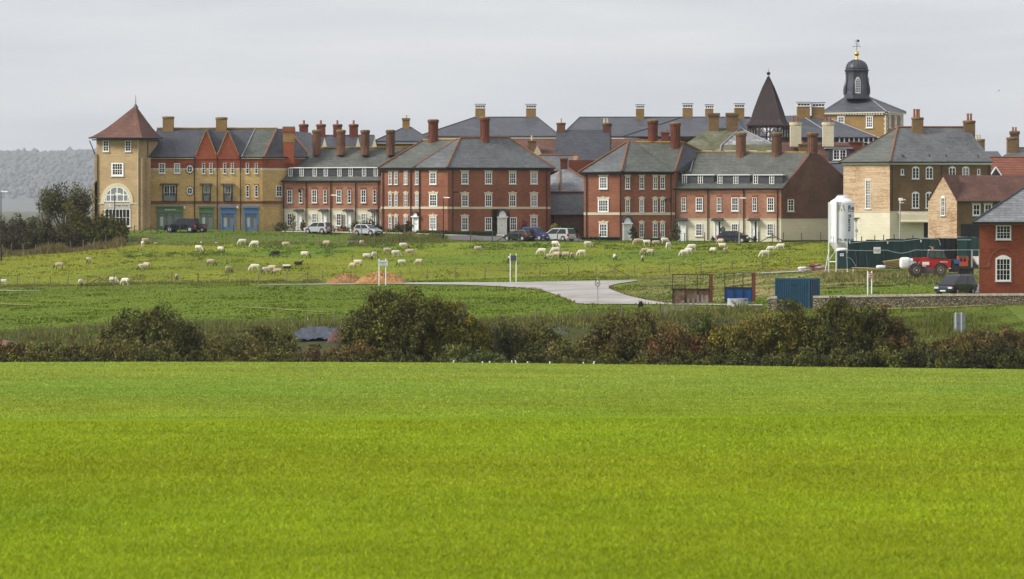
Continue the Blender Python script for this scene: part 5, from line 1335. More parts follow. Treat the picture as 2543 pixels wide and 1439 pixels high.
for ang in (0, 1, 3):
    a = -PI/2+ang*PI/2; nrm = Vector((math.cos(a), math.sin(a), 0)); tn = Vector((-nrm.y, nrm.x, 0)); r_ = 27.6*k_
    c0 = Vector((xc_, Yc, 0))+nrm*r_
    def aw(hw_, out): return [c0+nrm*out+tn*x*k_+Vector((0, 0, zq(py))) for x, py in [(-hw_, 233), (hw_, 233), (hw_, 204), (hw_*.85, 199), (hw_*.45, 194.5), (0, 192.5), (-hw_*.45, 194.5), (-hw_*.85, 199), (-hw_, 204)]]
    w = MB().slab(aw(10.5, -.35), nrm*.4).build('window_recess', lead_dark, lan)
    w = MB().slab(aw(6.8, -.1), nrm*.25).build('window', white, cb_)
    gg = MB()
    for i in range(3):
        for j in range(6):
            x0 = -5.6+i*3.9; y0 = 230.5-j*6; gg.slab([c0+nrm*.16+tn*x*k_+Vector((0, 0, zq(py))) for x, py in ((x0, y0), (x0+3.3, y0), (x0+3.3, y0-5.1), (x0, y0-5.1))] if not (j == 5 and i != 1) else [c0+nrm*.16+tn*x*k_+Vector((0, 0, zq(py))) for x, py in ((x0+.5, y0), (x0+2.8, y0), (x0+2.8, y0-2), (x0+.5, y0-2))], nrm*.01)
    gg.build('glass', glass_pale, w)
gm = MB(); gm.lathe((xc_, Yc, 0), [(4.5*k_, zq(149)), (4.8*k_, zq(147)), (2.6*k_, zq(145)), (3.6*k_, zq(142.5)), (2.2*k_, zq(140))], 12); gm.ball((xc_, Yc, zq(134)), 6.2*k_, 16)
gm.lathe((xc_, Yc, zq(128.5)), [(2*k_, 0), (.5*k_, 3*k_)], 8); gm.build('gilded_finial', gold, cb_, smooth=True)
vn = MB(); vn.tube((xc_, Yc, zq(128)), (xc_, Yc, zq(98)), .05, .03)
for a, b2 in (((-8, 116), (8, 116)), ((-6, 102.5), (6, 102.5))): vn.tube((xc_+a[0]*k_, Yc, zq(a[1])), (xc_+b2[0]*k_, Yc, zq(b2[1])), .035, .035, 4)
vn.tube((xc_, Yc-.5, zq(116)), (xc_, Yc+.5, zq(116)), .035, .035, 4)
for x in (-8, 8): vn.ball((xc_+x*k_, Yc, zq(116)), .09, 6)
vn.slab([(xc_+x*k_, Yc, zq(y)) for x, y in ((1, 99), (6, 99.5), (6.5, 104), (3, 105.5), (1, 104))], (0, .04, 0)); vn.slab([(xc_+x*k_, Yc, zq(y)) for x, y in ((-6, 101), (-4, 102.5), (-6, 104))], (0, .04, 0))
for x, y in ((3, 108), (4.5, 111), (2.5, 113), (-2.5, 109)): vn.ball((xc_+x*k_, Yc, zq(y)), .07, 6)
vn.build('weather_vane', dark, cb_)
# far right roofs
b = bldg('orange_tiled_house', 'house with an orange pantile roof and small white gablet at the right edge', 2500, 500, zb=-3.6)
walls(b, [(2450, 500), (2600, 500), (2600, 510), (2450, 510)], [(440, 560, brick_deep)])
roof(b, [[(2445, 441, 499.6), (2610, 441, 499.6), (2610, 391.5, 505), (2452, 391.5, 505)], [(2452, 391.5, 505), (2610, 391.5, 505), (2610, 441, 510.4), (2445, 441, 510.4)]], tile_orange)
ridges(b, [((2452, 391, 505), (2610, 391, 505))], ridge_r, .1)
MB().slab([P(2461, 437, 498.4), P(2486, 437, 498.4), P(2473, 417, 498.4)], (0, 2.5, 0)).build('gablet', slate_blue, b)
ridges(b, [((2459.5, 437, 498.2), (2473, 416, 498.2)), ((2473, 416, 498.2), (2487.5, 437, 498.2))], white, .10, 'bargeboard')
b = bldg('slate_roofed_house', 'far slate roofed house with stepped brown chimneys at the right edge of the skyline', 2540, 540, zb=-3.6)
walls(b, [(2490, 541), (2640, 541), (2640, 551), (2490, 551)], [(391, 560, brick_brown)])
roof(b, [[(2484, 392, 540.6), (2640, 392, 540.6), (2640, 368, 546), (2522, 368, 546)], [(2484, 392, 540.6), (2522, 368, 546), (2490, 392, 551.4)], [(2522, 368, 546), (2640, 368, 546), (2640, 392, 551.4), (2490, 392, 551.4)]], slate_moss)
ridges(b, [((2522, 367.5, 546), (2640, 367.5, 546))], ridge_o, .08)
chimney(b, 2498, 2528, 341.5, 376, 544, brick_brown, 'round'); chimney(b, 2507, 2531, 326, 370, 546, brick_gable, 'plain', (2515, 2522), terracotta, 316)
b = bldg('slate_roofed_house', 'low far grey slate roof glimpsed behind the brown block on the right', 2470, 560, zb=-3.6)
walls(b, [(2430, 561), (2486, 561), (2486, 570), (2430, 570)], [(391, 560, brick_brown)])
roof(b, [[(2426, 392, 560.6), (2490, 392, 560.6), (2478, 376, 565), (2434, 376, 565)], [(2490, 392, 560.6), (2490, 392, 570.4), (2478, 376, 565)], [(2434, 376, 565), (2478, 376, 565), (2490, 392, 570.4), (2426, 392, 570.4)]], slate_new)
chimney(b, 2426, 2446, 346, 380, 520, brick_brown, 'round', (2425, 2432), cream_plain, 335)
# ================================================================ FENCES
def fence(name, label, posts, hpx=25, y0=380, r=.06, mat=wood_post, wires=4, braces=(), group='post and wire fences', defY=None, Yfix=None, jit=True):
    pts = []
    for q in posts:
        p = gp(q[0], q[1], y0, defY) if Yfix is None else Vector((Xp(q[0], Yfix), Yfix, gzf(Xp(q[0], Yfix), Yfix)))
        pts.append(p)
    t = thing(name, label, 'fence', pts[0], group=group)
    rr = random.Random(len(posts)); H = []
    for i, p in enumerate(pts):
        h = hpx*p.y/F*(rr.uniform(.9, 1.08) if jit else 1); H.append(h)
        lx, ly = rr.uniform(-.04, .04), rr.uniform(-.04, .04)
        MB().tube(p+Vector((0, 0, -.3)), p+Vector((lx, ly, h)), r*rr.uniform(.9, 1.15), r*.95, 6).build('post', mat, t)
    mb = MB()
    for i in range(len(pts)-1):
        for k in range(wires):
            f = (k+1)/(wires+.3); a = pts[i]+Vector((0, -.06, H[i]*f)); b = pts[i+1]+Vector((0, -.06, H[i+1]*f))
            mb.tube(a, b, .006, .006, 3)
    if wires: mb.build('wire', wire, t)
    for i in braces:
        for s in (-1, 1):
            p = pts[i]; MB().tube(p+Vector((0, .05, H[i]*.75)), p+Vector((s*H[i]*1.35, .05, .03)), .05, .05, 6).build('brace', mat, t)
    return t
fence('post_fence', 'lower pasture fence of wooden posts from the left edge to the soil heap', [(0, 712), (42, 712), (85, 712), (125, 712), (168, 711), (218, 711), (247, 711), (283, 708), (354, 706), (426, 704), (491, 701), (566, 700), (642, 699), (712, 699), (763, 699), (801, 699), (853, 698)], 26, 380, braces=(6, 14))
fence('post_fence', 'lower pasture fence of wooden posts right of the soil heap behind the road', [(923, 697), (995, 696), (1061, 694), (1131, 691), (1204, 690), (1270, 689), (1341, 688), (1412, 686), (1481, 685), (1527, 688), (1576, 683), (1663, 680), (1741, 677), (1818, 672), (1893, 669), (1960, 664)], 26, 380, braces=(9,))
fence('post_fence', 'upper fence standing on the green strip below the shop building', [(323, 607), (343, 607), (371, 606), (379, 606), (421, 606), (449, 606), (503, 606), (533, 606), (588, 606), (621, 606), (671, 606), (703, 605), (757, 605), (792, 606), (842, 605), (874, 604)], 25, 430, braces=(2,))
fence('post_fence', 'dark fence posts against the foot of the yellow tower and shopfronts', [(334, 569), (374, 571), (390, 571), (421, 571), (448, 571), (479, 572), (546, 573), (580, 574), (612, 574), (640, 574)], 20, 470, mat=wood_dark, braces=(1,), wires=2, Yfix=483)
fence('post_fence', 'weathered fence crossing the long grass below the left terrace and silver cars', [(677, 577), (728, 579), (797, 580), (829, 583), (867, 586), (898, 590), (929, 602), (959, 597), (968, 590), (1005, 585), (1014, 600), (1026, 598)], 25, 440, braces=(0,), wires=3)
fence('post_fence', 'upper fence in front of the parking area and the right terrace', [(1074, 594), (1095, 597), (1169, 601), (1222, 602), (1262, 602), (1289, 602), (1334, 602), (1384, 602), (1437, 602), (1489, 603), (1542, 604), (1600, 604), (1640, 604), (1700, 602), (1750, 602), (1795, 602), (1846, 602), (1885, 602), (1919, 602), (1945, 602), (1991, 603), (2038, 603)], 24, 430, mat=wood_dark, braces=(4, 18), wires=3)
fence('post_fence', 'wooden fence running in front of the dark hedge at the far left', [(5, 634), (28, 633), (57, 634), (88, 633), (119, 630), (145, 627), (175, 624), (206, 622), (234, 619), (262, 614), (291, 611)], 27, 440, braces=(0,))
fence('post_fence', 'near fence left of the tallest hedge bush with a braced end post', [(47, 841), (126, 828), (197, 826), (267, 822), (360, 820), (450, 818), (537, 816), (607, 814), (683, 813), (761, 812), (831, 810), (887, 810)], 33, 296, braces=(11,), r=.065)
fence('post_fence', 'near fence right of the tallest hedge bush below the concrete junction', [(1240, 804), (1330, 802), (1443, 799), (1545, 793), (1640, 788)], 32, 296, r=.065)
fence('post_fence', 'dark fence posts showing against the cream wall above the green hoarding', [(2075, 601), (2110, 601), (2140, 601), (2172, 601), (2194, 601), (2221, 601), (2268, 601)], 26, 440, mat=wood_dark, wires=2, Yfix=455)
# short grey stakes in front of the rusty mesh frame
for i, (x, yb, hh) in enumerate([(1652, 790, 28), (1669, 784, 28), (1682, 778, 26), (1696, 775, 30), (1709, 768, 28), (1722, 766, 26), (1733, 757, 25), (1744, 757, 26), (1755, 757, 24)]):
    p = gp(x, yb, 296, 315); h = hh*p.y/F; w = .10 if i else .16
    tag(MB().hexa([(p.x-w, p.y-.06, p.z-.2), (p.x+w, p.y-.06, p.z-.2), (p.x+w, p.y+.06, p.z-.2), (p.x-w, p.y+.06, p.z-.2), (p.x-w+.02, p.y-.05, p.z+h), (p.x+w, p.y-.05, p.z+h-.06), (p.x+w, p.y+.05, p.z+h-.06), (p.x-w+.02, p.y+.05, p.z+h)]).build('wooden_stake', surf('stake_wood', [(.35, (.16, .14, .12)), (.65, (.32, .28, .24))], fine=(5, 5, 2)) if i == 0 else MAT['stake_wood']),
        ['broad grey wooden stake furthest left of the row before the rusty frame', 'second grey stake from the left of the row before the rusty frame', 'third grey stake from the left of the row before the rusty frame', 'fourth grey stake from the left of the row before the rusty frame', 'middle grey stake of the row before the rusty frame', 'fourth grey stake from the right end of the row before the rusty frame', 'third grey stake from the right end of the row before the rusty frame', 'second grey stake from the right end before the rusty frame', 'last grey stake on the right before the rusty frame'][i], 'stake', 'stakes before the rusty frame')
# ================================================================ LAMP POSTS
def lamp(px, ytop, ybot, Y, label, mat=dark, r=.07, dx=.4):
    x = Xp(px, Y); zb = min(gzf(x, Y), Zp(ybot, Y)); zt = Zp(ytop, Y)
    t = thing('street_lamp', label, 'lamp', (x, Y, zb), group='street lamps')
    mb = MB(); mb.tube((x, Y, zb-.2), (x, Y, zb+1.1), r*1.5, r*1.5, 8); mb.tube((x, Y, zb+1.1), (x, Y, zt), r, r*.7, 8); mb.tube((x, Y, zt-.02), (x+dx*.4, Y, zt+.03), .04, .04, 6)
    mb.build('pole', mat, t); lamp_head(t, Vector((x+dx*.15, Y, zt+.03)), dx, white); return t
lamp(2.5, 477, 640, 456, 'street lamp with white head at the far left edge above the hedge'); lamp(285, 482, 575, 480, 'black street lamp in front of the arched tower window')
lamp(822, 486, 580, 480, 'black street lamp in front of the left terrace between the silver cars'); lamp(1101, 492, 592, 474, 'black street lamp by the corner of the large red brick block')
lamp(1836, 493, 603, 471, 'slim grey street lamp beside the dark blue car and right terrace', steel, .045)
def bracket_lamp(face, px, py, dirx, label):
    q = face.p(px, py, .05); t = thing('wall_lamp', label, 'lamp', q, group='bracket lamps on corner walls')
    e = q+face.u*dirx*.75+face.n*.5; mb = MB(); mb.tube(q, e, .035, .035, 5); mb.tube(q+Vector((0, 0, -.35)), q.lerp(e, .6), .025, .025, 5); mb.tube(q+Vector((0, 0, .2)), q+Vector((0, 0, -.6)), .05, .05, 5)
    mb.build('bracket', dark, t); MB().lathe(e+Vector((0, 0, -.45)), [(.1, 0), (.17, .3), (.2, .32), (.03, .5)], 8).build('lantern', dark, t)
bracket_lamp(fT, 760, 470, -1, 'black bracket lantern on the wall of the left terrace'); bracket_lamp(g2f, 1664, 494, -1, 'black bracket lantern on the second red brick block')
x = Xp(2235, 452); t = thing('cctv_mast', 'grey mast with white camera unit standing before the coved canopy', 'mast', (x, 452, Zp(600, 452)))
mb = MB(); mb.tube((x, 452, Zp(602, 452)), (x, 452, Zp(493, 452)), .10, .07, 8); mb.build('pole', steel, t)
mb = MB().box(x-.15, x+.3, 451.7, 452.2, Zp(499, 452), Zp(492, 452)); mb.box(x+.25, x+.65, 451.8, 452.1, Zp(498, 452), Zp(495, 452)); mb.box(x-.05, x+.45, 451.7, 452.2, Zp(505, 452), Zp(503.5, 452)); mb.box(x-.03, x+.1, 451.9, 452.1, Zp(504, 452), Zp(499, 452)); mb.build('camera_unit', white, t)
# ================================================================ CARS
def paint(name, c, r=.25):
    m, t, b = newmat(name); b.inputs['Base Color'].default_value = (*c, 1); b.inputs['Roughness'].default_value = r; b.inputs['Coat Weight'].default_value = .5; b.inputs['Specular IOR Level'].default_value = .5; return m
tyre = plain('tyre_rubber', (.02, .02, .02), .8); rim = plain('wheel_rim', (.45, .45, .46), .35, .3)
lampc = plain('headlight_glass', (.65, .67, .68), .15); lampr = plain('tail_light', (.45, .02, .015), .25); plate_w = plain('plate_white', (.75, .75, .72), .5); plate_y = plain('plate_yellow', (.60, .42, .06), .5)
trim = plain('plastic_trim', (.03, .03, .033), .5)
def car(name, label, px, py, yaw, col, L=4.0, Wd=1.7, H=1.45, prof=None, gh=None, y0=470, bumper=None, glassm=None, defY=None, wheelr=.31, roofrack=False, z=None, plates=True, spare=False):
    """x forward, origin at ground centre; prof: side outline (fractions of L from the rear, height), gh: rear base, rear roof, front roof, cowl"""
    p = gp(px, py, y0, defY)
    if p.y > 487: p = Vector((Xp(px, 484), 484, gzf(Xp(px, 484), 484)))
    t = thing(name, label, 'car', p, yaw)
    hw = Wd/2
    prof = prof or [(0, .35), (0, .62), (.03, .88), (.30, .92), (.72, .90), (.94, .74), (1.0, .58), (1.0, .32), (.93, .22), (.05, .22)]
    bm = bmesh.new(); vs = []
    for s in (-1, 1):
        vs.append([bm.verts.new(((x-.5)*L, s*(hw*(1 if .08 < x < .9 else .93)), zz)) for x, zz in prof])
    n = len(prof)
    for i in range(n): bm.faces.new((vs[0][i], vs[0][(i+1) % n], vs[1][(i+1) % n], vs[1][i]))
    bm.faces.new(vs[0][::-1]); bm.faces.new(vs[1])
    bmesh.ops.recalc_face_normals(bm, faces=bm.faces); bmesh.ops.bevel(bm, geom=list(bm.edges), offset=.06, segments=2, affect='EDGES')
    gh = gh or (.02, .10, .58, .78); zb = .86
    b0, b1, b2, b3 = [(g_-.5)*L for g_ in gh]; wt = hw*.78
    bm2 = bmesh.new()
    lo = [bm2.verts.new(v) for v in ((b0, -hw*.96, zb), (b3, -hw*.96, zb), (b3, hw*.96, zb), (b0, hw*.96, zb))]
    hi = [bm2.verts.new(v) for v in ((b1, -wt, H), (b2, -wt, H), (b2, wt, H), (b1, wt, H))]
    bm2.faces.new(lo[::-1]); bm2.faces.new(hi)
    for i in range(4): bm2.faces.new((lo[i], lo[(i+1) % 4], hi[(i+1) % 4], hi[i]))
    bmesh.ops.recalc_face_normals(bm2, faces=bm2.faces)
    te = [e for e in bm2.edges if min(v.co.z for v in e.verts) > zb-.01 and max(v.co.z for v in e.verts) > zb+.1]
    bmesh.ops.bevel(bm2, geom=te, offset=.07, segments=2, affect='EDGES')
    mb = MB()
    for b_ in (bm, bm2):
        b_.verts.index_update(); mb.add([v.co[:] for v in b_.verts], [[v.index for v in f.verts] for f in b_.faces]); b_.free()
    mb.build('body', col, t, world=False)
    gm_ = glassm or MAT['car_glass']
    def q(fx, fz, s, o=.012):    # point on the greenhouse side (fx 0..1 rear to front)
        xb = b0+(b3-b0)*fx; xt = b1+(b2-b1)*fx; x = xb+(xt-xb)*fz; y = (hw*.96+(wt-hw*.96)*fz)+o
        return Vector((x, s*y, zb+(H-zb)*fz))
    for s in (-1, 1):
        for fa, fb in ((.07, .46), (.50, .93)):
            MB().slab([q(fa, .08, s), q(fb, .08, s), q(fb-(.0 if fb < .9 else .02), .86, s), q(fa+(.02 if fa < .2 else 0), .86, s)], (0, s*.012, 0)).build('side_window', gm_, t, world=False)
    def endp(front, fz, fy, o=.015):
        x = (b3+(b2-b3)*fz) if front else (b0+(b1-b0)*fz); y = (hw*.96+(wt-hw*.96)*fz)*fy
        return Vector((x+(o if front else -o), y, zb+(H-zb)*fz))
    for front, nm in ((True, 'windscreen'), (False, 'rear_window')):
        MB().slab([endp(front, .07, -.86), endp(front, .07, .86), endp(front, .88, .84), endp(front, .88, -.84)], (.012 if front else -.012, 0, .006)).build(nm, gm_, t, world=False)
    for sx_ in (-.31, .31):
        for s in (-1, 1):
            c_ = Vector((sx_*L, s*(hw-.10), wheelr)); w = MB(); w.tube(c_+Vector((0, -s*.1, 0)), c_+Vector((0, s*.115, 0)), wheelr, wheelr, 16); wo_ = w.build('wheel', tyre, t, world=False)
            w = MB(); w.tube(c_+Vector((0, s*.10, 0)), c_+Vector((0, s*.125, 0)), wheelr*.64, wheelr*.58, 12); w.build('rim', rim, wo_, world=False)
            a_ = MB(); a_.tube(c_+Vector((0, -s*.1, .03)), c_+Vector((0, s*.108, .03)), wheelr*1.17, wheelr*1.17, 16); a_.build('wheel_arch', trim, t, world=False)
    fx = L/2
    for s in (-1, 1):
        MB().box(fx-.22, fx+.012-.03, min(s*hw*.5, s*hw*.93), max(s*hw*.5, s*hw*.93), .57, .72).build('headlight', lampc, t, world=False)
        MB().box(-fx-.015, -fx+.2, min(s*hw*.72, s*hw*.97), max(s*hw*.72, s*hw*.97), .62, .90).build('tail_light', lampr, t, world=False)
    MB().box(fx-.08, fx+.02, -hw*.4, hw*.4, .46, .56).build('grille', trim, t, world=False)
    if bumper: MB().box(fx-.1, fx+.03, -hw*.94, hw*.94, .22, .42).box(-fx-.03, -fx+.1, -hw*.94, hw*.94, .25, .48).build('bumper', bumper, t, world=False)
    if plates:
        MB().box(fx+.02, fx+.045, -.26, .26, .34, .45).build('number_plate', plate_w, t, world=False); MB().box(-fx-.05, -fx-.02, -.26, .26, .50, .61).build('number_plate', plate_y, t, world=False)
    for s in (-1, 1): MB().box(b3-.28, b3-.15, min(s*(hw+.0), s*(hw+.16)), max(s*hw, s*(hw+.16)), zb+.02, zb+.15).build('wing_mirror', col, t, world=False)
    if roofrack:
        mb = MB()
        for s in (-1, 1): mb.tube((b1+.2, s*wt*.9, H+.05), (b2-.1, s*wt*.9, H+.05), .025); mb.box(b1+.2, b1+.26, s*wt*.9-.02, s*wt*.9+.02, H-.03, H+.05); mb.box(b2-.2, b2-.14, s*wt*.9-.02, s*wt*.9+.02, H-.03, H+.05)
        mb.build('roof_rail', trim, t, world=False)
    if spare: MB().tube((-fx-.18, 0, .78), (-fx-.0, 0, .78), .33, .33, 14).build('spare_wheel', trim, t, world=False)
    return t
m_, t_, b_ = newmat('car_glass'); b_.inputs['Base Color'].default_value = (.02, .023, .027, 1); b_.inputs['Roughness'].default_value = .1; b_.inputs['Specular IOR Level'].default_value = .35
silver = paint('silver_paint', (.42, .44, .47)); navy = paint('navy_paint', (.012, .014, .05)); bottle = paint('dark_green_paint', (.010, .016, .018)); blue_p = paint('blue_paint', (.02, .05, .20)); blackblue = paint('black_blue_paint', (.010, .010, .028)); slatep = paint('slate_van_paint', (.022, .026, .042))
HB = [(0, .35), (0, .66), (.02, .90), (.30, .94), (.74, .92), (.93, .74), (1.0, .58), (1.0, .32), (.93, .22), (.05, .22)]
car('parked_car', 'small silver hatchback seen from the rear left, parked before the left terrace', 791, 580.5, rad(180-34), silver, 3.7, 1.68, 1.50, HB, (.015, .10, .58, .86), 440)
car('parked_car', 'silver hatchback facing right beside the long grass near the red block', 913, 585, rad(-38), silver, 3.75, 1.66, 1.42, HB, (.03, .12, .55, .78), 440, bumper=trim)
SV = [(0, .40), (0, .75), (.01, 1.02), (.30, 1.05), (.70, 1.02), (.97, .92), (1.0, .72), (1.0, .40), (.93, .32), (.05, .32)]
car('parked_car', 'dark navy off road car with spare wheel parked before the green shopfronts', 452, 573.5, rad(180-16), blackblue, 4.5, 1.8, 1.80, SV, (.01, .05, .60, .76), 440, bumper=trim, wheelr=.36, spare=True, defY=482)
car('parked_car', 'dark open flatbed vehicle tail just behind the navy off road car', 492, 572.5, rad(180-8), blackblue, 2.2, 1.6, 1.05, [(0, .4), (0, .95), (.3, .97), (.7, .97), (1, .9), (1, .35), (.9, .3), (.1, .3)], (.1, .12, .86, .9), 440, defY=484, plates=False, wheelr=.28)
car('parked_car', 'dark green hatchback seen from the rear beside the white door of the red block', 1288, 598.5, rad(180-38), bottle, 3.95, 1.68, 1.40, HB, (.03, .12, .52, .80), 440)
car('parked_car', 'blue off road car facing right between the green and silver cars', 1331, 598, rad(-40), blue_p, 3.9, 1.7, 1.72, SV, (.01, .06, .60, .74), 440, bumper=trim, wheelr=.35)
car('parked_car', 'silver people carrier seen from the rear left near the link house', 1389, 599, rad(180-42), silver, 4.4, 1.78, 1.64, [(0, .35), (0, .70), (.01, .92), (.30, .96), (.74, .96), (.94, .78), (1.0, .60), (1.0, .32), (.93, .22), (.05, .22)], (.005, .07, .62, .92), 440)
car('parked_car', 'dark blue rounded hatchback facing right in front of the right terrace', 1824, 603, rad(-24), blackblue, 4.3, 1.72, 1.50, HB, (.02, .18, .52, .88), 440)
car('people_carrier', 'dark slate people carrier facing left behind the stone wall near the red house', 2374, 733, rad(180+55), slatep, 4.5, 1.82, 1.72, [(0, .35), (0, .70), (.01, .92), (.30, .98), (.78, .96), (.97, .74), (1.0, .60), (1.0, .32), (.93, .22), (.05, .22)], (.01, .06, .58, .90), 306, roofrack=True)
# ================================================================ SHEEP AND OTHER ANIMALS
def evalmesh(mb, voxel, name, smooth=2):
    me = bpy.data.meshes.new('tmp'); me.from_pydata(mb.v, [], mb.f); o = bpy.data.objects.new('tmp', me); C.objects.link(o)
    bm = bmesh.new(); bm.from_mesh(me); bmesh.ops.recalc_face_normals(bm, faces=bm.faces); bm.to_mesh(me); bm.free()
    md = o.modifiers.new('r', 'REMESH'); md.mode = 'VOXEL'; md.voxel_size = voxel
    s = o.modifiers.new('s', 'SMOOTH'); s.iterations = smooth
    dg = bpy.context.evaluated_depsgraph_get(); dg.update()
    r = bpy.data.meshes.new_from_object(o.evaluated_get(dg)); r.name = name; r.polygons.foreach_set('use_smooth', [True]*len(r.polygons))
    bpy.data.objects.remove(o); bpy.data.meshes.remove(me); return r
def loft(mb, rings, n=10):
    """rings: (centre, ry, rz, tilt) swept along x"""
    vs = []
    for c_, ry, rz, tilt in rings:
        for i in range(n):
            a = 2*PI*i/n; y = math.cos(a)*ry; z = math.sin(a)*rz
            vs.append((c_[0]-z*math.sin(tilt), c_[1]+y, c_[2]+z*math.cos(tilt)))
    fs = [(j*n+i, j*n+(i+1) % n, (j+1)*n+(i+1) % n, (j+1)*n+i) for j in range(len(rings)-1) for i in range(n)]+[tuple(range(n-1, -1, -1)), tuple(range((len(rings)-1)*n, len(rings)*n))]
    return mb.add(vs, fs)
def leg(mb, pts, rs):
    for i in range(len(pts)-1): mb.tube(pts[i], pts[i+1], rs[i], rs[i+1], 7)
    return mb
def sheep_mesh(pose):
    mb = MB(); z = .62 if pose != 'lying' else .30
    loft(mb, [((-.50, 0, z+.02), .08, .10, 0), ((-.44, 0, z+.01), .18, .20, 0), ((-.25, 0, z), .205, .225, 0), ((0, 0, z-.01), .22, .235, 0), ((.25, 0, z), .195, .22, 0), ((.40, 0, z+.02), .15, .19, 0), ((.47, 0, z+.03), .08, .10, 0)], 12)
    mb.tube((-.48, 0, z+.08), (-.56, 0, z-.12), .045, .03, 6)
    if pose in ('graze', 'graze2'):
        s = .0 if pose == 'graze' else .10
        loft(mb, [((.32, 0, z+.05), .12, .15, -.6), ((.48, s*.5, z-.08), .10, .12, -.9), ((.60, s, z-.25), .075, .09, -1.0), ((.66, s, z-.36), .07, .085, -1.1)], 9)
        loft(mb, [((.63, s, z-.31), .06, .07, -1.0), ((.67, s, z-.39), .075, .085, -1.0), ((.71, s, z-.50), .05, .06, -1.0), ((.73, s, z-.575), .035, .035, -1.0)], 8)
        for q in (-1, 1): mb.tube((.645, s+q*.05, z-.33), (.62, s+q*.16, z-.35), .03, .012, 5)
    elif pose == 'stand':
        loft(mb, [((.34, 0, z+.05), .12, .16, .5), ((.46, 0, z+.16), .09, .11, .6), ((.55, 0, z+.27), .07, .085, .6)], 9)
        loft(mb, [((.50, 0, z+.28), .06, .07, 0), ((.58, 0, z+.29), .075, .085, -.2), ((.68, 0, z+.25), .05, .06, -.3), ((.75, 0, z+.22), .035, .04, -.3)], 8)
        for q in (-1, 1): mb.tube((.54, q*.05, z+.33), (.50, q*.16, z+.33), .03, .012, 5)
    else:
        loft(mb, [((.34, 0, z+.05), .12, .14, .5), ((.45, 0, z+.16), .08, .10, .6), ((.50, 0, z+.25), .07, .08, .6)], 9)
        loft(mb, [((.46, 0, z+.26), .06, .07, 0), ((.54, 0, z+.27), .07, .08, -.2), ((.66, 0, z+.22), .045, .05, -.3)], 8)
        for q in (-1, 1): mb.tube((.49, q*.05, z+.31), (.46, q*.16, z+.31), .03, .012, 5)
    if pose == 'lying':
        for q in (-1, 1):
            leg(mb, [(.30, q*.14, .16), (.48, q*.17, .05), (.30, q*.2, .04)], [.06, .035, .03]); leg(mb, [(-.30, q*.16, .16), (-.15, q*.22, .06), (-.35, q*.24, .04)], [.09, .04, .03])
    else:
        st = .0 if pose != 'graze2' else .09
        for q in (-1, 1):
            d_ = st*q; leg(mb, [(.30, q*.12, z-.12), (.31+d_*.6, q*.12, .30), (.32+d_, q*.12, .0)], [.085, .042, .032])
            leg(mb, [(-.34, q*.13, z-.10), (-.27-d_*.5, q*.13, .42), (-.38-d_*.7, q*.13, .24), (-.35-d_, q*.13, 0)], [.11, .065, .036, .032])
    return evalmesh(mb, .026, 'sheep_'+pose, 1)
def wool(name, body, limb, face_):
    m, t, b = newmat(name); N = t.nodes.new; L = t.links.new
    tcn = N('ShaderNodeTexCoord'); sx_ = N('ShaderNodeSeparateXYZ'); L(tcn.outputs['Object'], sx_.inputs[0])
    n = N('ShaderNodeTexNoise'); n.inputs['Scale'].default_value = 9; n.inputs['Detail'].default_value = 5; L(tcn.outputs['Object'], n.inputs[0])
    k0 = N('ShaderNodeMix'); k0.data_type = 'RGBA'; k0.inputs[6].default_value = (*[v*.72 for v in body], 1); k0.inputs[7].default_value = (*body, 1); L(n.outputs[0], k0.inputs[0])
    a = N('ShaderNodeMapRange'); a.inputs[1].default_value = .30; a.inputs[2].default_value = .40; a.inputs[3].default_value = 1; a.inputs[4].default_value = 0; L(sx_.outputs[2], a.inputs[0])
    k1 = N('ShaderNodeMix'); k1.data_type = 'RGBA'; k1.inputs[7].default_value = (*limb, 1); L(a.outputs[0], k1.inputs[0]); L(k0.outputs[2], k1.inputs[6])
    c_ = N('ShaderNodeMapRange'); c_.inputs[1].default_value = .50; c_.inputs[2].default_value = .58; L(sx_.outputs[0], c_.inputs[0])
    k2 = N('ShaderNodeMix'); k2.data_type = 'RGBA'; k2.inputs[7].default_value = (*face_, 1); L(c_.outputs[0], k2.inputs[0]); L(k1.outputs[2], k2.inputs[6])
    L(k2.outputs[2], b.inputs['Base Color']); b.inputs['Roughness'].default_value = .95
    bp = N('ShaderNodeBump'); bp.inputs['Strength'].default_value = .6; bp.inputs['Distance'].default_value = .03; L(n.outputs[0], bp.inputs['Height']); L(bp.outputs[0], b.inputs['Normal'])
    return m
WOOL = {'w': wool('wool_white', (.78, .72, .60), (.62, .56, .46), (.72, .67, .58)), 'b': wool('wool_buff', (.58, .47, .31), (.22, .16, .10), (.50, .40, .28)),
        'k': wool('wool_dark_face', (.72, .65, .52), (.05, .04, .03), (.04, .035, .03)), 'd': wool('wool_buff_dark_face', (.50, .41, .28), (.045, .035, .03), (.04, .035, .03)), 'x': wool('wool_black', (.035, .028, .022), (.02, .018, .016), (.02, .018, .016))}
WN = {'w': 'white', 'b': 'buff', 'k': 'white dark-legged', 'd': 'buff dark-legged', 'x': 'black'}
SM = {}
def smesh(pose, w):
    if (pose, w) not in SM:
        base = next((m for (p_, _), m in SM.items() if p_ == pose), None)
        me = base.copy() if base else sheep_mesh(pose)
        me.materials.clear(); me.materials.append(WOOL[w]); SM[(pose, w)] = me
    return SM[(pose, w)]
HD = {'L': 180, 'R': 0, 'F': -90, 'A': 90, 'FL': -150, 'FR': -30, 'AL': 150, 'AR': 30, 'f': -112, 'a': 70}
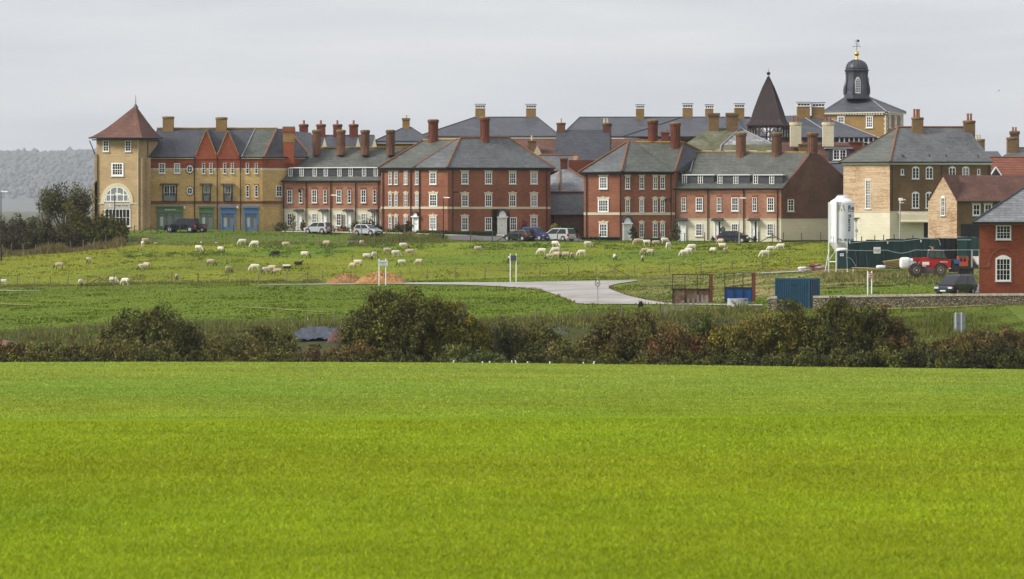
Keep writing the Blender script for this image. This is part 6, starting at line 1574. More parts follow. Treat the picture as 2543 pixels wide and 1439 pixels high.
SHEEP = [ # px, foot row, heading, wool, pose, place
 (6, 711, 'L', 'w', 'graze', 'at the left edge of the lower fence'), (147, 669, 'L', 'd', 'graze', 'alone on the left of the pasture'), (220, 656, 'f', 'k', 'graze', 'just up the slope from the leftmost buff sheep'),
 (200, 712, 'a', 'k', 'graze2', 'behind the lower fence near the left braced post'), (281, 705, 'R', 'w', 'graze', 'right of the left braced fence post'), (311, 709, 'AL', 'w', 'graze', 'turned away next to the left braced fence post'),
 (353, 672, 'FL', 'k', 'graze', 'front one of the pair below the tower'), (364, 670, 'AL', 'b', 'graze2', 'rear one of the pair below the tower'), (354, 614, 'A', 'w', 'graze', 'turned away by the upper fence below the tower'), (361, 607, 'AR', 'b', 'graze', 'nearest the upper fence braces below the tower'),
 (439, 697, 'F', 'd', 'graze', 'facing the camera behind the lower fence'), (493, 625, 'FR', 'w', 'graze', 'below the leftmost green shopfront'), (548, 628, 'FR', 'k', 'graze', 'below the blue shopfronts heading right'),
 (523, 661, 'R', 'd', 'graze', 'in mid pasture left of the fence corner'), (568, 678, 'a', 'd', 'graze', 'just above the lower fence left of the flock of four'), (602, 609, 'L', 'w', 'graze', 'left one of two at the top of the pasture'),
 (633, 615, 'L', 'w', 'graze2', 'right one of two at the top of the pasture'), (710, 617, 'R', 'b', 'graze', 'below the left end of the terrace'), (811, 614, 'AL', 'd', 'graze', 'below the silver hatchback'),
 (899, 613, 'a', 'b', 'graze', 'beside the metal water trough'), (684, 640, 'L', 'x', 'graze', 'grazing in mid pasture'), (757, 642, 'FR', 'k', 'graze2', 'right of the grazing black sheep'),
 (712, 668, 'L', 'k', 'lying', 'lying down beside the resting black one'), (741, 659, 'R', 'x', 'lying', 'lying on the grass'), (633, 674, 'L', 'w', 'graze', 'left of the tight group of three'),
 (661, 682, 'FL', 'k', 'graze', 'front left of the tight group of three'), (676, 677, 'AL', 'b', 'graze2', 'at the back of the tight group of three'), (689, 684, 'L', 'd', 'graze', 'front right of the tight group of three'),
 (911, 646, 'R', 'k', 'graze', 'left of the notice board'), (929, 641, 'f', 'w', 'graze', 'just above the notice board'), (876, 669, 'AL', 'b', 'graze', 'lower one of the pair left of the notice board'),
 (889, 663, 'L', 'k', 'stand', 'with raised head in the pair left of the notice board'), (962, 632, 'L', 'd', 'stand', 'with raised dark head above the notice board'), (983, 638, 'R', 'w', 'graze2', 'above and right of the notice board'),
 (1002, 620, 'R', 'k', 'graze', 'uppermost of those right of the notice board'), (1018, 636, 'R', 'b', 'graze', 'right of the white ones above the soil heap'), (998, 661, 'L', 'k', 'graze2', 'above the top of the soil heap'),
 (1041, 660, 'AL', 'b', 'graze', 'right of the soil heap'), (1187, 627, 'R', 'b', 'graze2', 'alone below the large red brick block'), (1268, 653, 'f', 'k', 'graze', 'behind the blue backed sign posts'),
 (1346, 634, 'L', 'w', 'graze', 'left of the dense group in mid field'), (1379, 615, 'FR', 'w', 'graze', 'below the silver people carrier'), (1380, 631, 'L', 'w', 'graze2', 'at the back of the dense group in mid field'),
 (1367, 646, 'L', 'd', 'graze', 'at the front left of the dense group'), (1383, 643, 'AL', 'b', 'graze2', 'at the front middle of the dense group'), (1405, 643, 'L', 'd', 'graze2', 'at the front right of the dense group'),
 (1421, 644, 'F', 'd', 'graze', 'facing the camera right of the dense group'), (1445, 637, 'L', 'w', 'graze', 'furthest right of the mid field group'), (1460, 615, 'R', 'w', 'graze2', 'below the left bay of the second red block'),
 (1527, 648, 'F', 'k', 'graze2', 'facing the camera below the second red block'), (1596, 651, 'F', 'd', 'graze', 'with dark face lowest of those below the arched door'), (1584, 610, 'FL', 'b', 'graze', 'leftmost of the row under the arched door'),
 (1606, 611, 'L', 'w', 'stand', 'with raised head in the row under the arched door'), (1629, 613, 'L', 'd', 'graze2', 'in the middle of the row under the arched door'), (1651, 607, 'R', 'w', 'graze', 'at the right end of the row by the terrace'),
 (1660, 619, 'f', 'w', 'graze', 'facing down the slope below the row by the terrace'), (1602, 633, 'FL', 'b', 'graze', 'left of the close pair below the second red block'), (1616, 636, 'AL', 'd', 'graze2', 'right of the close pair below the second red block'),
 (1718, 624, 'L', 'w', 'graze2', 'uppermost of three below the terrace doors'), (1710, 632, 'L', 'w', 'graze', 'middle of three below the terrace doors'), (1700, 637, 'L', 'w', 'graze2', 'lowest of three below the terrace doors'),
 (1771, 631, 'AL', 'k', 'graze', 'left of the group below the dark blue hatchback'), (1790, 609, 'AL', 'b', 'graze', 'close under the front of the dark blue hatchback'), (1794, 620, 'L', 'k', 'stand', 'behind the short legged one below the dark blue hatchback'),
 (1803, 631, 'a', 'd', 'stand', 'right hand one below the dark blue hatchback'), (1915, 627, 'L', 'w', 'graze', 'lower one of the pair below the gable'), (1939, 621, 'L', 'w', 'graze2', 'upper one of the pair below the gable'), (1900, 640, 'L', 'w', 'graze', 'lowest and furthest right of the flock')]
POSES = {'graze': 'grazing', 'graze2': 'grazing', 'lying': '', 'stand': ''}
for i, (px, py, hd, w, pose, place) in enumerate(SHEEP):
    p = gp(px, py, 380); r_ = random.Random(i*7+3); s = r_.uniform(.90, 1.04)
    o = bpy.data.objects.new('sheep', smesh(pose, w)); C.objects.link(o); o.location = p+Vector((0, 0, -.01)); o.rotation_euler = (0, 0, rad(HD[hd]+r_.uniform(-14, 14))); o.scale = (s*r_.uniform(.97, 1.05), s, s)
    tag(o, f'{WN[w]} sheep {place}', 'sheep', 'sheep grazing in the pasture')
# dog seen from behind
mb = MB(); loft(mb, [((-.34, 0, .50), .10, .12, 0), ((-.25, 0, .50), .15, .16, 0), ((0, 0, .48), .15, .17, 0), ((.25, 0, .50), .15, .18, 0), ((.36, 0, .54), .10, .12, 0)], 10)
loft(mb, [((.30, 0, .56), .09, .10, .5), ((.44, .03, .64), .07, .08, .6)], 8); loft(mb, [((.40, .03, .66), .07, .08, 0), ((.50, .03, .66), .08, .085, 0), ((.62, .04, .62), .045, .045, 0)], 8)
for q in (-1, 1):
    leg(mb, [(.25, q*.10, .42), (.26, q*.11, .22), (.27, q*.11, 0)], [.075, .04, .035]); leg(mb, [(-.26, q*.11, .44), (-.20, q*.12, .28), (-.32, q*.125, .16), (-.28, q*.13, 0)], [.10, .06, .035, .035]); mb.tube((.46, .03+q*.05, .72), (.42, .03+q*.09, .70), .03, .015, 5)
leg(mb, [(-.32, 0, .56), (-.38, .05, .72), (-.34, .12, .86)], [.035, .03, .018])
dm_ = evalmesh(mb, .022, 'dog', 1); dm_.materials.append(plain('dog_coat', (.012, .012, .014), .8)); o = bpy.data.objects.new('dog', dm_); C.objects.link(o)
o.location = gp(1591, 769, 305); o.rotation_euler = (0, 0, rad(78)); tag(o, 'black dog with raised tail walking away towards the concrete junction', 'dog')
# gulls on the crop field
def gull_mesh(pose):
    mb = MB(); loft(mb, [((-.28, 0, .15), .02, .02, 0), ((-.20, 0, .16), .05, .045, 0), ((-.05, 0, .17), .085, .085, 0), ((.08, 0, .19), .08, .085, 0), ((.15, 0, .22), .05, .06, 0)], 9)
    loft(mb, [((.10, 0, .22), .045, .06, .8), ((.14, 0, .31), .034, .04, 1.2), ((.15, 0, .38), .036, .036, 1.2)], 8); mb.ball((.16, 0, .40), .05, 8); mb.tube((.19, 0, .40), (.26, 0, .385), .016, .006, 5)
    for q in (-1, 1): mb.tube((.0, q*.03, .12), (.02, q*.03, .0), .012, .01, 5)
    return evalmesh(mb, .014, 'gull', 1)
gm_ = gull_mesh(0)
m_, t_, b_ = newmat('gull_plumage'); N = t_.nodes.new; tcn = N('ShaderNodeTexCoord'); sxn = N('ShaderNodeSeparateXYZ'); t_.links.new(tcn.outputs['Object'], sxn.inputs[0])
ma = N('ShaderNodeMapRange'); ma.inputs[1].default_value = .185; ma.inputs[2].default_value = .2; t_.links.new(sxn.outputs[2], ma.inputs[0]); mc = N('ShaderNodeMapRange'); mc.inputs[1].default_value = .06; mc.inputs[2].default_value = .09; mc.inputs[3].default_value = 1; mc.inputs[4].default_value = 0; t_.links.new(sxn.outputs[0], mc.inputs[0])
mm = N('ShaderNodeMath'); mm.operation = 'MULTIPLY'; t_.links.new(ma.outputs[0], mm.inputs[0]); t_.links.new(mc.outputs[0], mm.inputs[1]); kk = N('ShaderNodeMix'); kk.data_type = 'RGBA'; kk.inputs[6].default_value = (.85, .85, .85, 1); kk.inputs[7].default_value = (.38, .40, .43, 1); t_.links.new(mm.outputs[0], kk.inputs[0]); t_.links.new(kk.outputs[2], b_.inputs['Base Color'])
gm_.materials.append(MAT['gull_plumage'])
for px, yt, hd, lab in [(1121, 894, 0, 'leftmost white gull looking right at the field edge'), (1204, 898, 180, 'left gull of the low pair at the field edge'), (1210, 897, 0, 'right gull of the low pair at the field edge'), (1272, 895, -100, 'slim white gull facing forward in the middle group'),
                        (1286, 894, 180, 'white gull looking left in the middle group'), (1304, 899, 0, 'gull showing only its head right of the middle group'), (1360, 898, 10, 'low gull between the middle group and the upright one'), (1470, 893, 0, 'tall upright gull at the right of the flock'), (1455, 900, 180, 'crouching gull just left of the tall upright one')]:
    Yg = 247.5; z = Zp(yt, Yg)-.45
    o = bpy.data.objects.new('gull', gm_); C.objects.link(o); x = Xp(px, Yg); yg = Yg
    while yg < 256 and gzf(x, yg) > z: yg += .25
    o.location = (Xp(px, yg), yg, gzf(Xp(px, yg), yg)); o.rotation_euler = (0, 0, rad(hd)); tag(o, lab, 'gull', 'gulls on the crop field')
mb = MB(); loft(mb, [((-.2, 0, 0), .02, .02, 0), ((0, 0, 0), .07, .06, 0), ((.18, 0, .02), .03, .03, 0)], 7)
for q in (-1, 1): mb.slab([(.08, q*.04, .0), (-.06, q*.04, .0), (-.12, q*.32, .14), (.04, q*.32, .14)], (0, 0, .015)); mb.slab([(.04, q*.32, .14), (-.12, q*.32, .14), (-.14, q*.68, .02)], (0, 0, .012))
o = mb.build('flying_gull', plain('gull_shade', (.20, .21, .23)), world=False); o.scale = (.6, .6, .6); o.location = P(2481, 226, 420); o.rotation_euler = (rad(25), rad(-10), rad(-30)); tag(o, 'small gull flying in the sky above the right hand roofs', 'gull')
# ================================================================ SIGNS
def board_sign(px0, px1, ytop, ybot, bx0, bx1, by0, by1, y0, label, mat, text=(), tmat=None, defY=None, stripes=None):
    p = gp((px0+px1)/2, ybot, y0, defY); Y = p.y; f = Face(px0-20, Y, px1+20, Y)
    t = thing('post_sign', label, 'sign', p)
    for x in (px0, px1):
        mb = MB(); mb.tube(f.p(x, ybot+6), f.p(x, ytop), .058, .058, 8); mb.build('post', white, t)
    mb = MB(); f.box(mb, bx0, bx1, by0, by1, .08, .13); b = mb.build('board', mat, t)
    for s, cx_, cy_, h_, w_ in text: facetext(f, s, cx_, cy_, h_, w_, .135, tmat or black, b)
    if stripes:
        for i, (a, c_) in enumerate(stripes): band(f, bx0+.5, bx1-.5, a, c_, MAT['sign_red'], b, 'red_band', .137, .13)
    return t
plain('sign_red', (.40, .02, .02), .5); sign_pale = plain('sign_pale', (.62, .64, .70), .5)
board_sign(941.5, 958, 643, 709, 939, 963, 647, 660, 380, 'white two post notice board with dark lettering before the soil heap', sign_pale, [('Permanent', 951, 652.3, 2.6, 18), ('Works', 951, 656, 2.4, 9)], plain('sign_navy', (.05, .06, .16)))
board_sign(1267.5, 1282, 630, 701, 1267.5, 1282, 635, 648, 380, 'two white posts carrying the dark back of a small sign', plain('sign_back', (.06, .07, .10), .6))
board_sign(2155, 2165, 674, 732, 2156, 2167, 678, 690, 306, 'two white posts with a small red and white striped sign above the stone wall', white, stripes=((679, 681.6), (683.2, 685.6), (687.2, 689.4)))
# speed limit sign
p = gp(1484, 756, 305); f = Face(1450, p.y, 1520, p.y); t = thing('speed_limit_sign', 'round white speed limit sign reading 20 on a pole at the concrete junction', 'sign', p)
mb = MB(); mb.tube(f.p(1484, 762), f.p(1484, 690), .055, .055, 8); mb.build('pole', steel, t)
def disc(r0, o0, o1): return MB().slab([f.p(1484+math.cos(2*PI*k/28)*r0, 703.5+math.sin(2*PI*k/28)*r0*1.33, o0) for k in range(28)], f.n*(o1-o0))
b = disc(6.6, .07, .10).build('disc', plain('sign_dark_ring', (.06, .02, .025), .5), t); disc(5.1, .10, .106).build('face', white, b); facetext(f, '20', 1484, 703.5, 7.5, 7.6, .11, black, b)
# back of a large grey road sign among the scrub
Yq = 282; f = Face(2330, Yq, 2430, Yq); t = thing('road_sign_back', 'grey ribbed metal back of a road sign standing in the scrub', 'sign', (Xp(2382, Yq), Yq, gzf(Xp(2382, Yq), Yq)))
mb = MB(); f.box(mb, 2369, 2397, 778, 834, 0, .03); mb.build('panel', steel, t)
mb = MB(); 
for y in (779, 801, 821): f.box(mb, 2368.5, 2396, y, y+1.6, .03, .10)
mb.build('brace_rail', lead, t)
for x in (2374, 2388): MB().tube(f.p(x, 870, .12), f.p(x, 776, .12), .08, .08, 8).build('post', steel, t)
# ================================================================ SILO
Ys = 362; sx = Xp(2088, Ys); R_ = 30.5*Ys/F; zs = lambda py: Zp(py, Ys)
t = thing('mortar_silo', 'tall white mortar silo with black lettering standing on four steel legs', 'silo', (sx, Ys, gzf(sx, Ys)))
silo_m = surf('silo_paint', [(.35, (.66, .68, .71)), (.65, (.76, .78, .80))], fine=(1, 1, .5), coarse=.8, r=.4)
mb = MB(); mb.lathe((sx+.1, Ys, 0), [(R_*.25, zs(640)), (R_*.98, zs(604)), (R_, zs(603)), (R_, zs(504)), (R_*.92, zs(500)), (R_*.5, zs(492)), (R_*.42, zs(488)), (R_*.2, zs(486.5))], 56)
body = mb.build('tank', silo_m, t, smooth=False)
mb = MB(); fs_ = Face(2040, Ys-R_, 2140, Ys-R_)
for x, y, tp_ in ((-1.02, -.45, 503), (-.45, -.98, 503), (.45, -.98, 602), (1.0, -.3, 602)): mb.tube((sx+x*R_, Ys+y*R_*.98, gzf(sx, Ys)-.1), (sx+x*R_, Ys+y*R_*.98, zs(tp_)), .075, .075, 4)
mb.tube((sx-1.02*R_, Ys-.5*R_, zs(650)), (sx-.45*R_, Ys-R_, zs(650)), .05, .05, 4); mb.tube((sx-.45*R_, Ys-R_, zs(620)), (sx-1.02*R_, Ys-.5*R_, zs(648)), .04, .04, 4); mb.tube((sx-1.35*R_, Ys-.7*R_, gzf(sx, Ys)), (sx-1.0*R_, Ys-.5*R_, zs(622)), .05, .05, 4)
mb.tube((sx+.45*R_, Ys-R_, zs(660)), (sx-.45*R_, Ys-R_, zs(648)), .04, .04, 4)
mb.build('leg_frame', white, t)
mb = MB(); mb.tube((sx-.40*R_, Ys-.97*R_, zs(603)), (sx-.40*R_, Ys-.97*R_, zs(500)), .05, .05, 6); mb.tube((sx-.40*R_, Ys-.97*R_, zs(503)), (sx-.05*R_, Ys-1.03*R_, zs(503.5)), .03, .03, 5); mb.tube((sx-.40*R_, Ys-.97*R_, zs(601)), (sx-.05*R_, Ys-1.03*R_, zs(600.5)), .03, .03, 5); mb.build('fill_pipe', lead, t)
mb = MB()
for k in range(9): mb.tube((sx-.3*R_+k*.11*R_, Ys-.2, zs(491.5)), (sx-.3*R_+k*.11*R_, Ys-.2, zs(485)), .02, .02, 4)
for k in range(8): mb.tube((sx-.3*R_+k*.11*R_, Ys-.2, zs(485)), (sx-.3*R_+(k+1)*.11*R_, Ys-.2, zs(485)), .02, .02, 4)
mb.build('top_rail', white, t)
def wrap(s, x_c, y_c, hpx, wpx, mat, rot=False, name='lettering', verts=None):
    """lettering bent round the tank; x_c is the unrolled column offset (px) from the tank's centre line"""
    V, Fs = verts or textmesh(s, 1.0); xs = [v[0] for v in V]; yv = [v[1] for v in V]; x0, x1, y0, y1 = min(xs), max(xs), min(yv), max(yv); out = []
    for v in V:
        a, b2 = (v[0]-x0)/(x1-x0)-.5, (v[1]-y0)/(y1-y0)-.5
        if rot: u, w = b2*wpx, a*hpx     # reads downwards
        else: u, w = a*wpx, -b2*hpx
        th = (x_c+u)/30.5; zz = zs(y_c+w)
        out.append((sx+.1+math.sin(th)*(R_+.012), Ys-math.cos(th)*(R_+.012), zz))
    mb = MB(); mb.add(out, Fs); return mb.build(name, mat, body)
ltr = plain('silo_lettering', (.03, .03, .035), .6)
wrap('Remix', 37, 516.5, 12, 46, ltr); wrap('Dry Mortars', 34, 525.6, 4.6, 40, ltr); wrap('Remix', 18.5, 555, 43, 9.5, ltr, rot=True); wrap('TEL. 08 45 678', 10, 595.8, 5.8, 47, ltr)
wrap('', -8, 517, 17, 7, plain('logo_grey', (.30, .31, .33)), verts=([(0, 0), (1.1, 0), (1.1, .55), (2.4, 2.2), (0, 2.2)], [(0, 1, 2, 3, 4)])); wrap('', -7, 520, 4, 9, plain('logo_yellow', (.65, .60, .05)), verts=([(0, 0), (1, 0), (.9, 1), (0, 1)], [(0, 1, 2, 3)])); wrap('', -6.5, 523, 2, 10, ltr, verts=([(0, 0), (1, 0), (1, 1), (0, 1)], [(0, 1, 2, 3)]))
wrap('', 2, 517, 16, 7, MAT['logo_grey'], verts=([(0, 2), (1, 2), (2, 0), (1.2, 0)], [(0, 1, 2, 3)]))
wrap('', -30, 595, 17, 11, plain('badge_blue', (.20, .27, .42)), verts=([(0, 0), (1, 0), (1, 1), (0, 1)], [(0, 1, 2, 3)]))
R0 = R_; R_ = R_+.006; wrap('', -30, 597, 9, 8, white, verts=([(math.cos(2*PI*k/16), math.sin(2*PI*k/16)) for k in range(16)], [tuple(range(16))])); R_ = R0
# ================================================================ SITE HOARDING
hoard = surf('hoarding_green', [(.35, (.012, .040, .038)), (.65, (.022, .062, .056))], fine=(2.5, 2.5, .6), coarse=.8, r=.55)
Yh = 357; fh = Face(2060, Yh, 2450, Yh+3)
t = thing('site_hoarding', 'dark green sheeted site hoarding panels draped with pale tape beside the silo', 'hoarding', (Xp(2250, Yh), Yh, gzf(Xp(2250, Yh), Yh)))
prs = [(2080, 628), (2106, 627), (2106, 604), (2120, 597), (2190, 594), (2290, 591), (2330, 592), (2334, 606), (2360, 606)]
mb = MB(); rr = random.Random(3)
edges = [(2080, 2104, 629), (2104, 2150, 598.5), (2150, 2200, 596), (2200, 2250, 594), (2250, 2300, 592.5), (2300, 2334, 592)]
for i, (a, b, yt) in enumerate(edges):
    n = max(2, int((b-a)/8))
    for k in range(n):
        x0 = a+(b-a)*k/n; x1 = a+(b-a)*(k+1)/n; o = .05*math.sin(k*1.9+i); fh.box(mb, x0, x1+.1, yt+.6*math.sin(x0*.11), 668, o, o+.06)
    mb.build('panel', hoard, t); mb = MB()
f3 = Face(2330, Yh+4, 2560, Yh+4)
for i, (a, b, yt, o) in enumerate([(2332, 2377, 593, 0), (2377, 2470, 589, .3)]):
    mb = MB(); n = 8
    for k in range(n):
        x0 = a+(b-a)*k/n; x1 = a+(b-a)*(k+1)/n; q = .05*math.sin(k*2.3); f3.box(mb, x0, x1+.1, yt-.4*math.sin(x0*.2), 668, o+q, o+q+.06)
    mb.build('panel', hoard if i else plain('hoarding_black', (.012, .014, .018), .6), t)
mb = MB()
def tape(f, pts, o, r=.035):
    for i in range(len(pts)-1): mb.tube(f.p(*pts[i], o), f.p(*pts[i+1], o), r, r, 4)
tape(fh, [(2080, 621), (2110, 622), (2160, 623), (2200, 621.5), (2215, 626), (2235, 629.5), (2255, 626), (2270, 621), (2320, 622), (2380, 621), (2440, 621)], .35)
tape(fh, [(2104, 598), (2112, 604), (2150, 600), (2240, 599), (2290, 593), (2328, 594), (2332, 600), (2334, 610)], .14); tape(fh, [(2184, 598.5), (2234, 599)], .16); tape(f3, [(2300, 594), (2360, 588.5), (2440, 590)], .2); tape(f3, [(2375, 596), (2410, 596)], .42)
tape(fh, [(2096, 640), (2104, 639), (2114, 645), (2121, 656), (2124, 663)], .2, .03)
mb.build('tape', plain('pale_tape', (.42, .50, .55), .4), t)
for x in (2101.5, 2126, 2152, 2195, 2262, 2290): MB().tube(fh.p(x, 668, .35), fh.p(x-3 if x > 2110 else x, 622, .12), .04, .04, 4).build('strut', MAT['sign_back'] if x > 2110 else lead, t)
band(fh, 2168, 2185, 614, 630, white, t, 'notice', .24, .18); f_n = fh
facetext(fh, 'SITE NOTICE', 2176.5, 620, 2.4, 13, .245, lead_dark, t); facetext(fh, 'no entry', 2176.5, 624.5, 2.2, 12, .245, lead_dark, t)
for x, y in ((2109, 602), (2203, 603), (2285.5, 599)): MB().slab([fh.p(x+a, y+b, .13) for a, b in ((0, -4), (2, 0), (0, 4), (-2, 0))], fh.n*.03).build('reflector', white, t)
# small green cabin in front (portable toilet shape) with white sheet on it
Yc = 353.5; fc = Face(2070, Yc, 2110, Yc)
t = thing('green_cabin', 'small dark green site cabin with a blue label between silo and hoarding', 'cabin', (Xp(2091, Yc), Yc, gzf(Xp(2091, Yc), Yc)))
mb = MB(); fc.box(mb, 2080.5, 2101.5, 624, 668, -1.2, 0); mb.build('body', hoard, t); band(fc, 2086, 2095, 630, 636.5, white, t, 'label', .02); band(fc, 2087, 2094, 632.4, 634.2, MAT['sign_navy'], t, 'label_print', .026, .02)
mb = MB(); mb.ball(fc.p(2092, 621, -.5), .5, 12, sc=(1.15, 1, .42)); mb.ball(fc.p(2086, 623, -.4), .3, 10, sc=(1.2, 1, .4)); tag(mb.build('white_sheet', plain('plastic_sheet', (.75, .76, .78), .5)), 'crumpled white plastic sheet lying on top of the green cabin', 'sheet')
# small sign right of the silo
Yn = 440; fn = Face(2110, Yn, 2145, Yn); t = thing('round_post_sign', 'small round white sign on a pole half hidden behind the silo', 'sign', (Xp(2127, Yn), Yn, gzf(Xp(2127, Yn), Yn)))
MB().tube(fn.p(2127, 604), fn.p(2127, 565), .05).build('pole', steel, t)
MB().slab([fn.p(2127+math.cos(2*PI*k/16)*3.8, 573.5+math.sin(2*PI*k/16)*4.6, .06) for k in range(16)], fn.n*.03).build('disc', MAT['sign_grey'], t); band(fn, 2123, 2131.5, 579, 582, white, t, 'plate', .09, .06)
t = thing('porch', 'dark porch roof with white bracket showing just right of the silo', 'porch', (Xp(2124, 462), 462, gzf(Xp(2124, 462), 462)))
fp_ = Face(2100, 464, 2150, 464); band(fp_, 2114, 2132, 541, 544, brick_brown, t, 'roof', 1.6); band(fp_, 2118, 2128, 544, 548, white, t, 'bracket', 1.2); band(fp_, 2120, 2126, 548, 590, white, t, 'post', 1.1, .9)
# ================================================================ MATERIALS HEAPED ON SITE
def blob(name, label, cat, px0, px1, yt, yb, Y, mat, depth=.8, seed=0, n=14, group=None, rough=.12):
    r_ = random.Random(seed); x0, x1 = Xp(px0, Y), Xp(px1, Y); z0, z1 = Zp(yb, Y), Zp(yt, Y); bm = bmesh.new(); bmesh.ops.create_icosphere(bm, subdivisions=3, radius=1)
    cx, cz = (x0+x1)/2, (z0+z1)/2
    for v in bm.verts:
        c = v.co.copy(); k = 1+r_.uniform(-rough, rough)*.5
        sq = lambda a: math.copysign(abs(a)**.55, a)
        v.co = Vector((cx+sq(c.x)*(x1-x0)/2*k, Y+sq(c.y)*depth/2, cz+sq(c.z)*(z1-z0)/2*k))
    mb = MB(); bm.verts.index_update(); mb.add([v.co[:] for v in bm.verts], [[v.index for v in f.verts] for f in bm.faces]); bm.free()
    return tag(mb.build(name, mat, smooth=True), label, cat, group)
wrapm = surf('plastic_wrap', [(.36, (.50, .50, .52)), (.5, (.72, .73, .75)), (.66, (.85, .85, .86))], fine=(5, 5, 5), coarse=2, r=.35)
blob('wrapped_pallet', 'white plastic wrapped pallet load beside the front wheel of the telehandler', 'pallet', 2234, 2262, 639, 669, 350, wrapm, 1.1, 2, rough=.05); blob('wrapped_pallet', 'mesh marked plastic wrapped pallet tucked behind the telehandler wheel', 'pallet', 2255, 2276, 642, 667, 351.5, surf('wrap_mesh', [(.4, (.25, .24, .28)), (.6, (.70, .70, .72))], fine=(6, 6, 6), coarse=3), 1, 3, rough=.05)
blob('white_bag', 'flat white bag on the ground left of the timber stack', 'bag', 2176, 2200, 659, 668, 351, wrapm, .7, 4, rough=.1)
pinkm = surf('bag_pink', [(.36, (.22, .10, .13)), (.5, (.42, .30, .36)), (.62, (.70, .66, .70))], fine=(4, 4, 9), coarse=2)
redm = surf('bag_red', [(.36, (.10, .025, .025)), (.52, (.20, .06, .06)), (.68, (.5, .42, .45))], fine=(4, 4, 9), coarse=2)
Ym_ = gp(2000, 674, 330).y
for a, b, c, d, m, l in [(1982, 2004, 663, 669, wrapm, 'upper pale bag of the left stack of site bags'), (1983, 2018, 668, 674.5, pinkm, 'lower pinkish bag of the left stack of site bags'), (2008, 2040, 656, 664, redm, 'dark red bag on top of the stack by the silo legs'), (2018, 2050, 660, 668, pinkm, 'pink printed bag in the middle by the silo legs'), (2012, 2054, 666, 672.5, redm, 'reddish bag at the bottom by the silo legs'), (1987, 2007, 673, 676, wrapm, 'thin white sheet under the left stack of site bags')]:
    blob('site_bag', l, 'bag', a, b, c, d, Ym_, m, .9, a, group='bags stacked near the silo', rough=.16)
t = thing('timber_stack', 'stack of pale timber boards leaning left of the white wrapped pallet', 'timber', P(2215, 668, 352))
tim = surf('sawn_timber', [(.35, (.42, .26, .09)), (.65, (.62, .46, .22))], fine=(1, 6, 6))
for i, (x0, y0_, x1, y1_) in enumerate([(2194, 651, 2236, 646), (2196, 654, 2236, 649), (2198, 656, 2236, 653), (2200, 660, 2236, 656), (2204, 664, 2236, 659), (2210, 667, 2236, 663)]):
    MB().slab([P(x0, y0_, 352+i*.06), P(x1, y1_, 352+i*.06), P(x1, y1_-2.4, 352+i*.06), P(x0, y0_-1.6, 352+i*.06)], (0, .7, 0)).build('board', tim, t)
tag(MB().slab([P(2116, 666, 349), P(2160, 667, 349), P(2184, 668, 350), P(2184, 666.6, 350), P(2150, 665.2, 349.5), P(2116, 665, 349.3)], (0, .5, 0)).build('plank', tim), 'thin pale plank lying on the ground before the hoarding', 'plank')
# ================================================================ TELEHANDLER
red_p = paint('machine_red', (.42, .02, .018), .35); gry = plain('machine_grey', (.10, .105, .11), .5); Yt = gp(2330, 688, 325).y; zt_ = gzf(Xp(2330, Yt), Yt)
t = thing('telehandler', 'red telescopic handler with grey wheels and glazed cab parked before the hoarding', 'telehandler', (Xp(2325, Yt), Yt, zt_)); ft = Face(2240, Yt-.9, 2440, Yt-.9)
def fb(name, mat, boxes, o0, o1, par=t):
    mb = MB()
    for b in boxes: ft.box(mb, *b, o0, o1)
    return mb.build(name, mat, par)
mb = MB(); mb.slab([ft.p(x, y, -.05) for x, y in ((2284, 669), (2360, 669), (2362, 645), (2350, 643), (2300, 640), (2292, 641), (2284, 655))], (0, 1.7, 0)); mb.build('chassis', red_p, t)
mb = MB(); mb.slab([ft.p(x, y, 0) for x, y in ((2291, 680), (2322, 680), (2324, 669), (2288, 665))], (0, 1.6, 0)); mb.build('belly_tank', gry, t)
mb = MB(); mb.slab([ft.p(x, y, -.15) for x, y in ((2268, 641), (2280, 640.5), (2304, 640), (2360, 644), (2362, 650), (2300, 648), (2270, 650))], (0, .5, 0)); mb.build('boom', red_p, t)
mb = MB(); mb.slab([ft.p(x, y, .0) for x, y in ((2305, 641), (2352, 643), (2344, 625), (2338, 622), (2311, 622), (2306, 628))], (0, 1.1, 0)); cab = mb.build('cab', plain('cab_frame', (.05, .052, .055), .5), t)
mb = MB(); mb.slab([ft.p(x, y, .02) for x, y in ((2307, 640), (2320, 640.5), (2320, 625), (2311, 625), (2308, 630))], ft.n*.02); mb.slab([ft.p(x, y, .02) for x, y in ((2322, 640.5), (2338, 641.5), (2336, 625), (2322, 625))], ft.n*.02); mb.slab([ft.p(x, y, .02) for x, y in ((2340, 641.5), (2351, 642), (2343.5, 626.5), (2338.5, 625))], ft.n*.02); mb.build('cab_glass', plain('cab_glass', (.075, .10, .09), .2), cab)
mb = MB(); mb.slab([ft.p(x, y, .06) for x, y in ((2306, 623), (2346, 624), (2342, 621.3), (2310, 620.3))], (0, 1.2, 0)); mb.build('cab_roof', lead, cab)
MB().tube(ft.p(2317, 620, -.4), ft.p(2317, 613.5, -.4), .09, .08, 8).build('beacon', plain('beacon_orange', (.65, .14, .03), .3), cab)
MB().tube(ft.p(2317, 616, -.4), ft.p(2308, 612, -.4), .03).build('aerial', lead, cab)
fb('boom_head', red_p, [(2268, 2276, 640, 648)], -.5, .0); fb('engine_cover', trim, [(2361, 2382, 645, 676)], -1.6, -.1); fb('fuel_can', plain('blue_can', (.04, .13, .34), .5), [(2370, 2384, 646, 655)], -.1, .15)
band(ft, 2290.5, 2307.5, 651, 658.5, white, t, 'white_decal', .03, -.06); band(ft, 2290.5, 2300, 660, 662, white, t, 'white_decal', .03, -.06); band(ft, 2354, 2361.5, 666, 668, white, t, 'white_decal', .03, -.06); facetext(ft, 'MVTC', 2344, 651, 3.6, 18, -.045, white, t)
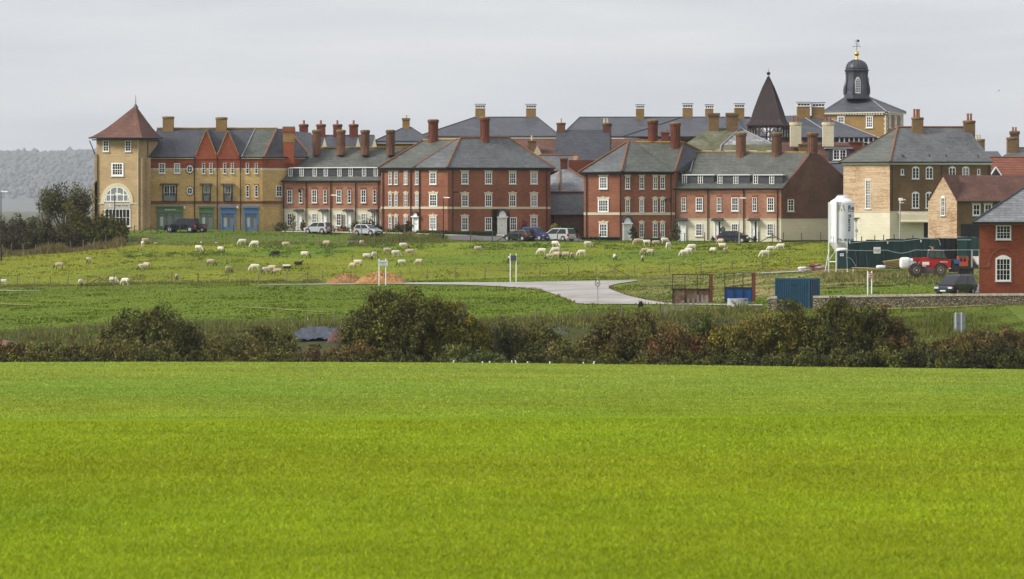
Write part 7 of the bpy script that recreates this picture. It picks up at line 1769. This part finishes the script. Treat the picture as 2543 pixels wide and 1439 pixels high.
for cx in (2275, 2335):
    for o in (.15, -1.5):
        c_ = ft.p(cx, 671.5, o); rW = 14.2*Yt/F; w = MB(); w.lathe((0, 0, 0), [(rW*.55, -.22), (rW*.93, -.22), (rW, -.12), (rW, .12), (rW*.93, .22), (rW*.55, .22)], 22)
        w.v = [(c_.x+v[0], c_.y-v[2], c_.z+v[1]) for v in w.v]
        for k in range(22):
            a = 2*PI*k/22; w.box(c_.x+math.cos(a)*rW-.05, c_.x+math.cos(a)*rW+.05, c_.y-.2, c_.y+.2, c_.z+math.sin(a)*rW-.05, c_.z+math.sin(a)*rW+.05)
        wo_ = w.build('wheel', surf('tractor_tyre', [(.35, (.045, .035, .025)), (.65, (.09, .075, .055))], fine=(4, 4, 4)) if 'tractor_tyre' not in MAT else MAT['tractor_tyre'], t)
        w = MB(); w.lathe((0, 0, 0), [(rW*.56, 0), (rW*.5, .04), (rW*.42, -.02), (rW*.2, -.03), (rW*.18, .05), (rW*.05, .06)], 16); s_ = 1 if o > 0 else -1; w.v = [(c_.x+v[0], c_.y-.2-v[2], c_.z+v[1]) for v in w.v]; w.build('rim', rim, wo_)
    mb = MB()
    for k in range(8):
        a0, a1 = PI*(.08+.8*k/8), PI*(.08+.8*(k+1)/8); q = lambda a, r_: ft.p(cx+math.cos(a)*r_, 671.5-math.sin(a)*r_, .35)
        mb.slab([q(a0, 16.8), q(a1, 16.8), q(a1, 18), q(a0, 18)], (0, .7, 0))
    mb.build('mudguard', trim, t)
# rear frame, low box and red machine behind
t2 = thing('dark_skip', 'low dark box trailer standing behind the telehandler', 'skip', (Xp(2400, Yt+1), Yt+1, gzf(Xp(2400, Yt+1), Yt+1))); fk = Face(2380, Yt+.8, 2440, Yt+.8)
mb = MB(); fk.box(mb, 2382, 2418, 668, 689, -1.4, 0); fk.box(mb, 2382, 2418, 666.3, 668, .0, .08); mb.build('body', plain('skip_brown', (.06, .05, .04), .8), t2); band(fk, 2384, 2416, 675.5, 677, gry, t2, 'rib', .06)
t3 = thing('red_generator', 'bright red framed machine with two round openings before the hoarding', 'generator', P(2390, 663, 354)); fg = Face(2370, 354, 2420, 354)
mb = MB(); fg.box(mb, 2379, 2404, 637, 661, -1, 0); mb.slab([fg.p(2404, 637), fg.p(2404, 648), fg.p(2400, 655), fg.p(2406, 643)], (0, 1, 0)); mb.build('housing', plain('generator_red', (.50, .07, .03), .5), t3); band(fg, 2381, 2399, 635.5, 639, gry, t3, 'top_panel', .05)
for x in (2386, 2395.5): MB().slab([fg.p(x+math.cos(2*PI*k/12)*3.4, 646+math.sin(2*PI*k/12)*4.4, .0) for k in range(12)], fg.n*.03).build('opening', black, t3)
t4 = thing('white_board', 'large white board with orange edge propped by the corner of the red house', 'board', P(2426, 662, 356)); fx_ = Face(2400, 355, 2440, 355)
MB().slab([fx_.p(2413, 637, 0), fx_.p(2432, 637, 0), fx_.p(2432, 657, 0), fx_.p(2426, 658, 0)], (0, .1, 0)).build('panel', white, t4); MB().tube(fx_.p(2413, 638, .03), fx_.p(2426, 659, .03), .05).build('edge_strip', plain('orange_edge', (.5, .16, .06)), t4)
for x in (2412.5, 2414.5, 2431): tag(MB().tube(P(x, 664, 353), P(x+.5, 620, 353), .03, .03, 5).build('fence_pole', steel), {2412.5: 'left steel pole of the close pair right of the red generator', 2414.5: 'right steel pole of the close pair right of the red generator', 2431: 'steel pole right beside the corner of the red house'}[x], 'pole', 'temporary fence poles')
# ================================================================ CONTAINER, FRAMES, CONCRETE RING
cont = surf('container_blue', [(.35, (.028, .095, .17)), (.65, (.05, .14, .23))], fine=(1, 1, .4), coarse=1, r=.5)
Yc = 302; t = thing('blue_container', 'weathered blue steel shipping container standing behind the hedge bushes', 'container', (Xp(1975, Yc), Yc, gzf(Xp(1975, Yc), Yc)))
k1 = Face(1924, Yc, 2011, Yc+.2); k2 = Face(2011, Yc+.2, 2034, Yc+2.6)
A, B_, D_ = k1.A, k1.B, k2.B; zt = Zp(691.5, Yc); zb = gzf(Xp(1975, Yc), Yc)+.1
mb = MB().prism([(A.x+.05, A.y+.05), (B_.x-.05, B_.y+.05), (D_.x-.05, D_.y), (A.x+.9, D_.y+.4)], zb, zt-.05); mb.build('body', cont, t)
mb = MB()
for k in range(15):
    x = 1927+k*5.6; k1.box(mb, x, x+2.6, 695, 770, .0, .06)
for k in range(5): x = 2013+k*4.2; k2.box(mb, x, x+1.8, 695, 770, .0, .06)
for f, a, b in ((k1, 1924, 2011), (k2, 2011, 2034)):
    f.box(mb, a, b, 691, 695, 0, .08)
for f, x in ((k1, 1924), (k1, 2008.5), (k2, 2031.5)): f.box(mb, x, x+2.5, 691, 772, 0, .1)
mb.build('corrugation', cont, t); band(k1, 1963, 1978, 705, 709.5, plain('patch_blue', (.025, .07, .11), .5), t, 'patch_plate', .09, .06)
def mesh_frame(px0, px1, yt, yb, ysplit, mat, label, panel, y0, post_red, bars=3):
    p = gp((px0+px1)/2, yb, y0, 325); Y = p.y; f = Face(px0-5, Y, px1+20, Y); t = thing('panel_frame', label, 'frame', p)
    mb = MB()
    for k in range(bars+1):
        x = px0+(px1-px0)*k/bars; f.box(mb, x-.9, x+.9, yt, yb+2, 0, .06)
    f.box(mb, px0-.9, px1+.9, yt-.8, yt+1, 0, .07); f.box(mb, px0-.9, px1+.9, ysplit-1, ysplit+.8, 0, .07); mb.build('frame', MAT['rust_frame'], t)
    band(f, px0+.5, px1-.5, ysplit, yb, mat, t, panel, -.01, -.05)
    mb = MB(); f.box(mb, px1+1.5, px1+post_red, yt-1, yb+2, -.2, .12); mb.build('end_post', MAT['oxide_red'], t)
    if yb > 760-6 and bars == 3 and post_red < 9: f.box(MB(), 0, 1, 0, 1, 0, 1)
    return t, f
surf('rust_frame', [(.35, (.018, .014, .012)), (.65, (.05, .03, .02))], fine=(4, 4, 4)); surf('oxide_red', [(.35, (.13, .03, .02)), (.65, (.20, .06, .045))], fine=(3, 3, 2))
rustp = surf('rusty_panel', [(.36, (.06, .035, .02)), (.5, (.15, .09, .055)), (.64, (.28, .20, .14))], fine=(3, 3, 5), coarse=1.4, mixf=.6)
mesh_frame(1670.5, 1762, 682.5, 755, 718, rustp, 'open metal frame with rusty brown lower panels behind the grey stakes', 'rusty_panel', 305, 8)
mesh_frame(1800, 1867.5, 678.5, 752, 714.5, plain('panel_blue', (.012, .07, .26), .45), 'open metal frame with a bright blue lower panel behind the concrete ring', 'blue_panel', 305, 8.5)
p = gp(1832, 760, 300, 318); t = thing('concrete_ring', 'pale concrete ring with dark blotches in front of the blue panel', 'concrete ring', (p.x, p.y-.9, p.z)); w = 26*p.y/F
conc = surf('concrete_pale', [(.36, (.06, .07, .08)), (.43, (.36, .37, .38)), (.65, (.52, .52, .51))], fine=(2.2, 2.2, 1.8), coarse=1.5, mixf=.4)
mb = MB(); mb.lathe((p.x, p.y-.2, p.z-.1), [(w, 0), (w, .72), (w*.86, .72), (w*.86, .3)], 28, sy=.8); mb.build('ring', conc, t)
# ================================================================ STONE WALL
def rubble(name):
    m, t, b = newmat(name); N = t.nodes.new; L = t.links.new
    tcn = N('ShaderNodeTexCoord'); mpn = N('ShaderNodeMapping'); mpn.inputs['Scale'].default_value = (1.5, 1, 3.2); L(tcn.outputs['Object'], mpn.inputs[0])
    v1 = N('ShaderNodeTexVoronoi'); v1.feature = 'F1'; L(mpn.outputs[0], v1.inputs[0]); v2 = N('ShaderNodeTexVoronoi'); v2.feature = 'DISTANCE_TO_EDGE'; L(mpn.outputs[0], v2.inputs[0])
    sc = N('ShaderNodeSeparateColor'); L(v1.outputs['Color'], sc.inputs[0]); r = N('ShaderNodeValToRGB'); L(sc.outputs[0], r.inputs[0]); e = r.color_ramp.elements
    for p_, c_ in ((.4, (.17, .12, .07)), (.75, (.27, .215, .13))): e.new(p_)
    for i, (p_, c_) in enumerate(((0, (.16, .12, .08)), (.35, (.32, .25, .15)), (.7, (.46, .38, .25)), (1, (.70, .63, .48)))): e[i].position = p_; e[i].color = (*c_, 1)
    mr_ = N('ShaderNodeMapRange'); mr_.inputs[1].default_value = .04; mr_.inputs[2].default_value = .14; L(v2.outputs['Distance'], mr_.inputs[0])
    k = N('ShaderNodeMix'); k.data_type = 'RGBA'; k.inputs[6].default_value = (.028, .02, .014, 1); L(mr_.outputs[0], k.inputs[0]); L(r.outputs[0], k.inputs[7]); L(k.outputs[2], b.inputs['Base Color']); b.inputs['Roughness'].default_value = .9
    bp = N('ShaderNodeBump'); bp.inputs['Distance'].default_value = .08; L(mr_.outputs[0], bp.inputs['Height']); L(bp.outputs[0], b.inputs['Normal']); return m
stone = rubble('rubble_stone')
cop = surf('coping_stone', [(.35, (.36, .32, .25)), (.65, (.52, .47, .38))], fine=(4, 4, 2), rows=(.16, 3, .02), rowc=(.7, 1.15, (.5, .5, .5)))
def stone_wall(label, pts, h):
    P3 = [Vector((Xp(a, y), y, Zp(py, y))) for a, py, y in pts]; t = thing('stone_wall', label, 'wall', P3[0]); mb = MB(); mc = MB()
    for i in range(len(P3)-1):
        a, b = P3[i], P3[i+1]; d = Vector((0, .38, 0)); za = gzf(a.x, a.y)-.3; zb = gzf(b.x, b.y)-.3
        mb.hexa([(a.x, a.y, za), (b.x, b.y, zb), (b.x, b.y+.36, zb), (a.x, a.y+.36, za), (a.x, a.y, a.z-.18), (b.x, b.y, b.z-.18), (b.x, b.y+.36, b.z-.18), (a.x, a.y+.36, a.z-.18)])
        mc.hexa([(a.x, a.y-.05, a.z-.18), (b.x, b.y-.05, b.z-.18), (b.x, b.y+.42, b.z-.18), (a.x, a.y+.42, a.z-.18), (a.x, a.y-.0, a.z), (b.x, b.y, b.z), (b.x, b.y+.36, b.z), (a.x, a.y+.36, a.z)])
    mb.build('wall', stone, t); mc.build('coping', cop, t); return t
stone_wall('long low rubble stone wall with cock-stone coping running to the right edge', [(2020, 735, 301), (2100, 733.5, 300.5), (2200, 732, 300.3), (2330, 730.5, 300), (2450, 729.5, 300), (2640, 728.5, 300)], .9)
stone_wall('short broken end of rubble stone wall just left of the blue container', [(1906, 740, 301.5), (1914, 737, 301.5), (1930, 736, 301.3)], .8)
# ================================================================ SOIL HEAPS, TARPAULIN, TROUGH, RUBBLE
def heap(name, label, cat, px0, px1, ytop, ybase, y0, mat, skew=.5, dep=1.6, seed=1, nn=34, rough=.12):
    c = gp((px0+px1)/2, ybase, y0); Y = c.y+dep*.3; x0, x1 = Xp(px0, Y), Xp(px1, Y); H = Zp(ytop, Y)-gzf(c.x, Y); V, Fs = [], []; r_ = np.random.default_rng(seed)
    for j in range(nn//2+1):
        for i in range(nn+1):
            u, v = i/nn, j/(nn//2); x = x0+(x1-x0)*u; y = Y-dep+2*dep*v
            uu = (u/skew*.5) if u < skew else .5+(u-skew)/(1-skew)*.5
            hgt = max(0, math.sin(PI*min(max(uu, 0), 1)))**.7*math.sin(PI*v)**.8
            z = gzf(x, y)+H*hgt*(1+rough*r_.normal()*.7)-(0.05 if hgt < .02 else 0); V.append((x, y, z))
    m_ = nn+1
    for j in range(nn//2):
        for i in range(nn): Fs.append((j*m_+i, j*m_+i+1, (j+1)*m_+i+1, (j+1)*m_+i))
    mb = MB(); mb.add(V, Fs); return tag(mb.build(name, mat), label, cat)
soil = surf('orange_soil', [(.34, (.18, .085, .03)), (.5, (.32, .16, .055)), (.66, (.46, .28, .12))], fine=(3, 3, 3), coarse=1, mixf=.35, bump=.5)
soil2 = surf('brown_soil', [(.34, (.17, .085, .035)), (.5, (.27, .14, .05)), (.66, (.40, .24, .11))], fine=(3, 3, 3), coarse=1, mixf=.35, bump=.5)
heap('soil_heap', 'large orange brown soil heap behind the white notice board', 'soil heap', 880, 1012, 676, 705, 380, soil, .47, 2.0, 1); heap('soil_heap', 'smaller brown soil heap left of the notice board', 'soil heap', 808, 906, 681, 705, 382, soil2, .52, 1.7, 2)
heap('rubble_heap', 'small greenish heap of rubble and cuttings among the hedge bushes', 'rubble heap', 1352, 1412, 812, 828, 284, surf('rubble', [(.35, (.035, .05, .025)), (.58, (.08, .10, .05)), (.70, (.35, .32, .25))], fine=(3, 3, 3)), .5, 1, 4, rough=.35)
heap('earth_bank', 'bare reddish earth bank at the right end of the tarpaulin', 'earth bank', 812, 905, 812, 848, 284, surf('red_earth', [(.35, (.07, .035, .03)), (.65, (.13, .07, .055))], fine=(2, 2, 2), coarse=1), .5, 1.5, 6, rough=.15)
heap('earth_bank', 'patch of bare pinkish earth in the bank at the far left', 'earth bank', -10, 44, 846, 860, 284, surf('pink_earth', [(.35, (.16, .09, .06)), (.65, (.30, .19, .13))], fine=(2, 2, 2)), .4, 1, 7, rough=.2)
V, Fs = [], []; r_ = np.random.default_rng(5)
for j in range(15):
    for i in range(31):
        u, v = i/30, j/14; px = 732+u*128+5*math.sin(v*9); y = 285+v*10; top = 822-3*math.sin(u*PI)+2*math.sin(u*13); bot = 851-6*u
        q = gp(px+v*8*(1-u), bot+(top-bot)*v, 284, 300); V.append((q.x, q.y, q.z+.22+.03*r_.normal()+.06*math.sin(u*17+v*5)+.05*math.sin(u*41+v*11)))
for j in range(14):
    for i in range(30): Fs.append((j*31+i, j*31+i+1, (j+1)*31+i+1, (j+1)*31+i))
tarp = surf('tarpaulin', [(.34, (.02, .025, .04)), (.5, (.04, .05, .075)), (.66, (.08, .09, .12))], fine=(.6, .6, 2), coarse=.6, r=.7, bump=.5)
mb = MB(); mb.add(V, Fs); o = mb.build('tarpaulin', tarp, smooth=True); tag(o, 'creased blue grey tarpaulin spread over the bank left of the tallest bush', 'tarpaulin')
p = gp(886, 604, 430); t = thing('water_trough', 'low galvanised metal water trough in the long grass beside the upper fence', 'trough', p); mb = MB(); mb.box(-1.0, .85, -.3, .3, 0, .36); mb.build('tank', steel, t, world=False); mb = MB(); mb.box(-1.15, .5, -.35, .35, .36, .46); mb.build('cover', lead_dark, t, world=False)
t.rotation_euler = (0, 0, rad(-5))
for px, py, l in ((500, 604, 'small scrap of white litter by the upper fence below the green shopfront'), (536, 605, 'flat scrap of white litter by the upper fence below the blue shopfront'), (386, 606, 'pale rag by the braced post of the upper fence')):
    p = gp(px, py, 430); tag(MB().ball(p+Vector((0, 0, .08)), .16, 8, sc=(1.6 if px != 500 else 1, .8, .5)).build('litter', white), l, 'litter', 'litter by the upper fence')
# ================================================================ PLANTING BY THE HOUSES
def hedge(name, label, px0, px1, ytop, Y, cols, d=.7):
    x0, x1 = Xp(px0, Y), Xp(px1, Y); z0 = gzf((x0+x1)/2, Y); h = Zp(ytop, Y)-z0; n = int((x1-x0)*h*700)+200; r = np.random.default_rng(int(px0))
    p = np.stack([r.uniform(0, x1-x0, n), r.uniform(-d/2, d/2, n), r.uniform(0, 1, n)**.7*h*(.92+.1*np.sin(np.arange(n)))], -1); a = r.normal(0, 1, (n, 3)); a /= np.linalg.norm(a, axis=1)[:, None]; b = np.cross(a, r.normal(0, 1, (n, 3))); b /= np.linalg.norm(b, axis=1)[:, None]; s = r.uniform(.05, .12, n)[:, None]
    V = np.stack([p-a*s, p+b*s*.6, p+a*s, p-b*s*.6], 1).reshape(-1, 3); t = thing(name, label, 'hedge', (x0, Y, z0)); k = np.repeat(np.array(cols)[r.integers(0, len(cols), n)]*r.uniform(.6, 1.4, (n, 1)), 4, 0)
    fast('foliage', V, np.arange(n*4).reshape(-1, 4), foliage_mat, parent=t, col=k); MB().box(.05, x1-x0-.05, -d*.32, d*.32, 0, h*.8).build('core', plain('hedge_core', (.02, .03, .012)) if 'hedge_core' not in MAT else MAT['hedge_core'], t, world=False)
HC = [(.03, .055, .018), (.04, .07, .022), (.022, .04, .014)]
hedge('low_hedge', 'clipped green hedge along the left face of the large red block', 1034, 1112, 573, 485, HC); hedge('low_hedge', 'clipped green hedge left of the white door of the large red block', 1114, 1232, 574.5, 485, HC); hedge('low_hedge', 'clipped green hedge left of the arched door of the second red block', 1440, 1541, 589, 482, HC); hedge('low_hedge', 'dark low hedge right of the arched door of the second red block', 1572, 1664, 592, 482, HC)
SG = 'garden shrubs by the houses'
for px, top, w, Y, cols, lab in [(697, 548, 34, 494, [BR_, (.05, .06, .025)], 'brown leafy shrub at the left end of the left terrace'), (728, 535, 14, 496, [(.12, .11, .05)], 'thin wispy climber left of the first terrace door'), (752, 545, 12, 495, [(.08, .06, .03)], 'small climber right of the first terrace door'),
    (848, 562, 44, 492, [(.05, .035, .02), DK], 'brown shrub below the trellis of the left terrace'), (885, 545, 26, 491.5, [(.05, .07, .04), GG], 'spiky grey green shrub near the second silver car'), (911, 540, 40, 492, [(.03, .05, .03)], 'open dark shrub in front of the fourth terrace house'),
    (936, 553, 24, 489, [(.03, .045, .022)], 'dark shrub at the right end of the left terrace'), (975, 568, 44, 487, [OL, (.09, .10, .04)], 'scrubby bush below the first windows of the red block'), (1000, 552, 50, 488, [(.05, .05, .02), (.07, .06, .03)], 'reddish brown shrub left of the red block side door'), 
    (1380, 550, 28, 492, [(.22, .20, .03), GR], 'yellow leaved shrub against the link house wall'), (1408, 553, 46, 493, [(.04, .06, .025)], 'wide dark green shrub against the link house wall'), (1301, 545, 14, 490, [(.10, .025, .02)], 'dark red shrub between the windows behind the green car'),
    (1573, 565, 20, 486, [(.04, .055, .022)], 'upright green shrub right of the arched white door'), (1676, 545, 24, 486, [(.05, .06, .03), BR_], 'climbing shrub where the second red block meets the terrace'), (1770, 583, 9, 481.5, [(.03, .05, .02)], 'small clipped conical shrub left of the middle terrace door'), (1874, 586, 10, 481, [(.03, .05, .02)], 'round clipped potted shrub by the right terrace door')]:
    bush('garden_shrub', lab, 'shrub', px, top, w, Y, cols, leaf=.08 if w < 30 else .1, group=SG, dens=.8 if 'wispy' not in lab and 'open' not in lab else .35, stems=3)
def creeper(face, px0, px1, y0_, y1_, label, cols, n):
    p = face.p((px0+px1)/2, y1_); t = thing('wall_creeper', label, 'creeper', p, group='creepers around the white door'); r = np.random.default_rng(int(px0)); pts = []
    for _ in range(n):
        x = r.uniform(px0, px1); y = y1_-(y1_-y0_)*r.random()**.9; q = face.p(x, y, r.uniform(.02, .22)); pts.append(q[:])
    p_ = np.array(pts)-np.array(p[:]); a = r.normal(0, 1, (n, 3)); a /= np.linalg.norm(a, axis=1)[:, None]; b = np.cross(a, r.normal(0, 1, (n, 3))); b /= np.linalg.norm(b, axis=1)[:, None]; s = r.uniform(.05, .11, n)[:, None]
    V = np.stack([p_-a*s, p_+b*s*.6, p_+a*s, p_-b*s*.6], 1).reshape(-1, 3); fast('foliage', V, np.arange(n*4).reshape(-1, 4), foliage_mat, parent=t, col=np.repeat(np.array(cols)[r.integers(0, len(cols), n)]*r.uniform(.6, 1.4, (n, 1)), 4, 0))
    MB().tube(face.p((px0+px1)/2, y1_, .05), face.p((px0+px1)/2+1, y0_+8, .05), .04, .02).build('stem', bark, t)
creeper(f2, 1222.5, 1236, 520, 583, 'dark creeper on the wall left of the white door of the large red block', [(.03, .035, .016), (.05, .035, .02)], 1300); creeper(f2, 1255, 1264, 526, 583, 'dark creeper on the wall right of the white door of the large red block', [(.03, .035, .016), (.05, .035, .02)], 700)
p = P(1794, 568.5, 483); t = thing('round_hanging_sign', 'round dark green sign with pale lettering beside the middle terrace door', 'sign', P(1794, 600, 483)); fr_ = Face(1780, 483, 1810, 483)
b = MB().slab([fr_.p(1794+math.cos(2*PI*k/24)*7, 571+math.sin(2*PI*k/24)*7, .04) for k in range(24)], fr_.n*.05).build('disc', plain('sign_green', (.02, .045, .025), .5), t); MB().tube(fr_.p(1794, 602), fr_.p(1794, 577), .05).build('post', dark, t)
for k, (s, w_) in enumerate((('GARDEN', 8), ('& FARM', 9), ('SHOP', 7))): facetext(fr_, s, 1794, 568+k*3.2, 1.8, w_, .095, MAT['sign_grey'], b)
t = thing('planter', 'low red brick planter below the third terrace house', 'planter', P(853, 580, 491)); fpn = Face(830, 491, 880, 491); band(fpn, 838, 868, 568, 582, brick_gable, t, 'box', .0, -.8); band(fpn, 843, 851, 568, 580, terracotta, t, 'pot', .25, .02)
HAZE = .000065
# ================================================================ HAZE
hz = MB().box(-4200, 4200, -40, 13200, -16, 330)
hzm = bpy.data.materials.new('haze_air'); hzm.use_nodes = True; ht = hzm.node_tree; ht.nodes.clear()
ho = ht.nodes.new('ShaderNodeOutputMaterial'); pv = ht.nodes.new('ShaderNodeVolumePrincipled')
pv.inputs['Color'].default_value = (.86, .91, 1.0, 1); pv.inputs['Density'].default_value = HAZE; pv.inputs['Anisotropy'].default_value = .2
ht.links.new(pv.outputs[0], ho.inputs['Volume'])
tag(hz.build('haze', hzm), 'thin pale haze lying over the fields and the far hill', 'haze', kind='stuff')
